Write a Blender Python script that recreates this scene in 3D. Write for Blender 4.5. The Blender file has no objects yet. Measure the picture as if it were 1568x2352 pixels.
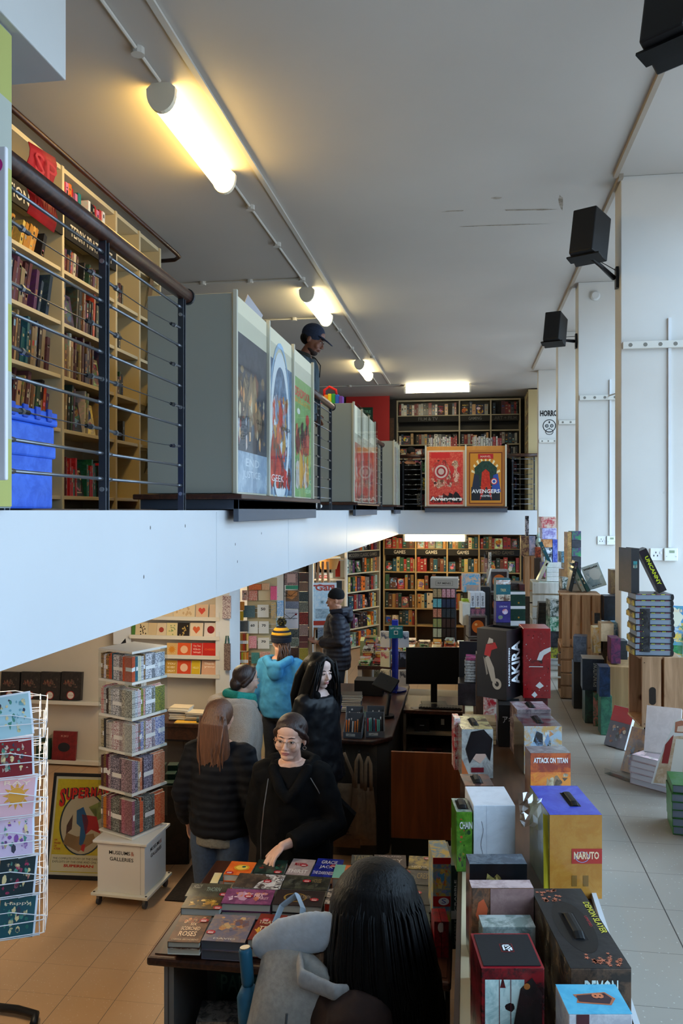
import bpy, math, random
from mathutils import Vector as V, Matrix
from math import radians as R, sin, cos, pi
SC = bpy.context.scene
COL = SC.collection
rnd = random.Random(7)

def lin(c): return c/12.92 if c <= .04045 else ((c+.055)/1.055)**2.4
def H(h, k=1.0):
    return tuple(lin(int(h[i:i+2], 16)/255)*k for i in (0, 2, 4))

# ------------------------------------------------------------ camera
F, CX, CY, EYE = 1900., 784., 1172., 2.8
PSI = math.atan((1075-784)/F)
cps, sps = cos(PSI), sin(PSI)
cam = bpy.data.objects.new('camera', bpy.data.cameras.new('camera'))
COL.objects.link(cam); SC.camera = cam
cam.location = (0, 0, EYE); cam.rotation_euler = (pi/2, 0, PSI)
cam.data.sensor_fit = 'VERTICAL'; cam.data.sensor_height = 24
cam.data.lens = 24*F/2352
cam.data.shift_y = -(1176-CY)/2352
cam.data.clip_start = .05; cam.data.clip_end = 200

def ray(px, py):
    t = (px-CX)/F
    return (cps*t-sps, sps*t+cps, (CY-py)/F)
def atX(px, py, X):
    d = ray(px, py); m = X/d[0]; return V((X, m*d[1], EYE+m*d[2]))
def atY(px, py, Y):
    d = ray(px, py); m = Y/d[1]; return V((m*d[0], Y, EYE+m*d[2]))
def atZ(px, py, Z):
    d = ray(px, py); m = (Z-EYE)/d[2]; return V((m*d[0], m*d[1], Z))
def atD(px, py, D):
    d = ray(px, py); return V((D*d[0], D*d[1], EYE+D*d[2]))

# ------------------------------------------------------------ world and exposure
SC.view_settings.view_transform = 'Standard'
SC.view_settings.look = 'None'
SC.view_settings.exposure = 0.0
SC.view_settings.gamma = 1.0
SC.cycles.use_denoising = True
SC.cycles.max_bounces = 8
SC.cycles.diffuse_bounces = 5
SC.cycles.transparent_max_bounces = 12
SC.cycles.caustics_reflective = False
SC.cycles.caustics_refractive = False
SC.cycles.sample_clamp_indirect = 6
W = bpy.data.worlds.new('world'); SC.world = W; W.use_nodes = True
nt = W.node_tree; bg = nt.nodes['Background']
tc = nt.nodes.new('ShaderNodeTexCoord'); sx = nt.nodes.new('ShaderNodeSeparateXYZ')
rp = nt.nodes.new('ShaderNodeValToRGB')
nt.links.new(tc.outputs['Generated'], sx.inputs[0]); nt.links.new(sx.outputs[2], rp.inputs[0])
rp.color_ramp.elements[0].position = .0; rp.color_ramp.elements[0].color = (.30, .35, .40, 1)
rp.color_ramp.elements[1].position = .12; rp.color_ramp.elements[1].color = (.54, .76, 1.0, 1)
nt.links.new(rp.outputs[0], bg.inputs[0])
SKY = 8.4
bg.inputs[1].default_value = SKY
PORTALS = [(-1.6, 2.4), (1.1, 2.2), (3.75, 2.2), (6.4, 2.3), (9.1, 2.0), (11.5, 2.6), (14.55, 1.5)]
CEIL = 5.15; RF = 1.35      # ceiling, raised window floor
WX = 2.0
LAMP_W = 26.0      # radiance of the tube fittings

# ------------------------------------------------------------ materials
MATS = {}
def newmat(name):
    m = bpy.data.materials.new(name); m.use_nodes = True
    return m, m.node_tree.nodes, m.node_tree.links, m.node_tree.nodes['Principled BSDF']
def mat_attr(name, rough, noise=20., bump=0., coat=0., metal=0., bscale=200.):
    if name in MATS: return MATS[name]
    m, n, l, b = newmat(name)
    a = n.new('ShaderNodeAttribute'); a.attribute_name = 'Col'
    a2 = n.new('ShaderNodeAttribute'); a2.attribute_name = 'Col2'
    tcn = n.new('ShaderNodeTexCoord')
    nz = n.new('ShaderNodeTexNoise'); nz.inputs['Scale'].default_value = noise
    nz.inputs['Detail'].default_value = 5; nz.inputs['Roughness'].default_value = .7
    nz.inputs['Distortion'].default_value = .6
    l.new(tcn.outputs['Object'], nz.inputs['Vector'])
    cr = n.new('ShaderNodeValToRGB'); cr.color_ramp.elements[0].position = .44; cr.color_ramp.elements[1].position = .58
    l.new(nz.outputs[0], cr.inputs[0])
    mx = n.new('ShaderNodeMixRGB'); l.new(cr.outputs[0], mx.inputs[0])
    l.new(a.outputs['Color'], mx.inputs[1]); l.new(a2.outputs['Color'], mx.inputs[2])
    l.new(mx.outputs[0], b.inputs['Base Color'])
    b.inputs['Roughness'].default_value = rough; b.inputs['Metallic'].default_value = metal; b.inputs['Specular IOR Level'].default_value = .32
    b.inputs['Coat Weight'].default_value = coat; b.inputs['Coat Roughness'].default_value = .12
    if bump:
        nb = n.new('ShaderNodeTexNoise'); nb.inputs['Scale'].default_value = bscale
        l.new(tcn.outputs['Object'], nb.inputs['Vector'])
        bp = n.new('ShaderNodeBump'); bp.inputs['Strength'].default_value = bump; bp.inputs['Distance'].default_value = .004
        l.new(nb.outputs[0], bp.inputs['Height']); l.new(bp.outputs[0], b.inputs['Normal'])
    MATS[name] = m; return m
PRINT = mat_attr('printed_card', .38, 24, coat=.15)
GLOSSY = mat_attr('glossy_print', .22, 16, coat=.35, bump=.25, bscale=30)
MATTE = mat_attr('matte_paint', .7, 12, bump=.05)
SATIN = mat_attr('satin_plastic', .42, 12)
METAL = mat_attr('brushed_metal', .35, 12, metal=.85)
ART = mat_attr('artwork_print', .4, 9, coat=.1)
FINE = mat_attr('fine_pattern_print', .45, 130)

def mat_wood(name, c1, c2, scale=6, rough=.55, axis=2, knots=True):
    if name in MATS: return MATS[name]
    m, n, l, b = newmat(name)
    tcn = n.new('ShaderNodeTexCoord'); mp = n.new('ShaderNodeMapping')
    sc = [scale*6]*3; sc[axis] = scale*.5
    mp.inputs['Scale'].default_value = sc
    l.new(tcn.outputs['Object'], mp.inputs['Vector'])
    nz = n.new('ShaderNodeTexNoise'); nz.inputs['Scale'].default_value = 1.; nz.inputs['Detail'].default_value = 8
    nz.inputs['Distortion'].default_value = 1.2
    l.new(mp.outputs[0], nz.inputs['Vector'])
    cr = n.new('ShaderNodeValToRGB'); cr.color_ramp.elements[0].position = .35; cr.color_ramp.elements[1].position = .68
    cr.color_ramp.elements[0].color = (*c1, 1); cr.color_ramp.elements[1].color = (*c2, 1)
    l.new(nz.outputs[0], cr.inputs[0])
    out = cr.outputs[0]
    if knots:
        vo = n.new('ShaderNodeTexVoronoi'); vo.inputs['Scale'].default_value = 5
        l.new(tcn.outputs['Object'], vo.inputs['Vector'])
        c3 = n.new('ShaderNodeValToRGB'); c3.color_ramp.elements[0].position = .05; c3.color_ramp.elements[1].position = .12
        c3.color_ramp.elements[0].color = (.25, .14, .08, 1); c3.color_ramp.elements[1].color = (1, 1, 1, 1)
        l.new(vo.outputs['Distance'], c3.inputs[0])
        mm = n.new('ShaderNodeMixRGB'); mm.blend_type = 'MULTIPLY'; mm.inputs[0].default_value = 1
        l.new(out, mm.inputs[1]); l.new(c3.outputs[0], mm.inputs[2]); out = mm.outputs[0]
    l.new(out, b.inputs['Base Color']); b.inputs['Roughness'].default_value = rough
    bp = n.new('ShaderNodeBump'); bp.inputs['Strength'].default_value = .15; bp.inputs['Distance'].default_value = .003
    l.new(nz.outputs[0], bp.inputs['Height']); l.new(bp.outputs[0], b.inputs['Normal'])
    MATS[name] = m; return m
CRATE = mat_wood('pine_crate', H('94704e'), H('b8906c'), 5, .7)
DARKWOOD = mat_wood('dark_wood', H('2b1610'), H('4a2a1d'), 5, .35, axis=1, knots=False)
REDWOOD = mat_wood('red_brown_veneer', H('6b3417'), H('84451f'), 3, .4, axis=2, knots=False)
CREAM = mat_attr('cream_melamine', .5, 3)

def mat_plain(name, col, rough=.6, metal=0., nscale=60., var=.12, bump=0., kind=None, spec=.5, sheen=0.):
    if name in MATS: return MATS[name]
    m, n, l, b = newmat(name)
    tcn = n.new('ShaderNodeTexCoord')
    nz = n.new('ShaderNodeTexNoise'); nz.inputs['Scale'].default_value = nscale; nz.inputs['Detail'].default_value = 4
    mp = n.new('ShaderNodeMapping'); l.new(tcn.outputs['Object'], mp.inputs['Vector']); l.new(mp.outputs[0], nz.inputs['Vector'])
    if kind == 'hair': mp.inputs['Scale'].default_value = (1.6, 1.6, .12)
    cr = n.new('ShaderNodeValToRGB')
    cr.color_ramp.elements[0].position = .3; cr.color_ramp.elements[1].position = .7
    cr.color_ramp.elements[0].color = (*[c*(1-var) for c in col], 1); cr.color_ramp.elements[1].color = (*[min(1, c*(1+var)) for c in col], 1)
    l.new(nz.outputs[0], cr.inputs[0]); l.new(cr.outputs[0], b.inputs['Base Color'])
    b.inputs['Roughness'].default_value = rough; b.inputs['Metallic'].default_value = metal
    b.inputs['Specular IOR Level'].default_value = spec
    b.inputs['Sheen Weight'].default_value = sheen
    if kind == 'skin':
        b.inputs['Subsurface Weight'].default_value = .12; b.inputs['Subsurface Radius'].default_value = (.01, .004, .002)
    if bump:
        bp = n.new('ShaderNodeBump'); bp.inputs['Strength'].default_value = bump; bp.inputs['Distance'].default_value = .01
        h = nz.outputs[0]
        if kind == 'puffer':
            wv = n.new('ShaderNodeTexWave'); wv.bands_direction = 'Z'; wv.inputs['Scale'].default_value = 5.5
            wv.inputs['Distortion'].default_value = 1.2; wv.inputs['Detail Scale'].default_value = 1.5
            l.new(tcn.outputs['Object'], wv.inputs['Vector'])
            ad = n.new('ShaderNodeMath'); ad.operation = 'ADD'; l.new(wv.outputs['Fac'], ad.inputs[0])
            ml = n.new('ShaderNodeMath'); ml.operation = 'MULTIPLY'; ml.inputs[1].default_value = .3
            l.new(nz.outputs[0], ml.inputs[0]); l.new(ml.outputs[0], ad.inputs[1]); h = ad.outputs[0]
            bp.inputs['Distance'].default_value = .025
        l.new(h, bp.inputs['Height']); l.new(bp.outputs[0], b.inputs['Normal'])
    MATS[name] = m; return m
def mat_emit(name, col, s):
    m, n, l, b = newmat(name); b.inputs['Base Color'].default_value = (*col, 1)
    b.inputs['Emission Color'].default_value = (*col, 1); b.inputs['Emission Strength'].default_value = s
    return m
def mat_glass(name, tint=(1, 1, 1), gl=.08, rough=.03, ior=.9):
    m, n, l, b = newmat(name); n.remove(b)
    o = n['Material Output']; t = n.new('ShaderNodeBsdfTransparent'); g = n.new('ShaderNodeBsdfGlossy')
    t.inputs[0].default_value = (*tint, 1); g.inputs['Roughness'].default_value = rough
    lw = n.new('ShaderNodeLayerWeight'); lw.inputs[0].default_value = .5
    pw_ = n.new('ShaderNodeMath'); pw_.operation = 'POWER'; pw_.inputs[1].default_value = 5; l.new(lw.outputs['Facing'], pw_.inputs[0])
    ad = n.new('ShaderNodeMath'); ad.operation = 'MULTIPLY_ADD'; ad.inputs[1].default_value = ior; ad.inputs[2].default_value = gl; l.new(pw_.outputs[0], ad.inputs[0])
    mx = n.new('ShaderNodeMixShader'); l.new(ad.outputs[0], mx.inputs[0]); l.new(t.outputs[0], mx.inputs[1]); l.new(g.outputs[0], mx.inputs[2])
    l.new(mx.outputs[0], o.inputs[0]); MATS[name] = m; return m
GLASS = mat_glass('window_glass', (.97, .99, 1), .02)
ACRYLIC = mat_glass('clear_acrylic', (.93, .96, .97), .06, .05)

THINPANE = mat_glass('poster_cover_plastic', (.97, .98, .98), .02, .02, .4)

# ------------------------------------------------------------ mesh builder
_TXT = {}
def textgeo(s, bold=0.):
    k = (s, bold)
    if k not in _TXT:
        cu = bpy.data.curves.new('lettering', 'FONT'); cu.body = s; cu.size = 1; cu.offset = bold; cu.resolution_u = 2
        ob = bpy.data.objects.new('lettering', cu); COL.objects.link(ob)
        me = bpy.data.meshes.new_from_object(ob.evaluated_get(bpy.context.evaluated_depsgraph_get()))
        vs = [v.co.copy() for v in me.vertices]; fs = [tuple(p.vertices) for p in me.polygons]
        bpy.data.objects.remove(ob); bpy.data.curves.remove(cu); bpy.data.meshes.remove(me)
        _TXT[k] = (vs, fs)
    return _TXT[k]

class MB:
    def __init__(s): s.v = []; s.f = []; s.c = []; s.c2 = []; s.m = []; s.M = Matrix()
    def add(s, vs, fs, col=(.5, .5, .5), col2=None, m=0):
        o = len(s.v); s.v += [s.M @ V(p) for p in vs]
        for f in fs:
            s.f.append([o+i for i in f]); s.c.append(col); s.c2.append(col2 or col); s.m.append(m)
        return s
    def box(s, x0, x1, y0, y1, z0, z1, col=(.5, .5, .5), col2=None, m=0):
        vs = [(x, y, z) for z in (z0, z1) for y in (y0, y1) for x in (x0, x1)]
        return s.add(vs, [(0, 2, 3, 1), (4, 5, 7, 6), (0, 1, 5, 4), (2, 6, 7, 3), (0, 4, 6, 2), (1, 3, 7, 5)], col, col2, m)
    def quad(s, o, u, v, w, h, col, col2=None, m=0, lift=0.):
        o = V(o); u = V(u); v = V(v); o = o+u.cross(v).normalized()*lift
        return s.add([o, o+u*w, o+u*w+v*h, o+v*h], [(0, 1, 2, 3)], col, col2, m)
    def poly(s, o, u, v, pts, col, col2=None, m=0, lift=0.):
        o = V(o); u = V(u); v = V(v); o = o+u.cross(v).normalized()*lift
        return s.add([o+u*a+v*b for a, b in pts], [tuple(range(len(pts)))], col, col2, m)
    def disc(s, o, u, v, cx, cy, rx, ry, col, n=20, **k):
        return s.poly(o, u, v, [(cx+rx*cos(2*pi*i/n), cy+ry*sin(2*pi*i/n)) for i in range(n)], col, **k)
    def ringd(s, o, u, v, cx, cy, r1, r2, col, n=28, asp=1., m=0, lift=0., col2=None):
        o = V(o); u = V(u); v = V(v); o = o+u.cross(v).normalized()*lift
        vs = []
        for i in range(n):
            a = 2*pi*i/n
            for r in (r1, r2): vs.append(o+u*(cx+r*cos(a))+v*(cy+r*asp*sin(a)))
        return s.add(vs, [(2*i, 2*i+1, (2*i+3) % (2*n), (2*i+2) % (2*n)) for i in range(n)], col, col2, m)
    def text(s, t, o, u, v, col, h=None, w=None, bold=.0, center=False, m=0, lift=.0012, box=None):
        vs, fs = textgeo(t, bold)
        if not vs: return s
        x0 = min(p.x for p in vs); x1 = max(p.x for p in vs); y0 = min(p.y for p in vs); y1 = max(p.y for p in vs)
        if box: w, h = box
        ky = (h/(y1-y0)) if h else w/(x1-x0); kx = (w/(x1-x0)) if w else ky
        o = V(o); u = V(u); v = V(v); o = o+u.cross(v).normalized()*lift
        if center: o = o-u*(kx*(x1-x0)/2)
        return s.add([o+u*(kx*(p.x-x0))+v*(ky*(p.y-y0)) for p in vs], fs, col, None, m)
    def tube(s, pts, rads, n=10, col=(.5, .5, .5), m=0, caps=True, ref=None, round_=False):
        pts = [V(p) for p in pts]
        if not isinstance(rads, (list, tuple)) : rads = [rads]*len(pts)
        rr = [(r, r) if not isinstance(r, (list, tuple)) else r for r in rads]
        if round_:
            d0 = (pts[0]-pts[1]).normalized(); d1 = (pts[-1]-pts[-2]).normalized()
            a, b = pts[0], pts[-1]; ra, rb = rr[0], rr[-1]; ma, mb_ = min(ra), min(rb)
            pre = [(a+d0*ma*.98, tuple(q*.2 for q in ra)), (a+d0*ma*.87, tuple(q*.5 for q in ra)), (a+d0*ma*.5, tuple(q*.87 for q in ra))]
            post = [(b+d1*mb_*.5, tuple(q*.87 for q in rb)), (b+d1*mb_*.87, tuple(q*.5 for q in rb)), (b+d1*mb_*.98, tuple(q*.2 for q in rb))]
            pts = [p for p, _ in pre]+pts+[p for p, _ in post]; rr = [q for _, q in pre]+rr+[q for _, q in post]
        vs = []; k = len(pts); prev = None
        for i in range(k):
            t = (pts[min(i+1, k-1)]-pts[max(i-1, 0)]).normalized()
            if ref is not None: a = (V(ref)-t*V(ref).dot(t)).normalized()
            elif prev is None:
                a = V((1, 0, 0)) if abs(t.x) < .8 else V((0, 1, 0)); a = (a-t*a.dot(t)).normalized()
            else: a = (prev-t*prev.dot(t)).normalized()
            prev = a; b = t.cross(a)
            for j in range(n):
                q = 2*pi*j/n; vs.append(pts[i]+a*(rr[i][0]*cos(q))+b*(rr[i][1]*sin(q)))
        fs = [(i*n+j, i*n+(j+1) % n, (i+1)*n+(j+1) % n, (i+1)*n+j) for i in range(k-1) for j in range(n)]
        if caps: fs += [tuple(reversed(range(n))), tuple((k-1)*n+j for j in range(n))]
        return s.add(vs, fs, col, None, m)
    def ell(s, c, r, col=(.5, .5, .5), n=14, k=9, m=0, rot=None):
        c = V(c); vs = [V((0, 0, -1))]
        for i in range(1, k):
            a = pi*i/k
            for j in range(n): vs.append(V((sin(a)*cos(2*pi*j/n), sin(a)*sin(2*pi*j/n), -cos(a))))
        vs.append(V((0, 0, 1))); Q = rot or Matrix.Identity(3)
        vs = [c+Q @ V((p.x*r[0], p.y*r[1], p.z*r[2])) for p in vs]
        fs = [(0, 1+(j+1) % n, 1+j) for j in range(n)]
        fs += [(1+i*n+j, 1+i*n+(j+1) % n, 1+(i+1)*n+(j+1) % n, 1+(i+1)*n+j) for i in range(k-2) for j in range(n)]
        e = len(vs)-1; b = 1+(k-2)*n; fs += [(b+j, b+(j+1) % n, e) for j in range(n)]
        return s.add(vs, fs, col, None, m)
    def build(s, name, mats=None, parent=None, loc=None, rot=None, smooth=False, bevel=0., mw=None, vox=0., sm=0):
        me = bpy.data.meshes.new(name)
        me.from_pydata([tuple(p) for p in s.v], [], s.f)
        mats = mats or [PRINT]
        for q in (mats if isinstance(mats, (list, tuple)) else [mats]): me.materials.append(q)
        me.polygons.foreach_set('material_index', s.m)
        for nm, cc in (('Col', s.c), ('Col2', s.c2)):
            at = me.attributes.new(nm, 'FLOAT_COLOR', 'FACE'); fl = []
            for q in cc: fl += [q[0], q[1], q[2], 1.]
            at.data.foreach_set('color', fl)
        if smooth: me.polygons.foreach_set('use_smooth', [True]*len(s.f))
        me.update()
        o = bpy.data.objects.new(name, me); COL.objects.link(o)
        if parent: o.parent = parent
        if loc is not None: o.location = loc
        if rot is not None: o.rotation_euler = rot
        if mw is not None: o.matrix_world = mw
        if bevel:
            b = o.modifiers.new('edge', 'BEVEL'); b.width = bevel; b.segments = 2; b.limit_method = 'ANGLE'
        if vox:
            r = o.modifiers.new('skin', 'REMESH'); r.mode = 'VOXEL'; r.voxel_size = vox; r.use_smooth_shade = True
            if sm:
                q = o.modifiers.new('soft', 'SMOOTH'); q.iterations = sm; q.factor = .5
        return o

def tag(o, label=None, cat=None, group=None, kind=None):
    if label: o['label'] = label
    if cat: o['category'] = cat
    if group: o['group'] = group
    if kind: o['kind'] = kind
    return o
def thing(name, label, cat, loc=(0, 0, 0), rot=(0, 0, 0), group=None):
    o = bpy.data.objects.new(name, None); COL.objects.link(o); o.empty_display_size = .05
    o.location = loc; o.rotation_euler = rot
    return tag(o, label, cat, group)
def T(loc=(0, 0, 0), rz=0., rx=0., ry=0.):
    return Matrix.Translation(V(loc)) @ Matrix.Rotation(rz, 4, 'Z') @ Matrix.Rotation(rx, 4, 'X') @ Matrix.Rotation(ry, 4, 'Y')
def struct(name, mb, mats, bevel=0.):
    return tag(mb.build(name, mats, bevel=bevel), kind='structure')
ORD = ['first', 'second', 'third', 'fourth', 'fifth', 'sixth', 'seventh', 'eighth', 'ninth', 'tenth', 'eleventh', 'twelfth', 'thirteenth', 'fourteenth',
       'fifteenth', 'sixteenth', 'seventeenth', 'eighteenth', 'nineteenth', 'twentieth', 'twenty-first', 'twenty-second', 'twenty-third', 'twenty-fourth',
       'twenty-fifth', 'twenty-sixth', 'twenty-seventh', 'twenty-eighth', 'twenty-ninth', 'thirtieth', 'thirty-first', 'thirty-second', 'thirty-third']
NAMEC = [('black', '15151a'), ('charcoal', '38383c'), ('grey', '808084'), ('white', 'e8e8e6'), ('cream', 'dccfae'), ('red', 'b3262a'), ('maroon', '5c1a22'),
         ('orange', 'd9702b'), ('yellow', 'd8b82e'), ('green', '3c7a45'), ('dark green', '1c3a2b'), ('teal', '2b7f82'), ('light blue', '7fb0d0'), ('blue', '2c4f9e'),
         ('navy', '1b2542'), ('purple', '5a3a78'), ('pink', 'd078a0'), ('brown', '6b4630'), ('tan', 'b08a60')]
def cname(h):
    a = [int(h[i:i+2], 16) for i in (0, 2, 4)]
    return min(NAMEC, key=lambda q: sum((a[i]-int(q[1][2*i:2*i+2], 16))**2 for i in range(3)))[0]
# ------------------------------------------------------------ daylight portals at the windows
for i, (y0, w) in enumerate(PORTALS):
    L = bpy.data.lights.new('window_daylight', 'AREA'); L.shape = 'RECTANGLE'
    L.size = 3.6; L.size_y = w; L.energy = 1.0
    L.cycles.is_portal = True
    lo = bpy.data.objects.new('window_daylight', L); COL.objects.link(lo)
    lo.location = (WX+.12, y0+w/2, 3.2); lo.rotation_euler = (0, pi/2, 0)

# ------------------------------------------------------------ setting
WHITE = H('dfe0df'); OFFW = H('d6d0c6')
def floor_mat():
    m, n, l, b = newmat('floor_tiles')
    g = n.new('ShaderNodeNewGeometry'); sp = n.new('ShaderNodeSeparateXYZ'); l.new(g.outputs['Position'], sp.inputs[0])
    def M(op, a, bb=None, c=None):
        q = n.new('ShaderNodeMath'); q.operation = op
        for i, x in enumerate((a, bb, c)):
            if x is None: continue
            if isinstance(x, (int, float)): q.inputs[i].default_value = x
            else: l.new(x, q.inputs[i])
        return q.outputs[0]
    def line(c, off, size, wd):
        return M('LESS_THAN', M('ABSOLUTE', M('SUBTRACT', M('MODULO', M('ADD', M('SUBTRACT', c, off), 100*size), size), size/2)), 9) if 0 else \
            M('GREATER_THAN', M('ABSOLUTE', M('SUBTRACT', M('MODULO', M('ADD', M('SUBTRACT', c, off), 100*size), size), size/2)), size/2-wd)
    X, Y = sp.outputs[0], sp.outputs[1]
    la = M('MAXIMUM', line(X, -1.995, .3, .0016), M('MULTIPLY', line(Y, 5.378, .3, .0013), .5))
    lb = M('MAXIMUM', line(X, .704, .62, .0022), M('MULTIPLY', line(Y, 2.836, .31, .0013), .7))
    side = M('GREATER_THAN', sp.outputs[2], .7)
    mxl = n.new('ShaderNodeMixRGB'); l.new(side, mxl.inputs[0]); l.new(la, mxl.inputs[1]); l.new(lb, mxl.inputs[2])
    base = n.new('ShaderNodeMixRGB'); l.new(side, base.inputs[0])
    base.inputs[1].default_value = (*H('c09a74'), 1); base.inputs[2].default_value = (*H('a39a8e'), 1)
    nz = n.new('ShaderNodeTexNoise'); nz.inputs['Scale'].default_value = 1.3; nz.inputs['Detail'].default_value = 6
    l.new(g.outputs['Position'], nz.inputs['Vector'])
    n2 = n.new('ShaderNodeTexVoronoi'); n2.inputs['Scale'].default_value = 45; l.new(g.outputs['Position'], n2.inputs['Vector'])
    sp2 = M('LESS_THAN', n2.outputs['Distance'], .12)
    hs = n.new('ShaderNodeMixRGB'); hs.blend_type = 'MULTIPLY'; hs.inputs[0].default_value = .35
    l.new(base.outputs[0], hs.inputs[1]); l.new(nz.outputs['Color'] if 0 else nz.outputs[0], hs.inputs[2])
    h2 = n.new('ShaderNodeMixRGB'); l.new(M('MULTIPLY', sp2, .3), h2.inputs[0]); l.new(hs.outputs[0], h2.inputs[1]); h2.inputs[2].default_value = (.8, .78, .74, 1)
    fin = n.new('ShaderNodeMixRGB'); l.new(mxl.outputs[0], fin.inputs[0]); l.new(h2.outputs[0], fin.inputs[1]); fin.inputs[2].default_value = (.04, .03, .025, 1)
    l.new(fin.outputs[0], b.inputs['Base Color']); b.inputs['Roughness'].default_value = .42
    b.inputs['Specular IOR Level'].default_value = .45
    return m
FM = floor_mat()
fl = MB(); fl.box(-6, .4, -4, 18, -.1, 0); struct('floor', fl, FM)
fl = MB(); fl.box(.38, 2.2, -4, 18, 0, RF); struct('floor_raised', fl, FM, bevel=.004)

def wall_mat(name, col, var=.05, sc=2.5, rough=.65, scuff=0.):
    m, n, l, b = newmat(name)
    tcn = n.new('ShaderNodeTexCoord'); nz = n.new('ShaderNodeTexNoise'); nz.inputs['Scale'].default_value = sc; nz.inputs['Detail'].default_value = 7
    l.new(tcn.outputs['Object'], nz.inputs['Vector'])
    cr = n.new('ShaderNodeValToRGB'); cr.color_ramp.elements[0].position = .3; cr.color_ramp.elements[1].position = .7
    cr.color_ramp.elements[0].color = (*[q*(1-var) for q in col], 1); cr.color_ramp.elements[1].color = (*[min(1, q*(1+var)) for q in col], 1)
    l.new(nz.outputs[0], cr.inputs[0]); out = cr.outputs[0]
    if scuff:
        n2 = n.new('ShaderNodeTexNoise'); n2.inputs['Scale'].default_value = 9; n2.inputs['Detail'].default_value = 3
        l.new(tcn.outputs['Object'], n2.inputs['Vector'])
        c2 = n.new('ShaderNodeValToRGB'); c2.color_ramp.elements[0].position = .76; c2.color_ramp.elements[1].position = .79
        l.new(n2.outputs[0], c2.inputs[0]); mm = n.new('ShaderNodeMixRGB'); mu = n.new('ShaderNodeMath'); mu.operation = 'MULTIPLY'; mu.inputs[1].default_value = scuff
        l.new(c2.outputs[0], mu.inputs[0]); l.new(mu.outputs[0], mm.inputs[0]); l.new(out, mm.inputs[1]); mm.inputs[2].default_value = (.25, .2, .16, 1); out = mm.outputs[0]
    l.new(out, b.inputs['Base Color']); b.inputs['Roughness'].default_value = rough
    bp = n.new('ShaderNodeBump'); bp.inputs['Strength'].default_value = .08; bp.inputs['Distance'].default_value = .01
    l.new(nz.outputs[0], bp.inputs['Height']); l.new(bp.outputs[0], b.inputs['Normal'])
    return m
WALLW = wall_mat('white_wall_paint', H('d9d9d7')); CEILM = wall_mat('ceiling_paint', H('b9b3ac'), .03, 1.2, .6)
FASCM = wall_mat('fascia_gloss_paint', H('c9ccd0'), .02, 2, .35)
PIERM = wall_mat('pier_paint', H('c9c6c1'), .04, 2, .5, .25)
CREAMW = wall_mat('cream_wall_paint', H('cfc4b2'), .04, 3, .6, .2)
REDM = wall_mat('red_wall_paint', H('a01818')); DARKM = wall_mat('dark_wall_paint', H('2a2420'))

b = MB(); b.box(-6, 2.2, -4, 18, CEIL, CEIL+.2); struct('ceiling', b, CEILM)
b = MB(); b.box(-6.2, -6, -4, 18, 0, CEIL); struct('wall_left', b, CREAMW)
b = MB(); b.box(-6, 2.2, 17.75, 18, 0, CEIL); struct('wall_back', b, DARKM)
b = MB(); b.box(-6, 2.2, -4.2, -4, 0, CEIL); struct('wall_front', b, WALLW)
b = MB(); b.box(-6, -2.66, 8.62, 8.8, 0, 2.33); struct('wall_card', b, CREAMW)
b = MB(); b.box(-2.66, -2.5, 8.5, 8.9, 0, 2.33); struct('trim_1', b, WALLW, bevel=.006)
b = MB(); b.box(-3.6, -3.5, 8.8, 17.75, 0, 2.33); struct('wall_left.001', b, CREAMW)
b = MB(); b.box(-2.5, -1.6, 16.95, 17.0, 2.8, CEIL); struct('wall_red', b, REDM)
# mezzanine slab
b = MB(); b.box(-6, -1.35, -4, 17.75, 2.33, 2.8); b.box(-1.35, 1.44, 16.2, 17.75, 2.33, 2.8)
for y in (4.335, 6.15, 9.2): b.box(-1.352, -1.3485, y-.003, y+.003, 2.34, 2.79)
o = struct('floor_mezzanine', b, FASCM)
b = MB()
for (px, py) in ((345, 1212), (425, 1208), (330, 1325), (545, 1290), (540, 1250), (600, 1225)):
    p = atX(px, py, -1.35); b.ell(p, (.002, .004, .009), col=H('55524c'), n=8, k=5)
tag(b.build('trim_2', MATTE), kind='structure')
b = MB(); b.box(-5.9, -1.75, -3.9, 17.7, 2.8, 2.806); struct('floor_upper', b, wall_mat('worn_wood_floor', H('5a4436'), .2, 4))
# bulkhead above the stairs
b = MB(); b.box(-3.0, -1.295, -3.9, 2.53, 4.2, CEIL); struct('wall_bulkhead', b, wall_mat('bulkhead_paint', H('bfc0bf'), .03), bevel=.004)
# window wall
b = MB(); b.box(WX, 2.2, -4, 18, RF, 1.5); b.box(WX, 2.2, -4, 18, 5.0, CEIL)
ys = [-4]
for (y0, w) in PORTALS: ys += [y0, y0+w]
ys.append(18)
for i in range(0, len(ys), 2): b.box(WX, 2.2, ys[i], ys[i+1], 1.5, 5.0)
for (y0, w) in PORTALS: b.box(WX+.03, 2.2, y0, y0+w, 3.86, 4.1)
struct('wall_right', b, PIERM)
for i, (y0, w) in enumerate(PORTALS):
    b = MB()
    for z in (1.5, 3.8, 4.1, 4.95): b.box(WX+.12, WX+.17, y0, y0+w, z, z+.05, H('c8c8c6'))
    k = 2
    for j in range(k+1):
        yy = y0+(w-.05)*j/k; b.box(WX+.12, WX+.17, yy, yy+.05, 1.5, 5.0, H('c8c8c6'))
    o = tag(b.build('window_%d' % (i+1), MATTE), kind='structure')
    g = MB(); g.box(WX+.14, WX+.146, y0, y0+w, 1.53, 3.86); g.box(WX+.14, WX+.146, y0, y0+w, 4.1, 4.97); g.build('pane', GLASS, parent=o)
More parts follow.
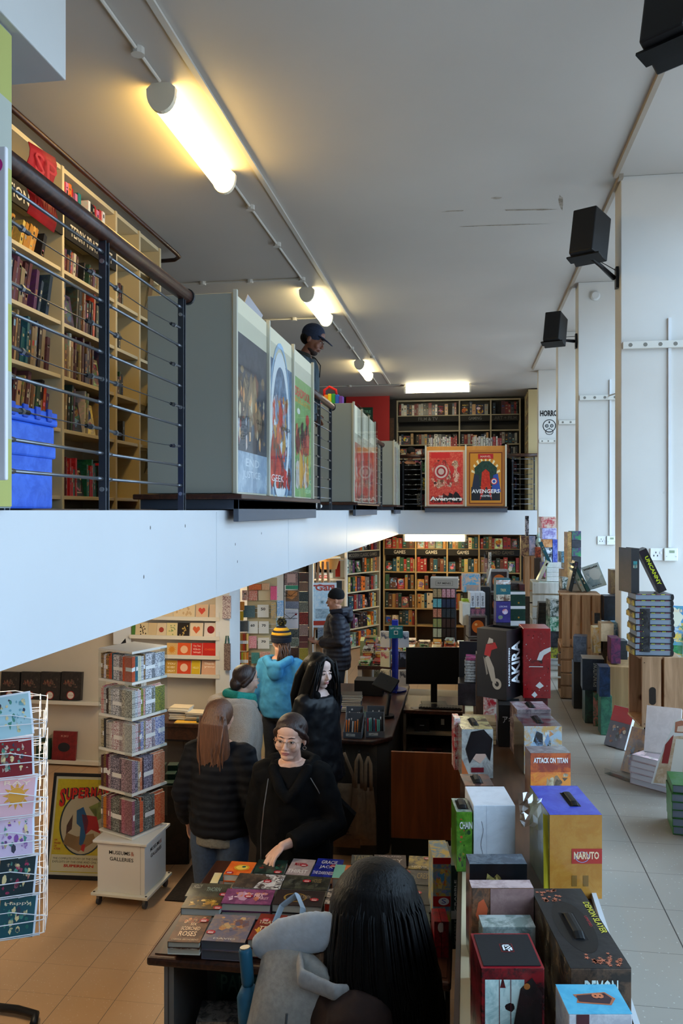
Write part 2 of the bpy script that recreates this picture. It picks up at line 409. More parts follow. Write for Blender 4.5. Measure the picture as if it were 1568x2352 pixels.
# piers
PIERS = [(1.02, 3.4), (1.06, 6.05), (1.12, 8.8), (1.165, 11.2), (1.16, 14.2)]
for i, (x, y) in enumerate(PIERS):
    b = MB(); b.box(x, WX, y, y+.23, RF, CEIL); struct('column_%d' % (i+1), b, PIERM, bevel=.006)
b = MB(); b.box(1.0, 1.03, -3.9, 6, CEIL-.03, CEIL); b.box(1.04, 1.07, 6, 14, CEIL-.03, CEIL); struct('trim_3', b, wall_mat('ceiling_strip', H('9c8f80')))
# worn patches on ceiling paint
b = MB()
rr = random.Random(3)
for (px, py, l, w, a) in ((1040, 485, .16, .02, 0), (1215, 482, .3, .03, .1), (1160, 517, .55, .015, .05), (1288, 465, .25, .03, 1.4), (1140, 455, .06, .03, 0)):
    l *= .8; w *= .8; p = atZ(px, py, CEIL-.001)
    pts = []
    for i in range(12):
        q = 2*pi*i/12; r = rr.uniform(.5, 1); pts.append((l*cos(q)*r, w*sin(q)*r))
    u = V((cos(a), sin(a), 0)); b.poly(p, u, V((sin(a), -cos(a), 0)), pts, H('a59a8c'), H('7d7264'))
tag(b.build('trim_4', MATTE), kind='structure')

# ------------------------------------------------------------ ceiling lamps
def lamp(loc, L, rz, zc, col, s, label, r=.075):
    t = thing('fluorescent_light', label, 'ceiling light', (loc[0], loc[1], zc), (0, 0, rz), 'tube light fittings')
    h = L/2
    g = MB(); g.box(-.045, .045, -h+.036, h-.036, -.034, 0, H('b8b4aa')); g.build('housing', MATTE, t)
    g = MB()
    pts = [(r*cos(a), -.035-.115*abs(sin(a))**.8) for a in [pi*i/12 for i in range(13)]]
    vs = [(x, y, z) for y in (-h+.03, h-.03) for x, z in pts]; n = 13
    g.add(vs, [(i, i+1, n+i+1, n+i) for i in range(n-1)]+[(0, n, 2*n-1, n-1)], (1, 1, .8))
    g.add(vs, [tuple(range(n)), tuple(reversed(range(n, 2*n)))])
    g.build('diffuser', mat_emit('lit_diffuser', col, s), t)
    for e in (-1, 1):
        g = MB(); pts2 = [((r+.008)*cos(a), -.03-.128*abs(sin(a))**.8) for a in [pi*i/12 for i in range(13)]]+[(-.05, 0), (.05, 0)]
        ya, yb = (-h, -h+.035) if e < 0 else (h-.035, h)
        vs = [(x, y, z) for y in (ya, yb) for x, z in pts2]; n = 15
        g.add(vs, [(i, (i+1) % n, n+(i+1) % n, n+i) for i in range(n)]+[tuple(reversed(range(n))), tuple(range(n, 2*n))], H('e6dfcb'))
        g.build('end_cap', CREAM, t)
    return t
WARM, WARM2, WARM3 = (1, .66, .2), (1, .84, .45), (1, .9, .6)
lamp((-1.67, 4.95), 1.22, 0, CEIL, WARM, LAMP_W, 'large glowing tube light nearest the stairs on the ceiling')
lamp((-1.68, 9.15), 1.22, 0, CEIL, WARM2, LAMP_W*.8, 'glowing tube light above the man in the cap')
lamp((-1.68, 13.4), 1.22, 0, CEIL, WARM2, LAMP_W*.7, 'small glowing tube light halfway to the far ceiling corner')
lamp((-.57, 15.55), 1.24, pi/2, CEIL, WARM3, LAMP_W*.8, 'tube light mounted crosswise in front of the far upstairs bookcases')
lamp((-.66, 16.62), 1.25, pi/2, 2.33, (1, .78, .4), LAMP_W*.75, 'tube light under the far balcony above the games shelves')
for (y, l) in ((3.6, 'tube light under the balcony above the notebook spinner'), (7.2, 'tube light under the balcony above the card racks'), (12.0, 'tube light under the balcony above the easel')):
    lamp((-2.5, y), 1.2, 0, 2.33, (1, .78, .48), LAMP_W*1.6, l)
# conduits
def conduit(pts, r, label, boxes=(), rect=False, col='c4c0b8'):
    t = thing('conduit', label, 'conduit', pts[0], group='conduits on the ceiling')
    o0 = V(pts[0]); g = MB(); loc = [V(p)-o0 for p in pts]
    if rect:
        a, c_ = loc[0], loc[-1]; g.box(min(a.x, c_.x)-r, max(a.x, c_.x)+r, min(a.y, c_.y), max(a.y, c_.y), -r*.9, 0, H(col))
    else: g.tube(loc, r, 8, H(col))
    g.build('pipe', SATIN, t)
    for p in boxes:
        g = MB(); q = V(p)-o0; g.tube([q, q+V((0, 0, -.035))], .035, 10, H(col)); g.build('saddle_clip', SATIN, t)
Z1 = CEIL-.0125; C_ = CEIL
def cnd(y0, y1, l, bx=()): conduit([(-1.66, y0, Z1), (-1.66, y1, Z1)], .01, l, [(-1.66, y, C_) for y in bx])
cnd(1.2, 4.3, 'thin round conduit running up to the nearest tube light', (4.0, 3.0)); cnd(5.6, 8.5, 'thin round conduit between the first and second tube lights', (6.2, 7.1, 8.2))
cnd(9.8, 12.75, 'thin round conduit between the second and third tube lights', (10.6, 11.8)); cnd(14.05, 15.3, 'thin round conduit past the third tube light')
conduit([(-1.44, 2.6, C_-.002), (-1.44, 15.3, C_-.002)], .017, 'flat cable trunking running the length of the ceiling', [(-1.44, 12.5, C_-.004)], rect=True)
conduit([(-5.5, 8.2, Z1), (-1.69, 8.2, Z1)], .01, 'thin conduit branching sideways beside the second tube light', [(-2.2, 8.2, C_), (-2.7, 8.2, C_)])
conduit([(-5.5, 9.9, Z1), (-1.69, 9.9, Z1)], .01, 'thin conduit branching sideways beyond the second tube light', [(-2.1, 9.9, C_)])
conduit([(-4.5, 15.4, Z1), (-1.25, 15.4, Z1)], .01, 'thin conduit running crosswise to the far tube light', [(-2.2, 15.4, C_)])

# ------------------------------------------------------------ balcony rails
STEEL = H('565c66'); STEELD = H('3a3f48')
def rail(p0, p1, posts, nm, handrail=True, cables=(2, 4, 6, 8), zt=3.86, thin=False):
    """p0,p1 floor points; posts = fractions along"""
    p0 = V(p0); p1 = V(p1); d = (p1-p0); L = d.length; a = math.atan2(d.y, d.x)
    t = thing('balcony_railing', nm, 'railing', p0, (0, 0, a), 'steel balcony railings')
    for f in posts:
        g = MB(); x = f*L; w = .009 if thin else .014
        for e in (-1, 1): g.box(x+e*w-.003, x+e*w+.003, -.014, .014, -.02, zt-2.8-.03, STEEL)
        g.box(x-w, x+w, -.004, .004, -.02, zt-2.8-.03, STEELD)
        po = g.build('post', METAL, t)
        for z in (.08, .5, .95):
            g = MB(); g.tube([(x-w-.01, 0, z), (x+w+.01, 0, z)], .009, 8, H('b0b4b8')); g.build('bolt', METAL, po)
    zs = [3.784, 3.684, 3.596, 3.496, 3.402, 3.302, 3.21, 3.11, 3.017, 2.92]
    for k in range(len(posts)-1):
        xa, xb = posts[k]*L, posts[k+1]*L
        for i, z in enumerate(zs):
            z -= 2.8
            if i+1 in cables:
                g = MB(); n = 8; sag = rnd.uniform(.0, .02)
                g.tube([(xa+.03+(xb-xa-.06)*j/n, 0, z-sag*sin(pi*j/n)) for j in range(n+1)], .0022, 6, H('50545a'))
                c_ = g.build('cable', METAL, t, smooth=True)
                for (q, s) in ((xa+.03, 1), (xb-.03, -1)):
                    g = MB()
                    g.tube([(q, 0, z), (q+s*.07, 0, z-sag*.3)], .006, 8, H('6d7178'))
                    g.tube([(q+s*.07, 0, z-sag*.3), (q+s*.085, 0, z-sag*.4)], .011, 6, H('8d9298')); g.tube([(q+s*.09, 0, z-sag*.5), (q+s*.12, 0, z-sag*.6)], .008, 6, H('44484e'))
                    g.build('turnbuckle', METAL, c_)
            else:
                g = MB(); g.tube([(xa+.02, 0, z), (xa+.06, 0, z)], .0085, 8, H('6d7178')); g.tube([(xb-.06, 0, z), (xb-.02, 0, z)], .0085, 8, H('6d7178'))
                g.tube([(xa+.05, 0, z), (xb-.05, 0, z)], .006, 8, H('7a8088')); g.build('rod', METAL, t, smooth=True)
    if handrail:
        g = MB(); q = V((-.05, 0, zt-2.8)); g.tube([(-.06, 0, zt-2.8), (L+.07, 0, zt-2.8)], .033, 16, m=0); ho = g.build('handrail', DARKWOOD, t, smooth=True)
        g = MB(); g.tube([(L+.068, 0, zt-2.8), (L+.085, 0, zt-2.8)], .04, 16, H('4a4d52')); g.build('end_bracket', METAL, ho, smooth=False)
    return t
Xr = -1.38
def yx(px): return atX(px, 1172, -1.35).y
rail((Xr, 2.3, 2.8), (Xr, 3.87, 2.8), [0, .445, 1], 'steel balcony railing with dark handrail in front of the tall fantasy bookcases')
rail((Xr, 6.95, 2.8), (Xr, 8.3, 2.8), [.02, .5, .98], 'steel balcony railing below the man in the cap', thin=True)
rail((Xr, 11.8, 2.8), (Xr, 13.3, 2.8), [.03, .55, .97], 'short steel balcony railing between the two smaller poster cabinets', thin=True)
def xf(px): return atY(px, 1172, 16.2).x
rail((xf(924), 16.23, 2.8), (xf(968), 16.23, 2.8), [.03, .98], 'steel railing between the corner cabinet and the two hero posters', thin=True)
rail((xf(1174), 16.23, 2.8), (xf(1236), 16.23, 2.8), [.05, .85], 'steel railing between the two hero posters and the window piers', thin=True)

# stair newel beside the camera
t = thing('newel_panel', 'tall grey stair newel panel edged with yellow tape', 'stair post', (-1.325, 2.2, 2.806))
g = MB(); g.box(-.12, .0, -.05, .05, .0, 1.39, H('7d8584')); g.build('post', MATTE, t)
g = MB()
for i in range(7):
    za = .005+i*.197; g.box(-.1, -.03, .051, .053, za, za+.197, H('a9ab62') if i % 2 == 0 else H('a8ada4'))
    g.box(.001, .003, -.03, .05, za, za+.197, H('a9ab62') if i % 2 == 0 else H('a8ada4'))
g.build('warning_tape', MATTE, t)
t = thing('notice_board', 'white notice board edge with a pink dot beside the newel', 'notice board', (-1.21, 2.03, 2.88))
g = MB(); g.box(-.3, 0, 0, .015, 0, .885, H('dcdce4')); g.build('board', SATIN, t, bevel=.004)
g = MB(); g.disc((-.03, -.0, .835), (1, 0, 0), (0, 0, 1), 0, 0, .022, .022, H('d02a90'), lift=.001); g.build('pink_dot', PRINT, t)
t = thing('stair_ledge', 'dark wooden ledge on a grey box at the stair head', 'ledge', (-1.4, 1.75, 2.8))
g = MB(); g.box(-.3, .12, -.3, .27, .08, .105); g.build('ledge_top', DARKWOOD, t, bevel=.01)
g = MB(); g.box(-.25, .085, -.3, .2, -.03, .08, H('5d626c')); g.build('grey_box', SATIN, t, bevel=.003)
g = MB(); g.tube([(.085, .12, .018), (.095, .12, .018)], .028, 20, H('d8d8c8')); g.build('white_disc', SATIN, t)
# ------------------------------------------------------------ bookcases and books
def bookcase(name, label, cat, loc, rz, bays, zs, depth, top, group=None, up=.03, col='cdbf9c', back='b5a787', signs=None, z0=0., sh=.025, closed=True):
    """local x along the front, y into the case; bays = widths"""
    t = thing(name, label, cat, loc, (0, 0, rz), group); w = sum(bays)+up*(len(bays)+1); x = 0
    for i in range(len(bays)+1):
        g = MB(); g.box(x, x+up, 0, depth, z0, top, H(col)); g.build('upright', CREAM, t, bevel=.003)
        if i < len(bays):
            for k, z in enumerate(zs):
                g = MB(); g.box(x+up+.001, x+up+bays[i]-.001, .01, depth-.016, z-sh, z, H(col)); g.build('shelf_board', CREAM, t, bevel=.002)
            if signs and signs[i]:
                s, zz, hh = signs[i][:3]; fc = signs[i][3] if len(signs[i]) > 3 else 'cfc6b4'
                g = MB(); g.box(x+up+.001, x+up+bays[i]-.001, -.004, .009, zz, zz+hh, H('1c1917'))
                wd = min(bays[i]*.82, hh*.6*len(s)*.62)
                g.text(s, (x+up+bays[i]/2, -.004, zz+hh*.22), (1, 0, 0), (0, 0, 1), H(fc), box=(wd, hh*.56), bold=.01, center=True)
                g.build('header_sign', MATTE, t)
        x += up+(bays[i] if i < len(bays) else 0)
    if closed:
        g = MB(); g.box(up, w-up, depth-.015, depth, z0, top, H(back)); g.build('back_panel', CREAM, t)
    g = MB(); g.box(up+.001, w-up-.001, .012, depth-.016, top-.03, top, H(col)); g.build('top_board', CREAM, t)
    return t

DK = ['1a1a1e', '26262a', '1d2430', '2b1c1c', '3a3a3e', '141822', '20302c', '451c22', '6b1e22', '22333f', '33261c', 'c8c4ba', '8c8a84', '7a2326', '27374f']
COLR = ['b3262a', 'd9702b', 'd8b82e', '3c7a45', '2b7f82', '7fb0d0', '2c4f9e', '5a3a78', 'd078a0', 'e8e8e6', 'dccfae', '15151a', '6b4630', '1b2542', 'b08a60', '8b2f3a', '4d6b4f']
FANT = ['1a1a1e', '26262a', '2b1c1c', '5a3036', '4c2a2c', '34483c', '4a4238', '3a3450', '8a7a60', '27374f', '7d6a4c', 'b08a60', '451c22', '5a3a58', 'c4bda8', '6b4630', '2b5a60', 'b3402a']
GAMEC = ['5c3a22', '7d5a34', 'a3362a', '3a5a3c', '2b4f5a', 'b07a3a', '8c6a3c', '453228', 'c0a468', '2e3b52', '73402c', 'd0b890', '1f1f22', '96302a', '4f6b58']

def book_mesh(t, d, h, hexc, spine=None, face=False, rs=None, m=PRINT, name='book', hard=True):
    """standing book; spine on the -y side, thickness along x, front cover on the +x side"""
    rs = rs or rnd; c = H(hexc); c2 = tuple(min(1, q*rs.uniform(.5, 1.7)+.01) for q in c)
    g = MB(); k = .0025 if hard else .001; e = .004 if hard else .0005
    g.box(-t/2, -t/2+k, 0, d, 0, h, c, c2); g.box(t/2-k, t/2, 0, d, 0, h, c, c2); g.box(-t/2+k, t/2-k, 0, k, 0, h, c)
    g.box(-t/2+k, t/2-k, k, d-e, e, h-e, H('d8cfb8'), m=1)
    sc = H(spine) if spine else (H(rs.choice(['b8b098', '9a8c70', '8a8a88', 'a87a50'])) if sum(c) < .8 else H('3a322e'))
    u, v = V((1, 0, 0)), V((0, 0, 1)); o = (-t/2, 0, 0)
    for q in range(rs.randint(2, 4)):
        z = h*rs.uniform(.1, .85); hh = h*rs.uniform(.03, .16); w = t*rs.uniform(.3, .6)
        g.quad((-w/2, 0, z), u, v, w, min(hh, h-z-.005), sc if rs.random() < .7 else H(rs.choice(COLR)), lift=.0006)
    if face: art(g, (t/2, 0, 0), (0, 1, 0), (0, 0, 1), d, h, rs, hexc)
    return g

def art(g, o, u, v, w, h, rs, hexc, pal=None, lift=.0006, title=True, n=6):
    """an abstract printed cover: blocks, discs, a title band"""
    u = V(u); v = V(v); pal = pal or COLR; nrm = u.cross(v).normalized(); o = V(o); cx = w*.5
    base = H(hexc)
    g.quad(o, u, v, w, h, base, tuple(min(1, q*rs.uniform(.4, 2)+.02) for q in base), lift=lift)
    for k in range(n):
        a = rs.uniform(.14, .4)*w; x = rs.uniform(a*1.02, max(a*1.03, w-a)) if w > 2*a else cx; y = rs.uniform(.3, .72)*h
        ry = min(a*rs.uniform(.6, 1.5), h*.27); pc = H(rs.choice(pal)); p2 = H(rs.choice(pal)); nn = rs.choice([3, 4, 5, 7, 16]); ph = rs.uniform(0, 6)
        x = min(max(x, a+.001), max(a+.001, w-a-.001)) if w > 2*a+.002 else cx
        g.poly(o, u, v, [(x+min(a, w*.48)*cos(ph+2*pi*i/nn), y+ry*sin(ph+2*pi*i/nn)) for i in range(nn)], pc, p2, lift=lift*(1.5+k*.35))
    if title:
        tc_ = H(rs.choice(['f0e6c8', 'ffffff', 'e8c860', 'd0382e', '181818']))
        for (yy, hh, ww) in ((.84, .07, .8), (.1, .035, .55)):
            k = max(3, int(ww*w/(hh*h*.8))); x0 = w*(1-ww)/2; st = w*ww/k
            for i in range(k):
                if rs.random() < .86: g.quad(o+u*(x0+i*st)+v*(h*yy), u, v, st*.68, h*hh*rs.choice([1, 1, .75]), tc_, lift=lift*4)

def shelf_books(mw, x0, x1, z, gap_h, where, group, pal=FANT, kind='book', cat='book', lean=0., tr=(.018, .042), hr=(.6, .9), dr=(.13, .2), front=.03, face=.12, fill=.95, rs=None, noun=None, gloss=False, depth=.24):
    """fill one shelf with single books; mw = matrix of the case"""
    rs = rs or rnd; x = x0+.006; n = 0; prevh = None
    while x < x1-.02 and n < 32:
        if rs.random() > fill: x += rs.uniform(.03, .09); continue
        hexc = rs.choice(pal); h = gap_h*rs.uniform(*hr)
        if rs.random() < face and x+.17 < x1:
            w = min(rs.uniform(.13, .17), x1-x-.01); g = book_mesh(.025, w, min(h, w*1.5), hexc, face=True, rs=rs)
            L = mw @ T((x+w, front, z), rz=pi/2+pi, rx=0) if 0 else mw @ T((x, front+.03, z+.002)) @ Matrix.Rotation(R(-9), 4, 'X') @ Matrix.Rotation(-pi/2, 4, 'Z')
            # front cover (+x) turned to -y
            o = g.build(kind, [GLOSSY if gloss else PRINT, MATTE], mw=L)
            adj = 'face-out'; x += w+.012
        else:
            t = min(rs.uniform(*tr), x1-x-.002)
            if t < .008: break
            d = min(rs.uniform(*dr), depth); th = lean*rs.uniform(.7, 1.1); h = min(h, gap_h*.94)
            g = book_mesh(t, d, h, hexc, rs=rs, hard=rs.random() < .5)
            L = mw @ T((x+t/2, front+rs.uniform(0, .02), z+.0015+abs(sin(th))*t/2)) @ Matrix.Rotation(th, 4, 'Y')
            o = g.build(kind, [GLOSSY if gloss else PRINT, MATTE], mw=L)
            adj = 'upright'; x += t/cos(th)+.0015
        nn = noun or 'book'
        tag(o, '%s %s %s, %s on %s' % (adj, cname(hexc), nn, ORD[min(n, 32)], where), cat, group)
        n += 1
    return n

# ---- tall fantasy bookcases on the upstairs wall
XW = -2.62
def yw(px, X=XW): return atX(px, 1172, X).y
yA = 3.62
w1 = yw(143)-yA-.03
bc1w = [w1, yw(258)-yw(147)-.02, .3]
bcY = yA
U1 = bookcase('bookcase', 'tall cream bookcase with black section signs behind the cable railing', 'bookcase', (XW, bcY, 2.806), pi/2,
              [w1, .80, .42, .42], [.09, .53, .88, 1.23, 1.58, 1.95], .28, 2.25,
              signs=[('GIFT EDITIONS', 1.79, .14), ('TERRY PRATCHETT', 1.79, .14), None, None])
MWU = T((XW, bcY, 2.806), rz=pi/2)
g = MB(); pts = [(XW+.06, bcY-.1, 5.08), (XW+.06, bcY+w1+2.0, 5.08), (XW+.05, bcY+w1+2.1, 5.08), (XW-.02, bcY+w1+2.18, 5.08), (XW-.2, bcY+w1+2.2, 5.08)]
g.tube(pts, .018, 10); tag(g.build('cornice_rail', DARKWOOD, smooth=True), 'dark curved wooden cornice rail along the top of the tall bookcase', 'rail')
zs = [.53, .88, 1.23, 1.58]
names = ['fourth shelf', 'third shelf', 'second shelf', 'top shelf']
x0b = .03; bays = [w1, .80, .42, .42]; xb = [.03]
for w_ in bays: xb.append(xb[-1]+w_+.03)
bn = ['gift-sign bay', 'author-sign bay', 'narrow third bay', 'end bay']
rA = random.Random(11)
for bi in range(2):
    for zi, z in enumerate(zs):
        gap = (zs+[1.79])[zi+1]-z
        if bi == 0:
            xs = xb[0]+w1-.62
            if zi == 3: shelf_books(MWU, xs, xb[0]+w1-.16, z, .19, 'top shelf under the gift sign', 'fantasy books upstairs', ['b07a2c', 'd0a050', '2b7f82', '26262a', 'c8b060'], lean=R(22), face=0, tr=(.02, .04), hr=(.8, 1), rs=rA, fill=.8)
            else: shelf_books(MWU, xs, xb[0]+w1-.1, z, gap, '%s of the %s' % (names[zi], bn[0]), 'fantasy books upstairs', FANT if zi < 3 else ['c8c4ba', '26262a', '8c8a84', '7a2326', 'd0a050'], lean=R(rA.uniform(6, 16)), face=0, rs=rA, fill=.93)
        else:
            shelf_books(MWU, xb[1]+.01, xb[1]+.72, z, gap if zi < 3 else .2, '%s of the %s' % (names[zi], bn[1]), 'fantasy books upstairs', FANT, lean=R([4, 3, 5, 8][zi]), face=.06, rs=rA, fill=[1, 1, 1, .8][zi], tr=(.018, .03))
shelf_books(MWU, xb[1]+.01, xb[1]+.72, .09, .3, 'bottom shelf of the author-sign bay', 'fantasy books upstairs', ['1d5a40', '6b1e22', '26262a', '2b7f82', 'b3262a'], face=.1, rs=rA, tr=(.016, .026))
shelf_books(MWU, xb[0]+w1-.4, xb[0]+w1-.1, .09, .3, 'bottom shelf behind the blue crate', 'fantasy books upstairs', ['7a2326', 'b3262a', '2b1c1c'], lean=R(12), rs=rA, face=0)
shelf_books(MWU, xb[1]+.01, xb[1]+.7, 1.95, .26, 'topmost shelf above the author sign', 'fantasy books upstairs', ['e8e8e6', '15151a', 'b3262a', 'd078a0', '2b7f82', 'd9702b', '1a1a1e'], face=0, rs=rA, tr=(.03, .045), hr=(.85, .95))
for i, z in enumerate([.53, .88, 1.23, 1.58]):
    shelf_books(MWU, xb[2]+.02, xb[2]+.22, z, .2, '%s of the narrow third bay' % names[i], 'fantasy books upstairs', ['1c3a2b', '26262a', '451c22'], face=0, rs=rA, fill=.8)
# display books leaning out on wire brackets in the end bay
for i, z in enumerate([.35, .85, 1.28, 1.72]):
    hexc = ['1c2428', '26262a', '1c3a2b', '7a6a58'][i]
    g = MB(); g.box(-.012, .012, 0, .18, 0, .3, H('d8cfb8'), m=1); g.box(.012, .015, -.002, .182, -.002, .302, H(hexc)); g.box(-.015, -.012, -.002, .182, -.002, .302, H(hexc)); g.box(-.015, .015, -.004, -.001, 0, .3, H(hexc))
    art(g, (.015, 0, 0), (0, 1, 0), (0, 0, 1), .18, .3, rA, hexc)
    o = g.build('book', [GLOSSY, MATTE], mw=MWU @ T((xb[3]+.06, -.05, z)) @ Matrix.Rotation(R(18), 4, 'Y') @ Matrix.Rotation(R(-60), 4, 'Z'))
    tag(o, 'dark hardback leaning out at the case end, %s from the bottom' % ORD[i], 'book', 'display books at the case end')
# red fabric banner over the handrail
t = thing('red_banner', 'red paper banner with faint lettering hanging behind the dark handrail', 'banner', (-1.47, 2.69, 3.80))
g = MB(); n = 10; pts = []
for i in range(n+1):
    z = .27*i/n; pts.append((.012*sin(i*.9), z))
vs = []; wv = .1
for i, (dx, z) in enumerate(pts): vs += [(dx+.005, -wv, z-.03*i/n), (dx-.005, wv, z+.0)]
g.add(vs, [(2*i, 2*i+1, 2*i+3, 2*i+2) for i in range(n)], H('e02a20'), H('d82018')); 
bo = g.build('cloth_sheet', MATTE, t, smooth=True); so = bo.modifiers.new('thick', 'SOLIDIFY'); so.thickness = .003
g = MB(); g.text('SP', (.022, -.08, .15), (0, 1, 0), (0, 0, 1), H('ee4030'), box=(.15, .07)); g.text('BOOK', (.022, -.08, .03), (0, 1, 0), (0, 0, 1), H('ee4030'), box=(.16, .07)); g.build('lettering', MATTE, t)

# blue plastic crate
t = thing('plastic_crate', 'tall translucent blue plastic tote crate on the upstairs floor', 'crate', (-1.72, 2.78, 2.806))
BL = H('2f5fd0'); BL2 = H('3f70de')
g = MB(); g.box(-.25, .055, 0, .36, 0, .22, BL, BL2); g.box(-.26, .065, -.01, .37, .2, .25, BL, BL2); g.box(-.25, .06, 0, .365, .25, .33, BL, BL2)
g.box(-.265, .07, -.015, .375, .33, .36, BL); g.build('crate_body', SATIN, t, bevel=.008)
g = MB(); g.box(-.26, .07, -.01, .37, .36, .385, H('2a55c4'), BL)
for k in range(5): g.box(-.25+k*.06, -.22+k*.06, -.018, -.006, .345, .395, H('2448b0'))
for k in range(4): g.box(.066, .078, .01+k*.09, .045+k*.09, .345, .395, H('2448b0'))
g.build('lid', SATIN, t, bevel=.004)

# ---- poster cabinets along the balcony
def poster_unit(label, y0, y1, npan, xback=-1.82, ztop=4.03, w=.0):
    t = thing('poster_cabinet', label, 'cabinet', (-1.29, y0, 2.806), group='poster cabinets on the balcony edge'); L = y1-y0; dx = xback+1.29
    g = MB(); g.box(dx, -.03, .0, L, .09, ztop-2.806, H('979a92')); g.build('cabinet_body', SATIN, t, bevel=.004)
    g = MB(); g.box(-.03, -.018, .0, L, .09, ztop-2.8-.005, H('dcd6bd')); g.build('front_board', CREAM, t)
    g = MB(); g.box(dx-.06, .05, -.07, L+.05, .055, .085); g.build('ledge', DARKWOOD, t, bevel=.006)
    g = MB(); g.box(dx-.03, .02, -.03, L+.02, -.001, .055, H('39404c')); g.box(-.012, .02, -.03, L+.02, -.07, .055, H('4d5460')); g.build('plinth', SATIN, t, bevel=.003)
    for i in range(npan+1):
        y = L*i/npan; g = MB(); g.box(-.02, .004, y-.012, y+.012, .09, ztop-2.79, H('c4c2b2')); g.build('aluminium_strip', SATIN, t, bevel=.002)
    return t, L
SPL = [4.45, 5.2, 6.0, 6.83]
y1u, y2u = yx(527)-.06, yx(706)-.05
PC, Lp = poster_unit('large grey poster cabinet with three tall movie posters on its side', y1u, y2u, 3)
def poster(y0, y1, z0, z1, label, base, base2, draw, x=-1.29-.017+.001, th=.0015, mats=None, cat='poster', glass=True):
    t = thing('poster', label, cat, (x, y0, z0), group='posters on the balcony cabinets'); w = y1-y0; h = z1-z0
    g = MB(); g.quad((0, 0, 0), (0, 1, 0), (0, 0, 1), w, h, H(base), H(base2)); g.box(-.0016, -.0008, 0, w, 0, h, H(base)); draw(g, w, h); g.build('printed_sheet', ART, t)
    if glass:
        g = MB(); g.box(.008, .0095, 0, w, -.01, h+.1); g.build('cover_pane', THINPANE, t)
    return t
U_, V_ = (0, 1, 0), (0, 0, 1)
def blobs(g, w, h, seed, pal, n, zone, size=(.03, .1), lift0=.0003, o=(0, 0, 0), u=U_, v=V_):
    rs = random.Random(seed); x0, x1, y0, y1 = zone
    for i in range(n):
        a = rs.uniform(*size)*w; b_ = a*rs.uniform(.5, 2.4); k = rs.choice([3, 4, 5, 6, 9]); ph = rs.uniform(0, 6)
        cx_ = rs.uniform(x0*w+a, max(x0*w+a+.001, x1*w-a)); cy_ = rs.uniform(y0*h+b_, max(y0*h+b_+.001, y1*h-b_))
        g.poly(o, u, v, [(cx_+a*cos(ph+2*pi*j/k)*rs.uniform(.7, 1), cy_+b_*sin(ph+2*pi*j/k)*rs.uniform(.7, 1)) for j in range(k)], H(rs.choice(pal)), H(rs.choice(pal)), lift=lift0+i*.00002)
pw = Lp/3
def d1(g, w, h):
    blobs(g, w, h, 5, ['6b5640', '8c7256', '3a3438', 'a08868', '55402e', '7a4a3a'], 55, (.04, .96, .32, .82), (.04, .1))
    blobs(g, w, h, 6, ['e0a060', 'd8c8a8', '8c2a20', '4a5a6c', 'c8d4e0'], 26, (.04, .96, .25, .7), (.015, .05), .0016)
    g.quad((0, 0, 0), U_, V_, w, h*.26, H('8ba0b8'), H('b4c4d4'), lift=.0022)
    for i, s in enumerate(('LORD', 'OF THE', 'RINGS')) if 0 else (): pass
    g.text('END', (0, w*.3, h*.17), U_, V_, H('e0e8f0'), box=(w*.42, h*.05), lift=.003); g.text('JUSTICE', (0, w*.2, h*.08), U_, V_, H('e0e8f0'), box=(w*.55, h*.06), lift=.003)
    g.text('CLUB', (0, w*.62, h*.47), U_, V_, H('1a1a1e'), box=(w*.3, h*.03), lift=.003)
def d2(g, w, h):
    g.ringd((0, 0, 0), U_, V_, w*.5, h*.52, w*.32, w*.4, H('e6eef4'), asp=1.75, lift=.0006)
    g.ringd((0, 0, 0), U_, V_, w*.5, h*.5, w*.42, w*.45, H('9fc0dc'), asp=1.8, lift=.0008)
    blobs(g, w, h, 8, ['c82a20', 'e06030', '8c3a28', 'c09040', '6f9fc8', '50407a', 'e0e8f0'], 60, (.15, .85, .25, .8), (.03, .11), .0009)
    blobs(g, w, h, 9, ['e03028', 'b01c1c', '2a2a30'], 30, (.05, .95, .03, .17), (.05, .12), .0022)
    g.text('HORROR', (0, w*.5, h*.5), U_, V_, H('1c1c20'), box=(w*.42, h*.03), lift=.0036)
    g.text('GEEK', (0, w*.12, h*.1), U_, V_, H('f4f0f0'), box=(w*.5, h*.05), lift=.0036)
def d3(g, w, h):
    g.text('DEADPOOL', (0, w*.12, h*.84), U_, V_, H('d83a34'), box=(w*.8, h*.08), bold=.03, lift=.001); g.text('BULLETS', (0, w*.12, h*.79), U_, V_, H('e0a030'), box=(w*.8, h*.035), bold=.02, lift=.001)
    g.disc((0, 0, 0), U_, V_, w*.3, h*.72, w*.08, h*.025, H('f0f0ea'), lift=.001); g.disc((0, 0, 0), U_, V_, w*.78, h*.68, w*.1, h*.05, H('c83830'), lift=.001)
    blobs(g, w, h, 12, ['b8282a', '8c1a1c', '2a2022', 'd86a50', '5a3a30'], 40, (.12, .92, .32, .66), (.05, .12), .0012)
    blobs(g, w, h, 13, ['d8d0c8', 'b8b0a8', 'e8e0d8', 'd8a030', '6b5a48'], 22, (.1, .9, .03, .32), (.05, .13), .0022)
SHz = 2.806+.1
poster(y1u+.02, y1u+pw-.015, SHz, 3.83, 'dark crowded fantasy film poster with a pale blue foot', '4a4c58', '3a3c48', d1)
poster(y1u+pw+.015, y1u+2*pw-.015, SHz, 3.83, 'poster with a white ring on blue, middle of the large cabinet', '3f5f80', '6f8fb0', d2)
poster(y1u+2*pw+.015, y1u+3*pw-.02, SHz, 3.83, 'green comic poster with red lettering on the large cabinet', '7ba860', '8cb870', d3)
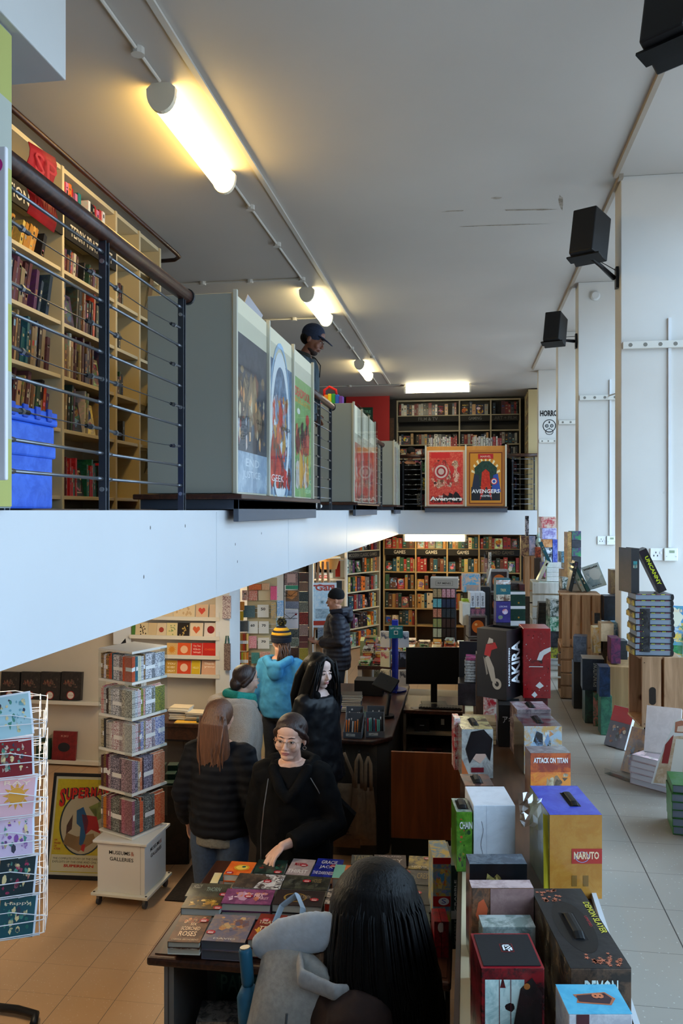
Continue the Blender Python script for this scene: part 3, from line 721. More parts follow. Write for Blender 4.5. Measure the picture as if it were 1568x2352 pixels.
g = MB(); g.box(-.1, .1, -.002, .002, 0, .16, H('a8a8b0')); tag(g.build('shelf_card', SATIN, mw=T((-1.42, 5.25, 4.02), rz=R(70), ry=R(30))), 'pale grey card sticking up on top of the large poster cabinet', 'card')
y3, y4 = yx(803)+.1, yx(856)+.1
PC2, L2 = poster_unit('smaller grey poster cabinet beyond the first gap in the railing', y3-.15, y4-.3, 3)
def dm(seed, pal):
    def f(g, w, h): blobs(g, w, h, seed, pal, 40, (.05, .95, .05, .95), (.05, .14))
    return f
for i in range(3):
    a = y3-.15+L2*i/3
    poster(a+.02, a+L2/3-.02, SHz, 3.6, '%s orange and red comic poster on the middle cabinet' % ['near', 'centre', 'far'][i], 'c06a48', 'a84038', dm(20+i, ['d03030', 'e07050', 'e8c0a0', '30343c', 'd8d0c8', 'b04040']))
    t2 = thing('clear_holder', 'tall clear poster holder, %s one on the middle cabinet' % ['near', 'centre', 'far'][i], 'poster holder', (-1.26, a+.02, SHz))
    g = MB(); g.box(0, .003, 0, L2/3-.04, 0, 1.12); g.build('pane', THINPANE, t2)
y5, y6 = yx(898), 16.0
PC3, L3 = poster_unit('small grey poster cabinet at the far end of the side balcony', y5, y6-.3, 3)
for i in range(3):
    a = y5+L3*i/3
    poster(a+.02, a+L3/3-.02, SHz, 3.95, '%s poster on the corner cabinet, dull and narrow' % ['near', 'centre', 'far'][i], ['a05848', '586890', '4f6048'][i], ['584040', '9098a8', '808878'][i], dm(30+i, ['b04840', '5060a0', 'c8c0b8', '383840', '608060']))
# rainbow bag
t = thing('rainbow_bag', 'small rainbow-striped backpack on the middle poster cabinet', 'bag', (-1.6, y3+.2, 4.035))
g = MB(); cols = ['d82828', 'e88028', 'e8d030', '38a048', '3060c8', '7040a0']
for i, c in enumerate(cols): g.box(-.14+i*.045, -.095+i*.045, -.06, .06, 0, .12+.03*sin(pi*i/5), H(c))
g.build('striped_body', MATTE, t, bevel=.008)
g = MB(); g.tube([(-.1, 0, .12), (-.1, 0, .2), (-.04, 0, .24), (.04, 0, .2), (.05, 0, .13)], .016, 8, H('d82828')); g.build('handle', MATTE, t, smooth=True)
# far poster cabinet facing the camera
xa, xb_ = xf(976), xf(1162)
t = thing('poster_cabinet', 'wide poster cabinet on the far balcony edge with two hero posters', 'cabinet', (xa, 16.14, 2.8), group='poster cabinets on the balcony edge'); Lw = xb_-xa
g = MB(); g.box(0, Lw, .02, .42, .06, 1.24, H('b8b09c')); g.build('cabinet_body', SATIN, t, bevel=.004)
g = MB(); g.box(.02, Lw-.02, .0, .02, .09, 1.235, H('c88a40'), H('c08038')); g.build('front_board', CREAM, t)
g = MB(); g.box(-.02, Lw+.03, -.05, .42, .04, .07); g.build('ledge', DARKWOOD, t)
g = MB(); g.box(0, Lw+.02, -.04, .4, -.04, .04, H('4d5460')); g.build('plinth', SATIN, t)
for f in (0, .495, .985):
    g = MB(); g.box(f*Lw, f*Lw+.03, -.025, .002, .07, 1.26, H('c4c2b2')); g.build('aluminium_strip', SATIN, t, bevel=.003)
u, v = (1, 0, 0), (0, 0, 1)
def fposter(x0, x1, label, base, draw):
    t = thing('poster', label, 'poster', (x0, 16.138, 2.88), group='posters on the far balcony cabinet'); w = x1-x0; h = 1.08
    g = MB(); g.quad((0, 0, 0), u, v, w, h, H(base)); g.box(0, w, .0002, .001, 0, h, H(base)); draw(g, w, h); g.build('printed_sheet', PRINT, t)
def fa(g, w, h):
    g.quad((w*.05, 0, h*.03), u, v, w*.9, h*.94, H('c83a34'), H('d8604c'), lift=.001)
    g.quad((w*.1, 0, h*.86), u, v, w*.5, h*.1, H('c82c2c'), lift=.002)
    blobs(g, w, h, 41, ['d8a890', 'e8c0a8', 'b83030', '8c5a44', 'a08868', '5a3430', 'c83030'], 60, (.06, .94, .3, .84), (.04, .12), .002, (0, 0, 0), u, v)
    for r, c in ((.21, 'c04040'), (.17, 'd8c0b8'), (.125, '9c2a30'), (.08, 'c8b0a8')): g.disc((0, 0, 0), u, v, w*.37, h*.62, w*r, w*r*1.05, H(c), lift=.0045+(.21-r)*.01)
    blobs(g, w, h, 42, ['1a1a1e', '2a2022', '8c2a28'], 22, (.04, .96, .03, .2), (.05, .1), .0045, (0, 0, 0), u, v)
    g.text('THE', (w*.3, 0, h*.16), u, v, H('f0ece4'), box=(w*.12, h*.03), bold=.02, lift=.0065)
    g.text('Avengers', (w*.07, 0, h*.075), u, v, H('f6f2ea'), box=(w*.86, h*.095), bold=.035, lift=.0065); g.text("EARTH'S MIGHTIEST HEROES", (w*.07, 0, h*.035), u, v, H('d83030'), box=(w*.86, h*.03), bold=.02, lift=.0065)
def fb(g, w, h):
    g.quad((w*.06, 0, h*.04), u, v, w*.88, h*.92, H('7a3c20'), lift=.001); g.quad((w*.09, 0, h*.06), u, v, w*.82, h*.88, H('c8862c'), lift=.0016)
    for i in range(9):
        a = R(20+17.5*i); g.poly((0, 0, 0), u, v, [(w*.5, h*.5), (w*.5+w*.4*cos(a-.06), h*.5+h*.38*sin(a-.06)), (w*.5+w*.4*cos(a+.06), h*.5+h*.38*sin(a+.06))], H('ecdcb0'), lift=.002)
    g.poly((0, 0, 0), u, v, [(w*.25, h*.35), (w*.2, h*.68), (w*.4, h*.8), (w*.6, h*.8), (w*.8, h*.68), (w*.75, h*.35)], H('27463a'), H('1f352e'), lift=.0028)
    g.poly((0, 0, 0), u, v, [(w*.35, h*.1), (w*.4, h*.6), (w*.5, h*.66), (w*.6, h*.6), (w*.66, h*.1), (w*.52, h*.36)], H('b8261e'), H('d04028'), lift=.0034)
    g.poly((0, 0, 0), u, v, [(w*.12, h*.25), (w*.2, h*.58), (w*.32, h*.55), (w*.36, h*.25)], H('2c3244'), lift=.0036); g.poly((0, 0, 0), u, v, [(w*.66, h*.25), (w*.7, h*.55), (w*.82, h*.58), (w*.9, h*.25)], H('2f4f9e'), lift=.0036)
    g.quad((w*.12, 0, h*.1), u, v, w*.76, h*.24, H('20242c'), lift=.0025)
    for r, c in ((.09, 'c03038'), (.065, 'e0e0e0'), (.04, '2f4f9e')): g.disc((0, 0, 0), u, v, w*.72, h*.44, w*r, w*r, H(c), lift=.005-r*.01)
    g.quad((w*.3, 0, h*.84), u, v, w*.4, h*.09, H('b8282a'), lift=.0045); g.text('MARVEL', (w*.36, 0, h*.865), u, v, H('e8b0a0'), box=(w*.28, h*.035), bold=.02, lift=.0055)
    g.text('AVENGERS', (w*.13, 0, h*.23), u, v, H('f0f0f0'), box=(w*.74, h*.07), bold=.02, lift=.0055); g.text('ASSEMBLE', (w*.36, 0, h*.165), u, v, H('f0f0f0'), box=(w*.3, h*.035), lift=.0055)
fposter(xa+.045, xa+Lw*.495, 'red and black hero poster with a round shield', 'd8b8a0', fa)
fposter(xa+Lw*.495+.035, xa+Lw-.03, 'golden hero poster with a green giant shape and sun rays', 'b87838', fb)
# magazines standing in the far cabinet
rs = random.Random(5)
k = 0; x = xa+.08
while x < xb_-.1 and k < 33:
    tt = rs.uniform(.018, .04)
    if not (xa+.62 < x < xa+.9):
        hexc = rs.choice(['a8a8a8', '98969a', 'b0acaa', '8a807c', '803838', 'a09c94'])
        g = book_mesh(tt, .2, rs.uniform(.05, .1)+.1, hexc, rs=rs); o = g.build('graphic_novel', [PRINT, MATTE], mw=T((x, 16.3, 4.045)))
        tag(o, '%s graphic novel on top of the far poster cabinet, %s from its red-poster end' % (cname(hexc), ORD[k]), 'book', 'books on the far cabinet'); k += 1
    x += tt+.006

# ---- far upstairs bookcases
XB = atY(910, 1172, 17.35).x
def bx(px): return atY(px, 1172, 17.35).x-XB
bw = [bx(1053)-.03, bx(1128)-bx(1057)-.02, bx(1198)-bx(1132)-.02]
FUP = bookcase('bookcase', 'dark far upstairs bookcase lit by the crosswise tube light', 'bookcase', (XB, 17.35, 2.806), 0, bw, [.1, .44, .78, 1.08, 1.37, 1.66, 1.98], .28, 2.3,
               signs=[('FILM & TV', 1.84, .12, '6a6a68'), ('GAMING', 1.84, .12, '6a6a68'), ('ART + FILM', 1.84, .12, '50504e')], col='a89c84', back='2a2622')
MF = T((XB, 17.35, 2.806))
rs = random.Random(23); g = MB()
for bi in range(3):
    x0_ = sum(bw[:bi])+.03*(bi+1)
    for z in (.1, .44, .78):
        x = x0_+.01
        while x < x0_+bw[bi]-.1:
            tt = rs.uniform(.03, .08); g.box(x, x+tt, .05, .22, z, z+rs.uniform(.2, .27), H(rs.choice(DK)), H(rs.choice(COLR))); x += tt+.004
tag(g.build('packed_books', PRINT, mw=MF @ T((0, 0, .002))), kind='stuff')
pal3 = ['26262a', '3a3a3e', 'c8c4ba', '7a2326', '8c8a84', '27374f', 'b08a60', 'd8d0c0', '15151a', '6b1e22']
for bi in range(3):
    x0_ = sum(bw[:bi])+.03*(bi+1)
    for zi, z in enumerate([1.08, 1.37, 1.98]):
        gh = [.27, .26, .3][zi]
        shelf_books(MF, x0_+.02, x0_+bw[bi]-.03, z, gh, '%s of the %s bay upstairs' % (['low shelf', 'middle shelf', 'shelf above sign'][zi], ['wide film', 'gaming', 'dark art'][bi]), 'far upstairs books', pal3 if bi < 2 else DK, tr=(.035, .075), hr=(.7, .92), face=.1, rs=rs, fill=.9, kind='hardback')
# case returning along the pier side, and dark end column
RC = bookcase('bookcase', 'cream bookcase turned sideways beside the piers upstairs', 'bookcase', (1.14, 17.3, 2.806), -pi/2, [.3, .3, .3], [.1, .44, .78, 1.08, 1.37, 1.66, 1.98], .28, 2.32, col='b8a67c')
MR = T((1.14, 17.3, 2.806), rz=-pi/2)
for bi in range(3):
    for zi, z in enumerate([1.08, 1.37, 1.66, 1.98]):
        hexc = rs.choice(DK); g = book_mesh(.03, .16, .23, hexc, face=True, rs=rs)
        o = g.build('hardback', [PRINT, MATTE], mw=MR @ T((.08+bi*.33, .02, z)) @ Matrix.Rotation(-pi/2, 4, 'Z'))
        tag(o, '%s face-out hardback, %s shelf up, %s bay of the sideways case' % (cname(hexc), ORD[zi], ['far', 'middle', 'near'][bi]), 'book', 'far upstairs books')
t = thing('display_column', 'black display column with a brown poster against the red wall', 'display column', (atY(890, 1172, 17.05).x, 17.05, 2.806))
g = MB(); g.box(-.18, .16, 0, .28, 0, 2.28, H('0e0d0c')); g.build('column_body', MATTE, t)
g = MB(); g.box(-.22, -.18, -.01, .28, 0, 2.28, H('a89c84')); g.build('side_strip', CREAM, t)
g = MB(); g.box(-.1, .13, -.006, .001, 1.3, 1.9, H('4a2e1c'), H('32221a')); g.build('brown_poster', PRINT, t)
t = thing('exit_sign', 'dark green fire exit sign on the red wall', 'sign', (atY(834, 1172, 16.94).x, 16.94, 4.62))
g = MB(); g.box(-.15, .2, -.012, 0, 0, .3, H('0e3a2c')); g.text('FIRE', (0, -.012, .18), u, v, H('6fa890'), box=(.16, .06)); g.text('EXIT', (0, -.012, .06), u, v, H('6fa890'), box=(.16, .08)); g.build('sign_face', PRINT, t)
# shelves glimpsed past the tall bookcase
B2 = bookcase('bookcase', 'shadowy bookcase glimpsed between the tall case and the poster cabinet', 'bookcase', (-4.2, 9.0, 2.806), 0, [.75, .75], [.1, .5, .9, 1.3, 1.7], .28, 2.4, col='b8a67c')
MB2 = T((-4.2, 9.0, 2.806))
for zi, z in enumerate([.5, .9, 1.3]):
    shelf_books(MB2, .85, 1.5, z, .36, '%s of the glimpsed bookcase' % ['low shelf', 'middle shelf', 'upper shelf'][zi], 'glimpsed upstairs books', ['15151a', '26262a', 'b3262a', 'd8d0c0', 'd8b82e'], rs=rs, tr=(.03, .05), kind='hardback')
# ------------------------------------------------------------ people (local frame: facing -y, z up, unit stature 1.70)
def person(label, loc, rz, H_=1.7, skin='c89880', head=(0, 0, 0), hoff=(0, 0, 0), lean=0., arms=None, vox=.008, hands=True, grip=.5, brow='3a2a22', lips=None, legs=((.09, 0), (-.09, 0)), legs_on=True, face=True, ears=True, hs=1.):
    k = H_/1.7
    t = thing('person', label, 'person', loc, (0, 0, rz)); t.scale = (k, k, k)
    S = mat_plain('skin_'+skin, H(skin), .5, kind='skin', nscale=40, var=.05)
    g = MB(); ly = lambda z: -lean*max(0., z-.95)
    secs = [(.84, .15, .11), (.92, .165, .115), (1.05, .135, .095), (1.2, .15, .11), (1.32, .16, .105), (1.40, .15, .075), (1.44, .07, .06)]
    g.tube([(0, ly(z), z) for z, a, b in secs], [(a, b) for z, a, b in secs], 16, ref=(1, 0, 0), round_=False)
    hc = V((hoff[0], ly(1.58)+hoff[1]-.01, 1.585+hoff[2]))
    g.tube([(0, ly(1.40)+.01, 1.38), V((0, ly(1.44)+.005, 1.45)), hc+V((0, .02, -.06))], [.062, .055, .055], 12)
    Q = Matrix.Rotation(head[0], 3, 'Z') @ Matrix.Rotation(-head[1], 3, 'X') @ Matrix.Rotation(head[2], 3, 'Y')
    g.M = Matrix.Translation(hc) @ Q.to_4x4() @ Matrix.Diagonal((hs[0], hs[1], hs[2], 1) if isinstance(hs, tuple) else (hs, hs, hs, 1)); HM = g.M.copy()
    e = g.ell
    e((0, .012, .03), (.074, .093, .092), n=18, k=12); e((0, -.022, -.02), (.062, .068, .092), n=18, k=12)
    e((0, -.045, -.09), (.034, .036, .026)); e((0, -.01, -.07), (.05, .055, .045))
    e((0, -.073, .026), (.045, .014, .009)); e((0, -.05, .052), (.058, .038, .05))
    for x in (-1, 1):
        e((x*.036, -.06, -.03), (.026, .026, .03)); e((x*.029, -.079, .004), (.014, .010, .009))
        if ears: e((x*.073, .012, -.008), (.009, .018, .031), rot=Matrix.Rotation(x*R(18), 3, 'Z'))
        e((x*.010, -.098, -.036), (.0075, .010, .007))
    g.tube([(0, -.083, .012), (0, -.097, -.01), (0, -.108, -.03)], [.0075, .0085, .0105], 8, round_=True)
    e((0, -.0865, -.058), (.021, .0095, .0065)); e((0, -.085, -.067), (.018, .010, .007)); e((0, -.083, -.05), (.014, .008, .012))
    g.M = Matrix()
    arms = arms or {}
    for sd, s in (('L', 1), ('R', -1)):     # L = +x side
        sh = V((s*.165, ly(1.37), 1.375)); el, wr = arms.get(sd, ((s*.25, ly(1.1)+.02, 1.09), (s*.26, ly(1.0)-.08, .86)))[:2]
        el, wr = V(el), V(wr)
        g.tube([V((s*.1, sh.y, 1.37)), sh, sh.lerp(el, .5), el, el.lerp(wr, .3), wr], [.05, .052, .045, .038, .038, .026], 12, round_=True)
        if hands:
            spec = arms.get(sd); hd = (wr-el).normalized(); nrm = V(spec[3]) if spec and len(spec) > 3 else V((s, 0, 0)); d = V(spec[2]).normalized() if spec and len(spec) > 2 else hd
            hand(g, wr, d, nrm, s, grip if not (spec and len(spec) > 4) else spec[4])
    if legs_on:
        for s, (dx, dy) in zip((1, -1), legs):
            x = dx if dx*s > 0 else s*abs(dx)
            g.tube([(s*.085, 0, .9), (s*.09, 0, .8), (x, dy-.01, .5), (x, dy+.01, .3), (x, dy+.015, .1), (x, dy, .05)], [.085, .085, .055, .052, .035, .035], 12, round_=True)
    body = g.build('body', S, t, smooth=True, vox=vox, sm=2)
    if face:
        def part(nm, fn, m): q = MB(); q.M = HM; fn(q); return q.build(nm, m, t, smooth=True)
        BR = mat_plain('brow_'+brow, H(brow), .8)
        for x in (-1, 1):
            part('eyebrow', lambda q: q.tube([(x*.014, -.0885, .023), (x*.028, -.0885, .029), (x*.044, -.078, .024)], [.0022, .0028, .0014], 6), BR)
            def eye(q):
                q.ell((x*.029, -.0805, .004), (.0135, .0115, .0062), col=H('cfc4bc'), n=16, k=10)
                q.ell((x*.029, -.0895, .003), (.0052, .0035, .0052), col=H('32221a'), n=12, k=8)
            part('eye', eye, SATIN)
            part('eyelid', lambda q: q.tube([(x*.0155, -.0875, .005), (x*.022, -.0925, .0115), (x*.03, -.0935, .0125), (x*.038, -.0885, .0105), (x*.0435, -.082, .004)], [.0018, .003, .0032, .003, .0018], 6), BR if 0 else S)
            part('eyelash', lambda q: q.tube([(x*.0155, -.0895, .0045), (x*.022, -.0945, .0085), (x*.03, -.0955, .0093), (x*.038, -.0905, .0078), (x*.045, -.082, .004)], .0011, 5), BR)
        LP = mat_plain('lips_'+(lips or 'a8645c'), H(lips or 'a8645c'), .45, nscale=80)
        def lp(q):
            q.tube([(-.0205, -.0865, -.0595), (-.010, -.0955, -.0565), (0, -.0965, -.058), (.010, -.0955, -.0565), (.0205, -.0865, -.0595)], [.0012, .0042, .0038, .0042, .0012], 8)
            q.tube([(-.0185, -.087, -.0615), (-.009, -.0945, -.0665), (0, -.0955, -.0675), (.009, -.0945, -.0665), (.0185, -.087, -.0615)], [.0012, .0045, .005, .0045, .0012], 8)
        part('lips', lp, LP)
    t['_hm'] = 1
    return t, HM, ly

def hand(g, wr, d, nrm, s, curl):
    d = V(d).normalized(); nrm = V(nrm); nrm = (nrm-d*nrm.dot(d)).normalized(); side = d.cross(nrm).normalized()   # side axis across the palm
    palm = wr+d*.045
    Q = Matrix((side, nrm, d)).transposed()
    g.ell(palm, (.038, .014, .052), rot=Q, n=12, k=8); g.ell(wr+d*.01, (.027, .018, .03), rot=Q, n=10, k=6)
    for i, (off, ln) in enumerate(((.030, .072), (.011, .082), (-.010, .076), (-.029, .06))):
        p = wr+d*.082+side*off*1.02; a = curl*(.55+.12*i); dd = (d+side*off*2.6).normalized(); pts = [p-dd*.02, p]; q = p
        ang = 0
        for seg in (.45, .32, .25):
            ang += a; q = q+(dd*cos(ang)-nrm*sin(ang))*ln*seg; pts.append(q)
        g.tube(pts, [.0098, .0095, .0086, .008, .0066], 8, round_=True)
    tp = wr+d*.022+side*.03*1.0; dd = (d*.7+side*.75-nrm*.35*curl*2).normalized()
    g.tube([tp-dd*.01, tp+dd*.026, tp+dd*.045+d*.008, tp+dd*.055+d*.022], [.014, .012, .0105, .008], 8, round_=True)

def loft_garment(t, name, m, secs, ly, arms, ease=.0, vox=.012, sm=4, extra=None, cuff=.9, ar=(.07, .066, .058, .054, .044), slv=True):
    """secs: (z, halfwidth, halfdepth, xoff, yoff)"""
    g = MB(); secs = [tuple(q)+(0,)*(5-len(q)) for q in secs]
    g.tube([(q[3], ly(q[0])+q[4], q[0]) for q in secs], [(q[1], q[2]) for q in secs], 20, ref=(1, 0, 0))
    if slv:
        for sd, s in (('L', 1), ('R', -1)):
            a = (arms or {}).get(sd); sh = V((s*.15, ly(1.36), 1.36))
            el, wr = (V(a[0]), V(a[1])) if a else (V((s*.25, ly(1.1)+.02, 1.09)), V((s*.26, ly(1.0)-.08, .86)))
            w2 = el.lerp(wr, cuff)
            g.tube([V((s*.07, sh.y, 1.36)), sh+V((s*.02, 0, -.01)), sh.lerp(el, .5), el, el.lerp(w2, .5), w2], [ar[0]*.95]+list(ar), 14, round_=False)
            g.ell(sh+V((0, 0, -.005)), (ar[0]*1.05, ar[0]*1.05, ar[0]*.95))
    if extra: extra(g)
    o = g.build(name, m, t, smooth=True, vox=vox, sm=sm)
    tx = bpy.data.textures.get('folds') or bpy.data.textures.new('folds', 'CLOUDS'); tx.noise_scale = .09
    dm_ = o.modifiers.new('folds', 'DISPLACE'); dm_.texture = tx; dm_.strength = .022; dm_.mid_level = .5
    return o
def soft(t, name, m, fn, vox=.008, sm=2, M=None):
    g = MB()
    if M is not None: g.M = M
    fn(g); return g.build(name, m, t, smooth=True, vox=vox, sm=sm)
def jeans(t, m, legs=((.09, 0), (-.09, 0)), w=1., hem=.06, nm='trousers'):
    def f(g):
        g.tube([(0, 0, .8), (0, 0, .9), (0, 0, 1.0)], [(.165*w, .11*w), (.18*w, .125*w), (.15*w, .11*w)], 16, ref=(1, 0, 0))
        for s, (dx, dy) in zip((1, -1), legs):
            x = s*abs(dx); g.tube([(s*.088, 0, .86), (s*.093, 0, .78), (x, dy-.01, .5), (x, dy+.01, .3), (x, dy+.01, hem)], [.1*w, .1*w, .078*w, .074*w, .07*w], 14)
    return soft(t, nm, m, f, .011, 3)
def shoes(t, m, legs=((.09, 0), (-.09, 0))):
    for s, (dx, dy) in zip((1, -1), legs):
        x = s*abs(dx)
        def f(g): g.tube([(x, dy+.07, .045), (x, dy-.02, .05), (x, dy-.12, .035), (x, dy-.17, .028)], [(.04, .045), (.045, .05), (.045, .033), (.032, .02)], 12, ref=(1, 0, 0), round_=True)
        soft(t, 'shoe', m, f, .007, 2)
def hair_strands(g, root, tip, n, sp0, sp1, r0, r1, rs, bulge=(0, 0, 0), cols=None):
    root, tip = V(root), V(tip)
    for i in range(n):
        a = V([rs.uniform(-1, 1)*sp0[j] for j in range(3)]); b_ = V([rs.uniform(-1, 1)*sp1[j] for j in range(3)])
        p0 = root+a; p3 = tip+b_; m1 = p0.lerp(p3, .33)+V(bulge)*.8+V([rs.uniform(-.01, .01) for _ in range(3)]); m2 = p0.lerp(p3, .68)+V(bulge)*.7
        rr = rs.uniform(.7, 1.2); g.tube([p0, m1, m2, p3], [r0*rr*.7, r0*rr, r0*rr*.85, r1], 6)

BLK = mat_plain('black_coat', H('09090b'), .85, nscale=40, var=.25, bump=.2, spec=.15)
BLACKSOFT = mat_plain('black_hoodie_cloth', H('0b0b0d'), .9, nscale=120, var=.3, bump=.25, spec=.15)
LEATHER = mat_plain('black_leather', H('0b0d13'), .5, nscale=9, var=.2, bump=.15, spec=.3)
PUFF = mat_plain('dark_puffer_nylon', H('0c0e15'), .75, spec=.2, nscale=10, var=.2, bump=.25, kind='puffer')
PUFFN = mat_plain('navy_puffer_nylon', H('1c2233'), .6, nscale=10, var=.2, bump=.4, kind='puffer')
FLEECE = mat_plain('grey_beige_fleece', H('a89a8c'), .95, nscale=160, var=.18, bump=.8, sheen=.4)
BLUEH = mat_plain('blue_hoodie_cloth', H('3a8ec4'), .85, nscale=30, var=.1, bump=.15)
JEAN = mat_plain('blue_denim', H('33435a'), .85, nscale=50, var=.2, bump=.1)
DJEAN = mat_plain('dark_trousers', H('20242e'), .85, nscale=50, var=.2)
HBLK = mat_plain('black_hair', H('070607'), .5, nscale=90, var=.5, bump=.35, kind='hair', spec=.2)
HAUB = mat_plain('auburn_hair', H('5e3d2b'), .42, nscale=90, var=.35, bump=.6, kind='hair')
HDRK = mat_plain('dark_brown_hair', H('2e1c18'), .42, nscale=90, var=.4, bump=.5, kind='hair')
TEAL = mat_plain('teal_scarf_knit', H('1f8f84'), .9, nscale=70, var=.15, bump=.4)
CAPM = mat_plain('navy_cap_cloth', H('1d2a44'), .85, nscale=80, var=.2, bump=.1)
DENJ = mat_plain('dark_denim_jacket', H('2c3c44'), .85, nscale=12, var=.35, bump=.2)
OLIVE = mat_plain('olive_trousers', H('4a4a34'), .85, nscale=40, var=.15)
BEANM = mat_plain('black_knit', H('121215'), .95, nscale=120, var=.4, bump=.5)
WHITEM = mat_plain('white_shoe', H('cfccc8'), .6)

# 1 woman with round glasses at the book table
p = atD(652, 1640, 4.72); loc1 = V((p.x+.04, p.y+.07, 0))
rz1 = R(2)
arms1 = {'L': ((.27, -.09, 1.08), (.0, -.36, 1.045), (-.45, -.62, -.38), (0, .25, 1), .38), 'R': ((-.24, .03, 1.07), (-.19, .06, .86))}
t, HM, ly = person('woman in round glasses and black padded coat reaching over the book table', loc1, rz1, 1.62, 'd6aa96', head=(R(-6), R(-1), R(3)), hs=(1.17, 1.09, 1.05), hoff=(0, -.03, 0), lean=.10, arms=arms1, vox=.0042, brow='33221c', lips='a0625e')
loft_garment(t, 'black_coat', BLK, [(.72, .24, .17), (.85, .23, .165), (1.0, .22, .155), (1.15, .215, .155), (1.3, .205, .145), (1.38, .17, .12), (1.42, .11, .1)], ly, arms1, cuff=.86, ar=(.088, .085, .075, .07, .06))
def hood(g):
    g.tube([(.11, -.05, 1.40), (.13, .05, 1.41), (.06, .13, 1.40), (-.06, .13, 1.40), (-.13, .05, 1.41), (-.11, -.05, 1.40)], [.03, .045, .055, .055, .045, .03], 12, round_=True)
    g.tube([(.10, -.08, 1.40), (.05, -.15, 1.31), (0, -.165, 1.25)], [.035, .035, .03], 10, round_=True); g.tube([(-.10, -.08, 1.40), (-.05, -.15, 1.31), (0, -.165, 1.25)], [.035, .035, .03], 10, round_=True)
soft(t, 'hood', BLACKSOFT, hood, .009, 3, Matrix.Translation((0, -.03, 0)))
g = MB(); zc = [(-.12, -.17, 1.36), (-.14, -.2, 1.2), (-.16, -.19, 1.02), (-.16, -.19, .85), (-.15, -.2, .7)]
g.tube(zc, .0028, 6, H('a8a8a8')); g.build('silver_piping', METAL, t)
g = MB(); g.tube([(.13, -.16, 1.37), (.17, -.15, 1.30), (.19, -.13, 1.25)], .0028, 6, H('a8a8a8')); g.build('silver_piping', METAL, t)
def hr1(g):
    g.ell((0, .022, .047), (.083, .097, .091), n=20, k=14); g.ell((0, -.012, .084), (.068, .068, .04)); g.ell((0, .10, -.01), (.045, .045, .05))
    for x in (-1, 1): g.tube([(x*.004, -.072, .088), (x*.04, -.062, .072), (x*.068, -.03, .04), (x*.075, .02, .0), (x*.07, .05, -.03)], [.009, .015, .018, .02, .018], 8, round_=True)
soft(t, 'hair', HDRK, hr1, .006, 2, HM)
def glasses(t, HM, col, r=.024, thick=.0013):
    gl = MB(); gl.M = HM
    for x in (-1, 1):
        c0 = V((x*.033, -.1, -.004)); gl.tube([c0+V((r*cos(a), abs(cos(a))*.002, r*.95*sin(a))) for a in [2*pi*i/24 for i in range(25)]], thick, 6, H(col), caps=False)
        gl.tube([(x*.0525, -.098, .006), (x*.068, -.075, .006), (x*.077, .0, .002), (x*.078, .02, -.004)], thick, 6, H(col))
    gl.tube([(-.0105, -.1, .002), (0, -.103, .006), (.0105, -.1, .002)], thick, 6, H(col))
    fr = gl.build('glasses', METAL, t, smooth=True)
    for x in (-1, 1):
        q = MB(); q.M = HM; q.poly((x*.031, -.0985, -.002), (1, 0, 0), (0, 0, 1), [(r*cos(a), r*.95*sin(a)) for a in [2*pi*i/20 for i in range(20)]], (1, 1, 1)); q.build('lens', THINPANE, fr)
glasses(t, HM, 'b89070')
g = MB(); g.M = HM
for x in (1,): g.tube([(x*.077+.009*cos(a), -.002, -.047+.009*sin(a)) for a in [2*pi*i/12 for i in range(13)]], .0012, 6, H('c8b8a8'), caps=False)
g.build('earring', METAL, t)
jeans(t, DJEAN); shoes(t, BLK)

# 2 woman with long black hair, leather jacket, in profile
p = atD(752, 1500, 6.45); rz2 = R(62)
arms2 = {'L': ((.22, .06, 1.08), (.2, .02, .88)), 'R': ((-.23, .04, 1.09), (-.2, .0, .88))}
t, HM, ly = person('woman with long black hair in a black leather jacket looking down', (p.x-.06, p.y-.12, 0), rz2, 1.68, 'd9b8ac', head=(R(-12), R(-5), 0), hs=1.05, lean=.02, arms=arms2, vox=.006, brow='151012', lips='a86a68')
loft_garment(t, 'leather_jacket', LEATHER, [(.76, .25, .2), (.84, .245, .195), (1.0, .225, .17), (1.2, .21, .15), (1.34, .2, .135), (1.4, .14, .1)], ly, arms2, ar=(.09, .088, .078, .07, .058))
def hr2(g):
    g.ell((0, .03, .04), (.098, .105, .1), n=20, k=12)
    for x in (-1, 1):
        g.tube([(x*.015, -.05, .11), (x*.085, -.03, .05), (x*.1, -.0, -.06), (x*.12, .01, -.2), (x*.12, .02, -.34)], [(.02, .03), (.035, .05), (.035, .06), (.04, .07), (.02, .05)], 12, round_=True)
    g.tube([(0, .08, .06), (0, .13, -.05), (0, .15, -.2), (0, .15, -.36)], [(.09, .05), (.12, .06), (.14, .06), (.11, .035)], 14, ref=(1, 0, 0), round_=True)
soft(t, 'long_hair', HBLK, hr2, .009, 2, HM)
g = MB(); rsH = random.Random(4); g.M = HM
for x in (-1, 1): hair_strands(g, (x*.06, -.055, .08), (x*.13, -.03, -.36), 22, (.035, .03, .02), (.05, .05, .06), .006, .001, rsH, (x*.03, -.02, 0))
g.build('hair_strands', HBLK, t, smooth=True)
soft(t, 'black_collar', BLK, lambda g: g.tube([(.09, -.06, 1.42), (.1, .03, 1.43), (0, .1, 1.43), (-.1, .03, 1.43), (-.09, -.06, 1.42)], .038, 10, round_=True), .009, 2)
jeans(t, DJEAN, w=1.1); shoes(t, BLK)
t = thing('shoulder_bag', 'black pointed shoulder bag hanging behind the woman in leather', 'bag', atD(806, 1880, 6.15))
g = MB(); g.poly((0, 0, 0), (1, 0, 0), (0, 0, 1), [(-.2, -.22), (-.04, -.12), (.03, .02), (-.1, .14), (-.2, .16)], H('0e0e12')); g.build('bag_body', BLACKSOFT, t).modifiers.new('t', 'SOLIDIFY').thickness = .07

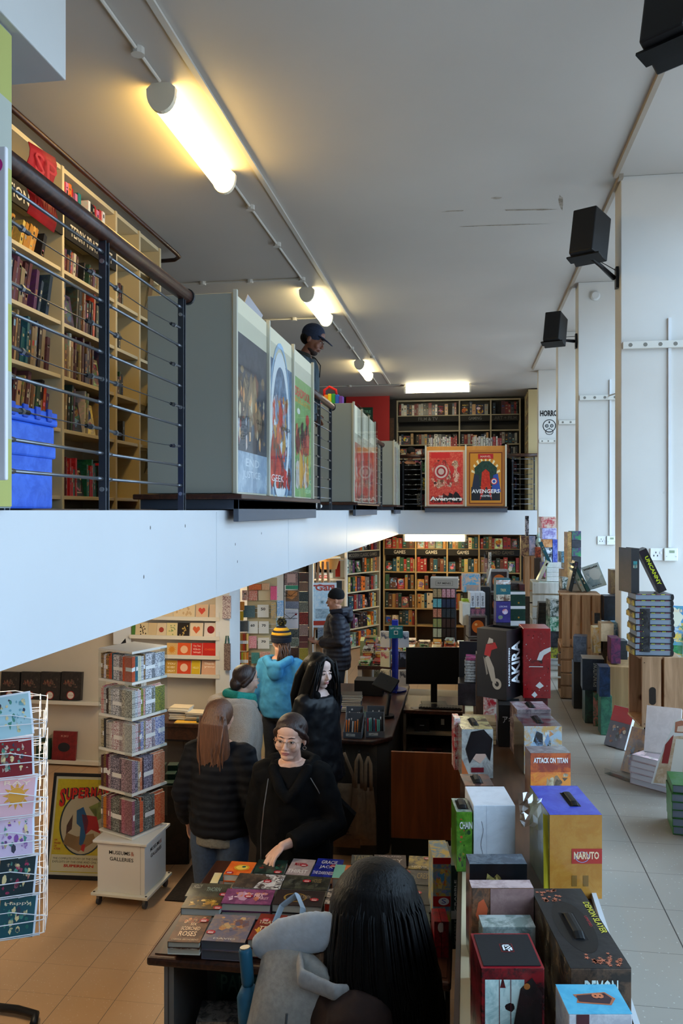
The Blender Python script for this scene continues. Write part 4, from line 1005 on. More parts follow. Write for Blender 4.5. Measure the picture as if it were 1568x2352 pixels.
# 3 girl with long auburn hair seen from behind
p = atD(515, 1606, 5.05); rz3 = R(172)
t, HM, ly = person('girl with long auburn hair seen from behind in a dark quilted jacket', (p.x-.035, p.y+.02, 0), rz3, 1.64, 'c89880', head=(R(0), R(8), 0), lean=.0, vox=.009)
loft_garment(t, 'quilted_jacket', PUFF, [(.86, .2, .14), (.95, .2, .145), (1.1, .195, .14), (1.25, .2, .14), (1.36, .19, .12), (1.42, .11, .09)], ly, None, ar=(.088, .086, .075, .068, .058))
def sh3(g): g.tube([(0, 0, .80), (0, 0, .92)], [(.185, .13), (.18, .13)], 20, ref=(1, 0, 0))
soft(t, 'jumper_hem', mat_plain('grey_jumper', H('6b6860'), .9, nscale=90, bump=.3), sh3, .01, 1)
def hr3(g):
    g.ell((0, .02, .035), (.09, .103, .098), n=20, k=12)
    g.tube([(0, .06, .09), (0, .11, .0), (0, .125, -.15), (.01, .14, -.32), (.0, .15, -.47), (.0, .15, -.56)], [(.06, .03), (.098, .045), (.115, .045), (.11, .038), (.08, .026), (.04, .015)], 18, ref=(1, 0, 0), round_=True)
soft(t, 'long_hair', HAUB, hr3, .008, 2, HM)
g = MB(); g.M = HM
hair_strands(g, (0, .115, .03), (0, .165, -.56), 90, (.085, .012, .03), (.085, .02, .1), .006, .0012, random.Random(9), (0, .028, 0))
g.build('hair_strands', HAUB, t, smooth=True)
jeans(t, JEAN, w=1.05); shoes(t, BLK)

# 4 person in a grey fleece coat with a teal scarf
p = atD(577, 1525, 6.3); rz4 = R(118)
arms4 = {'L': ((.26, -.06, 1.1), (.22, -.14, .88)), 'R': ((-.27, -.04, 1.1), (-.24, -.14, .88))}
t, HM, ly = person('person in a fluffy grey-beige hooded coat with a teal scarf and glasses', (p.x-.2, p.y, 0), rz4, 1.6, 'c8a08c', head=(R(10), R(-4), 0), hoff=(0, -.02, 0), lean=.22, arms=arms4, vox=.008, brow='2a1c18')
loft_garment(t, 'fleece_coat', FLEECE, [(.5, .33, .29), (.75, .325, .29), (1.0, .32, .275), (1.2, .31, .25), (1.34, .275, .21), (1.41, .17, .14)], ly, arms4, ar=(.125, .125, .11, .1, .085), sm=5)
def hood4(g):
    y = ly(1.42)
    g.tube([(.13, y-.08, 1.40), (.16, y+.04, 1.40), (.09, y+.16, 1.38), (-.09, y+.16, 1.38), (-.16, y+.04, 1.40), (-.13, y-.08, 1.40)], [.05, .075, .09, .09, .075, .05], 12, round_=True)
    g.ell((0, y+.2, 1.3), (.16, .09, .12)); g.tube([(.17, y, 1.33), (.1, y+.2, 1.24), (-.1, y+.2, 1.24), (-.17, y, 1.33)], .055, 12, round_=True)
soft(t, 'hood', FLEECE, hood4, .01, 3)
def scarf(g):
    y = ly(1.46)
    g.tube([(.085, y-.06, 1.46), (.1, y+.03, 1.48), (0, y+.11, 1.49), (-.1, y+.03, 1.48), (-.085, y-.06, 1.46), (0, y-.11, 1.44), (.085, y-.06, 1.46)], [.036]*7, 10)
    g.tube([(.07, y-.08, 1.43), (0, y-.12, 1.41), (-.08, y-.06, 1.42), (-.1, y+.03, 1.44)], .032, 10, round_=True)
soft(t, 'teal_scarf', TEAL, scarf, .009, 2)
def hr4(g):
    g.ell((0, .025, .04), (.084, .098, .09), n=20, k=12); g.ell((0, .09, -.03), (.06, .05, .06))
    for x in (-1, 1): g.tube([(x*.01, -.06, .1), (x*.055, -.04, .075), (x*.08, .0, .02), (x*.075, .05, -.03)], [.015, .02, .024, .025], 8, round_=True)
soft(t, 'hair', HDRK, hr4, .008, 2, HM); glasses(t, HM, '8a8a90', .02)
g = MB(); g.tube([(-.12, -.2, 1.38), (.1, -.22, 1.1), (.2, -.15, .9)], [(.018, .003)]*3, 8, H('2c4054'), ref=(1, 0, 0)); g.build('bag_strap', MATTE, t)
jeans(t, DJEAN); shoes(t, BLK)

# 5 woman in a blue hoodie and bobble hat
p = atD(637, 1440, 8.0); rz5 = R(172)
t, HM, ly = person('woman in a bright blue hoodie and black and mustard bobble hat', (p.x+.03, p.y, 0), rz5, 1.64, 'c89a84', head=(R(48), R(0), 0), lean=-.0, vox=.009)
loft_garment(t, 'blue_hoodie', BLUEH, [(.85, .2, .15), (.93, .215, .16), (1.1, .21, .155), (1.25, .2, .145), (1.36, .19, .125), (1.42, .11, .09)], ly, None, ar=(.085, .085, .08, .078, .062), vox=.012)
soft(t, 'hood', BLUEH, lambda g: (g.tube([(.1, -.03, 1.42), (.12, .08, 1.42), (.05, .15, 1.37), (-.05, .15, 1.37), (-.12, .08, 1.42), (-.1, -.03, 1.42)], [.03, .045, .05, .05, .045, .03], 12, round_=True), g.ell((0, .15, 1.32), (.09, .05, .1))), .01, 3)
def hat5(t, HM, bands, pom=True):
    for i, (z0, z1, r0, r1, c) in enumerate(bands):
        q = MB(); q.M = HM; n = 4
        q.tube([(0, .01+.01*(z0+(z1-z0)*j/n), z0+(z1-z0)*j/n) for j in range(n+1)], [r0+(r1-r0)*(j/n)**1.5 for j in range(n+1)], 28, H(c)); q.build('knit_band', mat_attr('knit_wool', .95, 120, bump=.6, bscale=250), t, smooth=True)
    if pom:
        q = MB(); q.M = HM; rq = random.Random(2); c = V((0, .02, .2))
        q.ell(c, (.036, .036, .036), col=H('2a2c2a'), n=16, k=10)
        for i in range(260):
            d = V((rq.gauss(0, 1), rq.gauss(0, 1), rq.gauss(0, 1))).normalized(); q.tube([c+d*.03, c+d*.05], [.004, .0015], 4, H(rq.choice(['20241f', '3a3f2a', '14181c', '8a7a30'])))
        q.build('bobble', mat_attr('knit_wool', .95, 120, bump=.6, bscale=250), t)
hat5(t, HM, [(.0, .05, .102, .106, '1c2230'), (.05, .075, .106, .1, '15181f'), (.075, .1, .1, .092, 'c8962a'), (.1, .118, .092, .08, '1c2230'), (.118, .145, .08, .055, 'c8962a'), (.145, .162, .055, .02, '1c2230')])
g = MB(); g.M = HM; hair_strands(g, (0, .05, -.0), (.02, .1, -.2), 70, (.07, .035, .02), (.085, .03, .04), .009, .002, random.Random(5), (0, .02, 0)); g.build('hair', HAUB, t, smooth=True)
jeans(t, DJEAN); shoes(t, BLK)

# 6 man in a black beanie and navy puffer coat
p = atD(774, 1362, 10.5); rz6 = R(-78)
arms6 = {'L': ((.25, .02, 1.12), (.08, -.22, 1.08), (-.5, -.75, .1), (0, .2, -1), .7), 'R': ((-.25, .02, 1.12), (-.08, -.22, 1.06), (.4, -.8, .1), (0, .2, -1), .7)}
t, HM, ly = person('man in a black beanie and navy puffer coat facing the easel', (p.x, p.y, 0), rz6, 1.78, 'cf9a80', head=(R(-4), R(-3), 0), lean=.02, arms=arms6, vox=.006)
loft_garment(t, 'puffer_coat', PUFFN, [(.76, .21, .165), (.9, .215, .17), (1.1, .21, .165), (1.25, .21, .16), (1.37, .19, .13), (1.42, .12, .1)], ly, arms6, ar=(.095, .093, .085, .075, .06))
soft(t, 'hood', PUFFN, lambda g: (g.tube([(.08, -.06, 1.45), (.12, .04, 1.45), (0, .13, 1.44), (-.12, .04, 1.45), (-.08, -.06, 1.45)], [.035, .05, .07, .05, .035], 12, round_=True), g.ell((0, .14, 1.39), (.12, .06, .09))), .01, 3)
soft(t, 'beanie', BEANM, lambda g: (g.ell((0, .018, .062), (.088, .102, .088), n=20, k=12), g.tube([(0, .012, .03), (0, .015, .07)], [(.088, .102), (.09, .104)], 20, ref=(1, 0, 0))), .007, 2, HM)
g = MB(); g.box(-.035, .035, -.31, -.27, 1.06, 1.08, H('101014')); g.build('phone', SATIN, t)
jeans(t, JEAN, w=1.); shoes(t, BLK)

# 7 man upstairs in a navy cap
p = atD(722, 742, 8.0); rz7 = R(84)
arms7 = {'L': ((.24, .05, 1.1), (.2, -.08, .9)), 'R': ((-.24, .05, 1.1), (-.2, -.08, .9))}
t, HM, ly = person('man in a navy baseball cap and dark denim jacket leaning by the balcony rail', (-1.6, p.y-.05, 2.81), rz7, 1.74, '7a5040', head=(R(2), R(-24), 0), hs=1.12, hoff=(0, -.05, 0), lean=.1, arms=arms7, vox=.007, brow='16100e', lips='6a4038')
loft_garment(t, 'denim_jacket', DENJ, [(.84, .2, .155), (.95, .2, .155), (1.15, .21, .155), (1.3, .21, .145), (1.38, .18, .12), (1.42, .11, .1)], ly, arms7, ar=(.085, .083, .075, .066, .055))
soft(t, 'collar', mat_plain('camo_hood', H('26261f'), .9, nscale=14, var=.6), lambda g: g.tube([(.08, -.1, 1.42), (.11, -.0, 1.44), (0, .09, 1.45), (-.11, -.0, 1.44), (-.08, -.1, 1.42)], [.03, .045, .06, .045, .03], 12, round_=True), .009, 3)
def cap7(g):
    g.ell((0, .015, .05), (.086, .102, .09), n=20, k=12)
    g.tube([(0, -.06, .045), (0, -.12, .035), (0, -.17, .018)], [(.075, .008), (.068, .007), (.04, .005)], 16, ref=(1, 0, 0), round_=True)
soft(t, 'baseball_cap', CAPM, cap7, .006, 1, HM)
soft(t, 'short_hair', HBLK, lambda g: g.ell((0, .04, .0), (.079, .072, .06)), .007, 1, HM)
soft(t, 'beard', mat_plain('stubble', H('2a1c18'), .9, nscale=200), lambda g: (g.ell((0, -.045, -.092), (.037, .04, .028)), g.ell((0, -.02, -.078), (.053, .05, .03))), .006, 1, HM)
g = MB(); g.tube([(-.07, -.17, 1.40), (-.075, -.22, 1.33), (-.07, -.21, 1.22)], .005, 6, H('101010')); g.build('drawstring', MATTE, t)
jeans(t, OLIVE); shoes(t, WHITEM)

# 8 person nearest the camera with dark hair and a grey backpack
p = atD(850, 2085, 2.42); rz8 = R(104)
t, HM, ly = person('dark-haired person seen from above behind in a brown jacket wearing a backpack', (p.x-.1, p.y+.02, 0), rz8, 1.72, '9a6a50', head=(R(-6), R(-14), 0), hoff=(0, -.03, -.02), lean=.12, vox=.009, face=False, hands=True)
BRN = mat_plain('rust_brown_jacket', H('2c150b'), .85, nscale=30, var=.25, bump=.25)
loft_garment(t, 'brown_jacket', BRN, [(.8, .22, .16), (.95, .215, .155), (1.15, .215, .155), (1.3, .215, .145), (1.38, .18, .12), (1.42, .11, .1)], ly, None, ar=(.092, .09, .078, .07, .058))
soft(t, 'shirt_collar', mat_plain('pale_collar_cloth', H('a8a4a0'), .9), lambda g: g.tube([(.1, -.08, 1.41), (.13, .02, 1.43), (.07, .11, 1.44), (-.07, .11, 1.44), (-.13, .02, 1.43), (-.1, -.08, 1.41)], [(.014, .024), (.012, .026), (.012, .03), (.012, .03), (.012, .026), (.014, .024)], 10), .007, 1)
hy = HM.translation.y
def hr8(g):
    g.ell((0, hy+.01, 1.6), (.118, .13, .12), n=24, k=14)
    g.tube([(0, hy, 1.62), (0, hy+.0, 1.5), (0, hy-.02, 1.38), (0, hy-.03, 1.22), (0, hy-.03, 1.05)], [(.12, .13), (.15, .155), (.175, .175), (.18, .17), (.13, .12)], 20, ref=(1, 0, 0), round_=True)
soft(t, 'long_hair', HBLK, hr8, .009, 3)
g = MB(); rs8 = random.Random(8)
for i in range(170):
    a = rs8.uniform(0, 2*pi); r0, r1 = rs8.uniform(.02, .1), rs8.uniform(.165, .185)
    g.tube([(r0*cos(a), hy+r0*sin(a), 1.725-r0*.35), (.128*cos(a), hy+.135*sin(a), 1.61), (.158*cos(a), hy-.01+.162*sin(a), 1.47), (r1*cos(a+.1), hy-.02+r1*sin(a+.1), 1.3), (.17*cos(a+.2), hy-.03+.16*sin(a+.2), 1.06)], [.001, .0035, .0038, .003, .001], 5)
g.build('hair_strands', HBLK, t, smooth=True)
jeans(t, DJEAN); shoes(t, BLK)
# backpack on that person's back, as a thing of its own
BPK = mat_plain('pale_grey_backpack_cloth', H('a3a09a'), .85, nscale=60, var=.12, bump=.2)
bp = thing('backpack', 'pale grey roll-top backpack carried by the dark-haired person at the table', 'backpack', (0, 0, 0))
M8 = T((p.x-.1, p.y+.02, 0), rz=rz8)
q = atD(704, 2180, 2.52); MBk = T((q.x, q.y, .98), rz=R(143)); bp.matrix_world = MBk
def pk(g):
    g.tube([(0, .06, -.12), (0, .09, 0), (0, .1, .2), (0, .07, .36), (0, .04, .47)], [(.13, .08), (.155, .1), (.15, .1), (.14, .07), (.15, .035)], 16, ref=(1, 0, 0), round_=True)
    g.ell((.0, .17, .05), (.12, .04, .13))
soft(bp, 'pack_body', BPK, pk, .009, 3)
def flap(g):
    g.tube([(-.15, .0, .62), (-.07, .02, .57), (.06, .04, .51), (.16, .05, .45)], [(.012, .03), (.02, .06), (.03, .058), (.028, .04)], 12, ref=(0, 1, 0), round_=True)
soft(bp, 'rolled_top', mat_plain('pale_blue_flap', H('b9c2cc'), .8, nscale=40, var=.08, bump=.15), flap, .008, 2)
g = MB(); g.tube([(.02, .01, .52), (.05, -.03, .58), (.1, -.05, .6), (.14, -.02, .56), (.13, .02, .52)], [(.004, .014)]*5, 8, H('a3afba')); g.build('grab_loop', MATTE, bp)
g = MB(); g.tube([(-.1, .165, .4), (-.105, .19, .2), (-.1, .17, .0)], .004, 6, H('55585a')); zp = g.build('zip', SATIN, bp)
g = MB(); g.tube([(-.102, .19, .25), (-.102, .2, .2)], .006, 8, H('b8b8b8')); g.build('zip_pull', METAL, zp)
for x in (-.1, .1):
    g = MB(); g.tube([(x, .0, .42), (x, -.1, .47), (x, -.28, .38), (x*1.25, -.31, .22), (x*1.3, -.2, .05), (x, .0, -.02)], [(.022, .006)]*6, 8, H('8f989c')); g.build('shoulder_strap', MATTE, bp, smooth=True)
um = thing('folded_umbrella', 'teal folded umbrella tucked in the side pocket of the backpack', 'umbrella'); um.matrix_world = MBk @ T((.125, .1, .1)) @ Matrix.Rotation(R(8), 4, 'Y')
UM = mat_plain('teal_umbrella_cloth', H('1e5f7c'), .6, nscale=20, var=.2, bump=.3)
g = MB(); g.tube([(0, 0, 0), (0, 0, .1), (.003, 0, .22), (0, 0, .25)], [.03, .04, .036, .02], 12); g.build('folded_canopy', UM, um, smooth=True)
g = MB(); g.tube([(0, 0, .25), (0, 0, .26), (0, 0, .35), (0, 0, .36)], [.017, .02, .021, .018], 16, H('205a74')); hn = g.build('handle', SATIN, um, smooth=True)
g = MB(); g.tube([(0, 0, .3605), (0, 0, .364)], .016, 16, H('b8b0a0')); g.build('end_button', METAL, hn)
g = MB(); g.tube([(-.02, .0, .24), (-.06, .01, .12), (-.07, .01, -.02), (-.05, 0, -.05), (-.045, 0, .08), (-.02, 0, .2)], .004, 6, H('2a7f98')); g.build('wrist_cord', MATTE, um)

# 9-11 people far upstairs
p = atY(934, 988, 16.6)
t, HM, ly = person('person in a dark beanie bending over the far upstairs shelves', (p.x, 16.8, 2.81-.42), R(20), 1.65, 'a87860', head=(R(15), R(-30), 0), lean=.35, vox=.012, hands=False, legs_on=False)
loft_garment(t, 'dark_coat', BLK, [(.4, .2, .15), (.8, .2, .15), (1.1, .21, .15), (1.3, .2, .14), (1.4, .13, .1)], ly, None, vox=.015)
soft(t, 'beanie', BEANM, lambda g: g.ell((0, .015, .06), (.088, .1, .085)), .01, 2, HM)
p = atY(1079, 988, 16.85)
t, HM, ly = person('person in a dark red hat browsing the far gaming shelves upstairs', (p.x, 17.0, 2.81-.4), R(175), 1.62, 'a87860', vox=.012, hands=False, legs_on=False, face=False)
loft_garment(t, 'dark_coat', BLK, [(.4, .2, .15), (.8, .2, .15), (1.1, .21, .15), (1.3, .2, .14), (1.4, .13, .1)], ly, None, vox=.015)
soft(t, 'red_hat', mat_plain('dark_red_felt', H('6a1418'), .9), lambda g: (g.ell((0, .01, .07), (.1, .11, .1)), g.tube([(0, .01, .03), (0, .01, .045)], .14, 18)), .01, 2, HM)
soft(t, 'pale_scarf', mat_plain('pale_wool', H('b8a888'), .9, nscale=30, var=.3), lambda g: g.tube([(.12, 0, 1.47), (0, .12, 1.48), (-.12, 0, 1.47)], .04, 10, round_=True), .01, 2)
p = atY(1160, 980, 16.8)
t, HM, ly = person('person in black by the dark end bay of the far upstairs case', (p.x, 17.0, 2.81-.33), R(60), 1.66, '8a6050', vox=.012, hands=False, legs_on=False)
loft_garment(t, 'dark_coat', BLK, [(.33, .2, .15), (.8, .2, .15), (1.1, .21, .15), (1.3, .2, .14), (1.4, .13, .1)], ly, None, vox=.015)
soft(t, 'short_hair', HBLK, lambda g: g.ell((0, .02, .045), (.083, .097, .085)), .01, 2, HM)
for o in bpy.data.objects:
    if '_hm' in o: del o['_hm']
# ------------------------------------------------------------ downstairs under the balcony
X1, Z1_ = (1, 0, 0), (0, 0, 1)
def rest(z): return z+.0015
# back games shelves
gx = [atY(p, 1172, 17.4).x for p in (880, 953, 1025, 1098, 1193)]
gb = [gx[i+1]-gx[i]-.03 for i in range(4)]
GZ = [.03, .39, .75, 1.14, 1.515, 2.0]
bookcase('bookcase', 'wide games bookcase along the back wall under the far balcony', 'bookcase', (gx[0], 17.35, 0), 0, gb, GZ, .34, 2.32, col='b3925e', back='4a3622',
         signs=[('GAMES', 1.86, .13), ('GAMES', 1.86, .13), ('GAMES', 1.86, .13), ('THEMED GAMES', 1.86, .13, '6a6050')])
MG = T((gx[0], 17.35, 0)); rg = random.Random(31)
bn_ = ['first sign bay', 'second sign bay', 'third sign bay', 'themed games bay']
GC2 = ['2e3b32', '5c3a22', '8c6a3c', 'a3362a', '2b4f5a', '453228', 'c0a468', '1f1f22', '73402c', 'd0b890', '3a5a3c', 'b07a3a', '96302a']
def games(M, x0, x1, z, gap, where, pal=GC2, face=.2, fill=.95): shelf_books(M, x0, x1, z, gap, where, 'board games on the back shelves', pal, kind='board_game', cat='board game', tr=(.05, .085), hr=(.78, .95), dr=(.22, .28), face=face, fill=fill, rs=rg, noun='game box', depth=.28)
for bi in range(4):
    x0_ = sum(gb[:bi])+.03*(bi+1)
    for zi, z in enumerate(GZ[1:]):
        if zi == 0 and bi != 0: continue
        games(MG, x0_+.01, x0_+gb[bi]-.01, z, (.34 if zi < 3 else .33) if zi != 4 else .27, '%s of the %s' % (['low shelf', 'third shelf down', 'second shelf down', 'shelf below the sign', 'top shelf'][zi], bn_[bi]))
DA = math.atan2(1.2, .68)
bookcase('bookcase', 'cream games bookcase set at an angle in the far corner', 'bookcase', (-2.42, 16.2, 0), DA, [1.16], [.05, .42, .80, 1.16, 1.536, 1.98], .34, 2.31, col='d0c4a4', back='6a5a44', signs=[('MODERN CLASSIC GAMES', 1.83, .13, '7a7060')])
MD = T((-2.42, 16.2, 0), rz=DA)
for zi, z in enumerate([.05, .42, .80, 1.16, 1.536, 1.98]): games(MD, .05, 1.15, z, .33 if zi < 5 else .27, '%s of the angled games case' % ['bottom shelf', 'fifth shelf down', 'fourth shelf down', 'third shelf down', 'shelf below the sign', 'top shelf'][zi], pal=['2b4f5a', '1f1f22', '453228', 'd9702b', '5a3a58', '8fa8a0', '96302a', '26262a', 'c8b060', '3a5a3c', '7d7268'], face=.12)

# ---- card wall
WY = 8.62
def wx(px): return atY(px, 1172, WY-.1).x
for zi, (yy, pxa, pxb) in enumerate(((1420, 345, 506), (1464, 300, 506), (1508, 300, 506), (1551, 300, 506), (1612, 0, 232), (1748, 30, 232))):
    z = atY(400 if zi < 4 else 100, yy, WY-.12).z
    t = thing('wall_shelf', 'narrow white wall shelf, %s' % ['topmost on the greeting card wall', 'second down on the greeting card wall', 'third down on the greeting card wall', 'lowest on the greeting card wall', 'upper one holding the black gift sets', 'lower one holding the red and green books'][zi], 'shelf', (wx(pxa), WY-.003, z-.02), group='wall shelves')
    L = wx(pxb)-wx(pxa); g = MB(); g.box(0, L, -.12, 0, 0, .018, H('d8d2c4')); g.box(0, L, -.13, -.12, 0, .04, H('dcd6c8')); g.build('shelf_board', CREAM, t)
    g = MB(); g.box(L-.008, L, -.128, 0, .018, .09, (1, 1, 1)); g.build('end_stop', ACRYLIC, t)
def card(px0, px1, yb, yt, hexc, label, draw=None, Y=WY-.05, col2=None, name='greeting_card', cat='greeting card', group='greeting cards on the wall', tilt=8, th=.004, stack=1):
    p = atY(px0, yb, Y); q = atY(px1, yt, Y); w = q.x-p.x; h = q.z-p.z
    g = MB(); g.box(0, w, 0, th, 0, h, H(hexc), H(col2) if col2 else None)
    for k in range(1, stack): g.box(.004, w+.004, th*k*1.5, th*(k*1.5+1), 0, h-.002, H('e4dccc'))
    if draw: draw(g, w, h)
    return tag(g.build(name, PRINT, mw=T((p.x, Y-.055, p.z+.002)) @ Matrix.Rotation(R(-tilt), 4, 'X')), label, cat, group)
def dw(kind, c='b3262a', s=None):
    def f(g, w, h):
        o = (0, 0, 0)
        if kind == 'disc': g.disc(o, X1, Z1_, w/2, h*.52, w*.28, w*.28, H(c), lift=.0006)
        if kind == 'heart': g.poly(o, X1, Z1_, [(w*.5, h*.25), (w*.8, h*.55), (w*.75, h*.72), (w*.62, h*.76), (w*.5, h*.66), (w*.38, h*.76), (w*.25, h*.72), (w*.2, h*.55)], H(c), lift=.0006)
        if kind == 'dots':
            r_ = random.Random(w*1000)
            for i in range(12): g.disc(o, X1, Z1_, w*r_.uniform(.15, .85), h*r_.uniform(.15, .85), w*.05, w*.07, H(c), n=7, lift=.0006)
        if kind == 'sun':
            for i in range(12): g.poly(o, X1, Z1_, [(w/2+w*.4*cos(i*pi/6), h*.52+w*.4*sin(i*pi/6)), (w/2+w*.25*cos(i*pi/6+.2), h*.52+w*.25*sin(i*pi/6+.2)), (w/2+w*.25*cos(i*pi/6-.2), h*.52+w*.25*sin(i*pi/6-.2))], H(c), lift=.0006)
            g.disc(o, X1, Z1_, w/2, h*.52, w*.24, w*.24, H(c), lift=.0008)
        if s:
            ls = s.split('|')
            for i, l in enumerate(ls): g.text(l, (w*.5, 0, h*(.72-.24*i) if len(ls) > 1 else h*.45), X1, Z1_, H(c), box=(w*.7, h*.13), bold=.02, center=True, lift=.0008)
    return f
row1 = [(358, 400, 'd8c4a0', 'cream card with a pale heart on the top card shelf', dw('heart', 'e0d0b0')), (402, 450, 'dcc8a4', 'long cream card with small script on the top card shelf', dw('dots', 'c8a880')), (453, 480, 'd8b898', 'pinkish card with a tiny red heart on the top card shelf', dw('heart', 'c84838')), (484, 502, 'd0b8a0', 'small pink card at the column end of the top card shelf', None)]
row2 = [(306, 314, '4a7a38', 'green card edge at the start of the second card shelf', None), (315, 343, 'd8c49c', 'cream card with dark olive shapes on the second card shelf', dw('dots', '3a2a1c')), (344, 363, 'd0b890', 'blank beige card on the second card shelf', None), (364, 384, 'd8c4a4', 'cream card with a red band of figures, second card shelf', dw('disc', 'a04030')), (386, 409, 'dccc98', 'cream card with green leaves on the second card shelf', dw('dots', '6a8a50')), (411, 438, '2a2422', 'black starry card on the second card shelf', dw('dots', 'c8a860')), (440, 468, 'e0ccb0', 'white card with an orange heart on the second card shelf', dw('heart', 'd06038')), (472, 502, 'e0d4c8', 'white card with a dark animal in a red jumper', dw('disc', '8c1c20'))]
row3 = [(386, 410, 'd8b070', 'tan card with a big orange sun', dw('sun', 'd08828')), (411, 441, 'd85828', 'orange card with a pale figure on the third card shelf', dw('disc', 'e8b890')), (443, 467, 'c83028', 'red card with white lines of text', dw('', 'f0d0c0', 'You Two|Go|Well')), (468, 501, 'c02820', 'red card with faint gold text, third card shelf', dw('', 'd86838', 'CHEERS'))]
row4 = [(383, 409, 'c8983c', 'gold card reading you so very', dw('', 'f8e8c0', 'YOU|SO VERY|GREAT')), (410, 441, 'd04824', 'orange-red card with a pale figure, lowest card shelf', dw('disc', 'e8c0a0')), (443, 462, 'd8b428', 'small yellow card in front of a grey one', dw('', 'f0e0a0', 'HELLO')), (466, 500, 'd8a888', 'pink card with shiny thank you lettering', dw('', 'f8e8d8', 'Thank|you'))]
for row, yb, yt in ((row1, 1418, 1388), (row2, 1462, 1430), (row3, 1506, 1476), (row4, 1549, 1516)):
    for (a, b_, c, l, d) in row: card(a, b_, yb, yt, c, l, d, stack=2)
def demon(g, w, h):
    blobs(g, w, h, 3, ['6a5040', '8c6a50', '4a4040', '7a3a30'], 26, (.1, .9, .42, .78), (.03, .07), .0006, (0, 0, 0), X1, Z1_)
    g.disc((0, 0, 0), X1, Z1_, w*.5, h*.17, w*.2, w*.2, H('9c2420'), lift=.0015); g.disc((0, 0, 0), X1, Z1_, w*.5, h*.17, w*.16, w*.16, H('d8d0c4'), lift=.0018)
    g.text('DEMON SLAYER', (w*.5, 0, h*.16), X1, Z1_, H('8c2420'), box=(w*.28, h*.03), center=True, lift=.0022)
for i, (a, b_) in enumerate(((6, 48), (52, 96), (97, 142), (144, 190))):
    card(a, b_, 1605, 1543, '24201e', 'black wrapped gift set with a round badge, %s' % ['furthest from the card shelves', 'second from the outer end', 'third from the outer end', 'nearest the card shelves and shiniest'][i], demon, col2='322a26', name='gift_set', cat='gift set', group='black gift sets on the wall shelf', th=.05, tilt=6)
card(88, 118, 1741, 1695, '1c3a2b', 'dark green boxed book on the lower wall shelf', dw('', 'c8c0a8', 'FOREST|FUTURE'), name='book', cat='book', group='books on the lower wall shelf', th=.05, tilt=3)
def redb(g, w, h): g.disc((0, 0, 0), X1, Z1_, w*.5, h*.45, w*.26, h*.16, H('1c1a20'), lift=.001); g.text('KIKI', (w*.5, 0, h*.8), X1, Z1_, H('c89080'), box=(w*.3, h*.07), center=True)
card(124, 177, 1742, 1680, '7c1a1c', 'dark red hardback with a round black shape on the lower wall shelf', redb, name='book', cat='book', group='books on the lower wall shelf', th=.03, tilt=8, col2='6a1418')
card(265, 305, 1478, 1438, 'd8dce0', 'white wall card with a black fin shape above the spinner', lambda g, w, h: g.poly((0, 0, 0), X1, Z1_, [(w*.4, 0), (w*.7, h*.35), (w*.75, 0)], H('181a20'), lift=.001), name='wall_card', cat='sign', group='wall cards', tilt=0)

# ---- notebook spinner on its white base
bs = thing('wheeled_plinth', 'white wheeled base with two lines of black lettering', 'display base', (-2.41, 5.71, 0), (0, 0, R(-3)))
g = MB(); g.box(-.215, .215, -.215, .215, .08, .10, H('d8d0bc')); g.build('bottom_board', CREAM, bs, bevel=.003)
g = MB(); g.box(-.18, .18, -.18, .18, .10, .45, H('ddd8cf')); g.box(.145, .15, -.1815, -.175, .1, .45, H('b8b2a8'))
for (o, u_) in (((-.0, -.1805, -.08), (1, 0, 0)), ((.1805, 0, -.08), (0, 1, 0))):
    g.text('MUSEUMS', V(o)+V(u_)*-.09+V((0, 0, .45)), u_, Z1_, H('181818'), box=(.16, .026), bold=.01); g.text('&', V(o)+V(u_)*.075+V((0, 0, .448)), u_, Z1_, H('b05838'), box=(.025, .03)); g.text('GALLERIES', V(o)+V(u_)*-.085+V((0, 0, .405)), u_, Z1_, H('181818'), box=(.18, .026), bold=.01)
g.build('box_body', CREAM, bs, bevel=.002)
g = MB(); g.box(-.205, .205, -.205, .205, .45, .468, H('e0dcd2')); g.build('top_board', CREAM, bs, bevel=.003)
for x in (-.175, .175):
    for y in (-.175, .175):
        g = MB(); g.box(x-.01, x+.01, y-.012, y+.012, .045, .08, H('8a8a88')); c_ = g.build('caster', METAL, bs)
        g = MB(); g.tube([(x-.01, y+.008, .029), (x+.01, y+.008, .029)], .028, 14, H('3a3a3c')); g.build('wheel', SATIN, c_)
for x in (-.197, .197):
    for y in (-.197, .197): g = MB(); g.tube([(x, y, .1), (x, y, .103)], .008, 8, H('5a5048')); g.build('screw', METAL, bs)
SPZ = [.483, .794, 1.079, 1.327, 1.581]; SPM = T((-2.43, 5.77, 0), rz=R(-24)); s_ = .172
sp = thing('notebook_spinner', 'white five-tier spinner with clear sides full of patterned notebooks', 'spinner'); sp.matrix_world = SPM
for k, z in enumerate([.4702]+SPZ[1:]+[1.80]):
    g = MB(); g.box(-s_, s_, -s_, s_, z-.018+(.018 if k == 0 else 0), z+(.012 if k == 0 else 0), H('e6e2d8')); g.build('tier_board', CREAM, sp, bevel=.002)
    if k == 5: break
g = MB(); g.box(-.012, .012, -.012, .012, .485, 1.79, H('c8c4bc')); g.build('centre_post', CREAM, sp)
for a in range(4):
    g = MB(); g.M = Matrix.Rotation(a*pi/2, 4, 'Z'); g.box(-s_-.004, -s_-.002, -s_, -s_+.07, .485, 1.79, (1, 1, 1)); g.build('clear_side', ACRYLIC, sp)
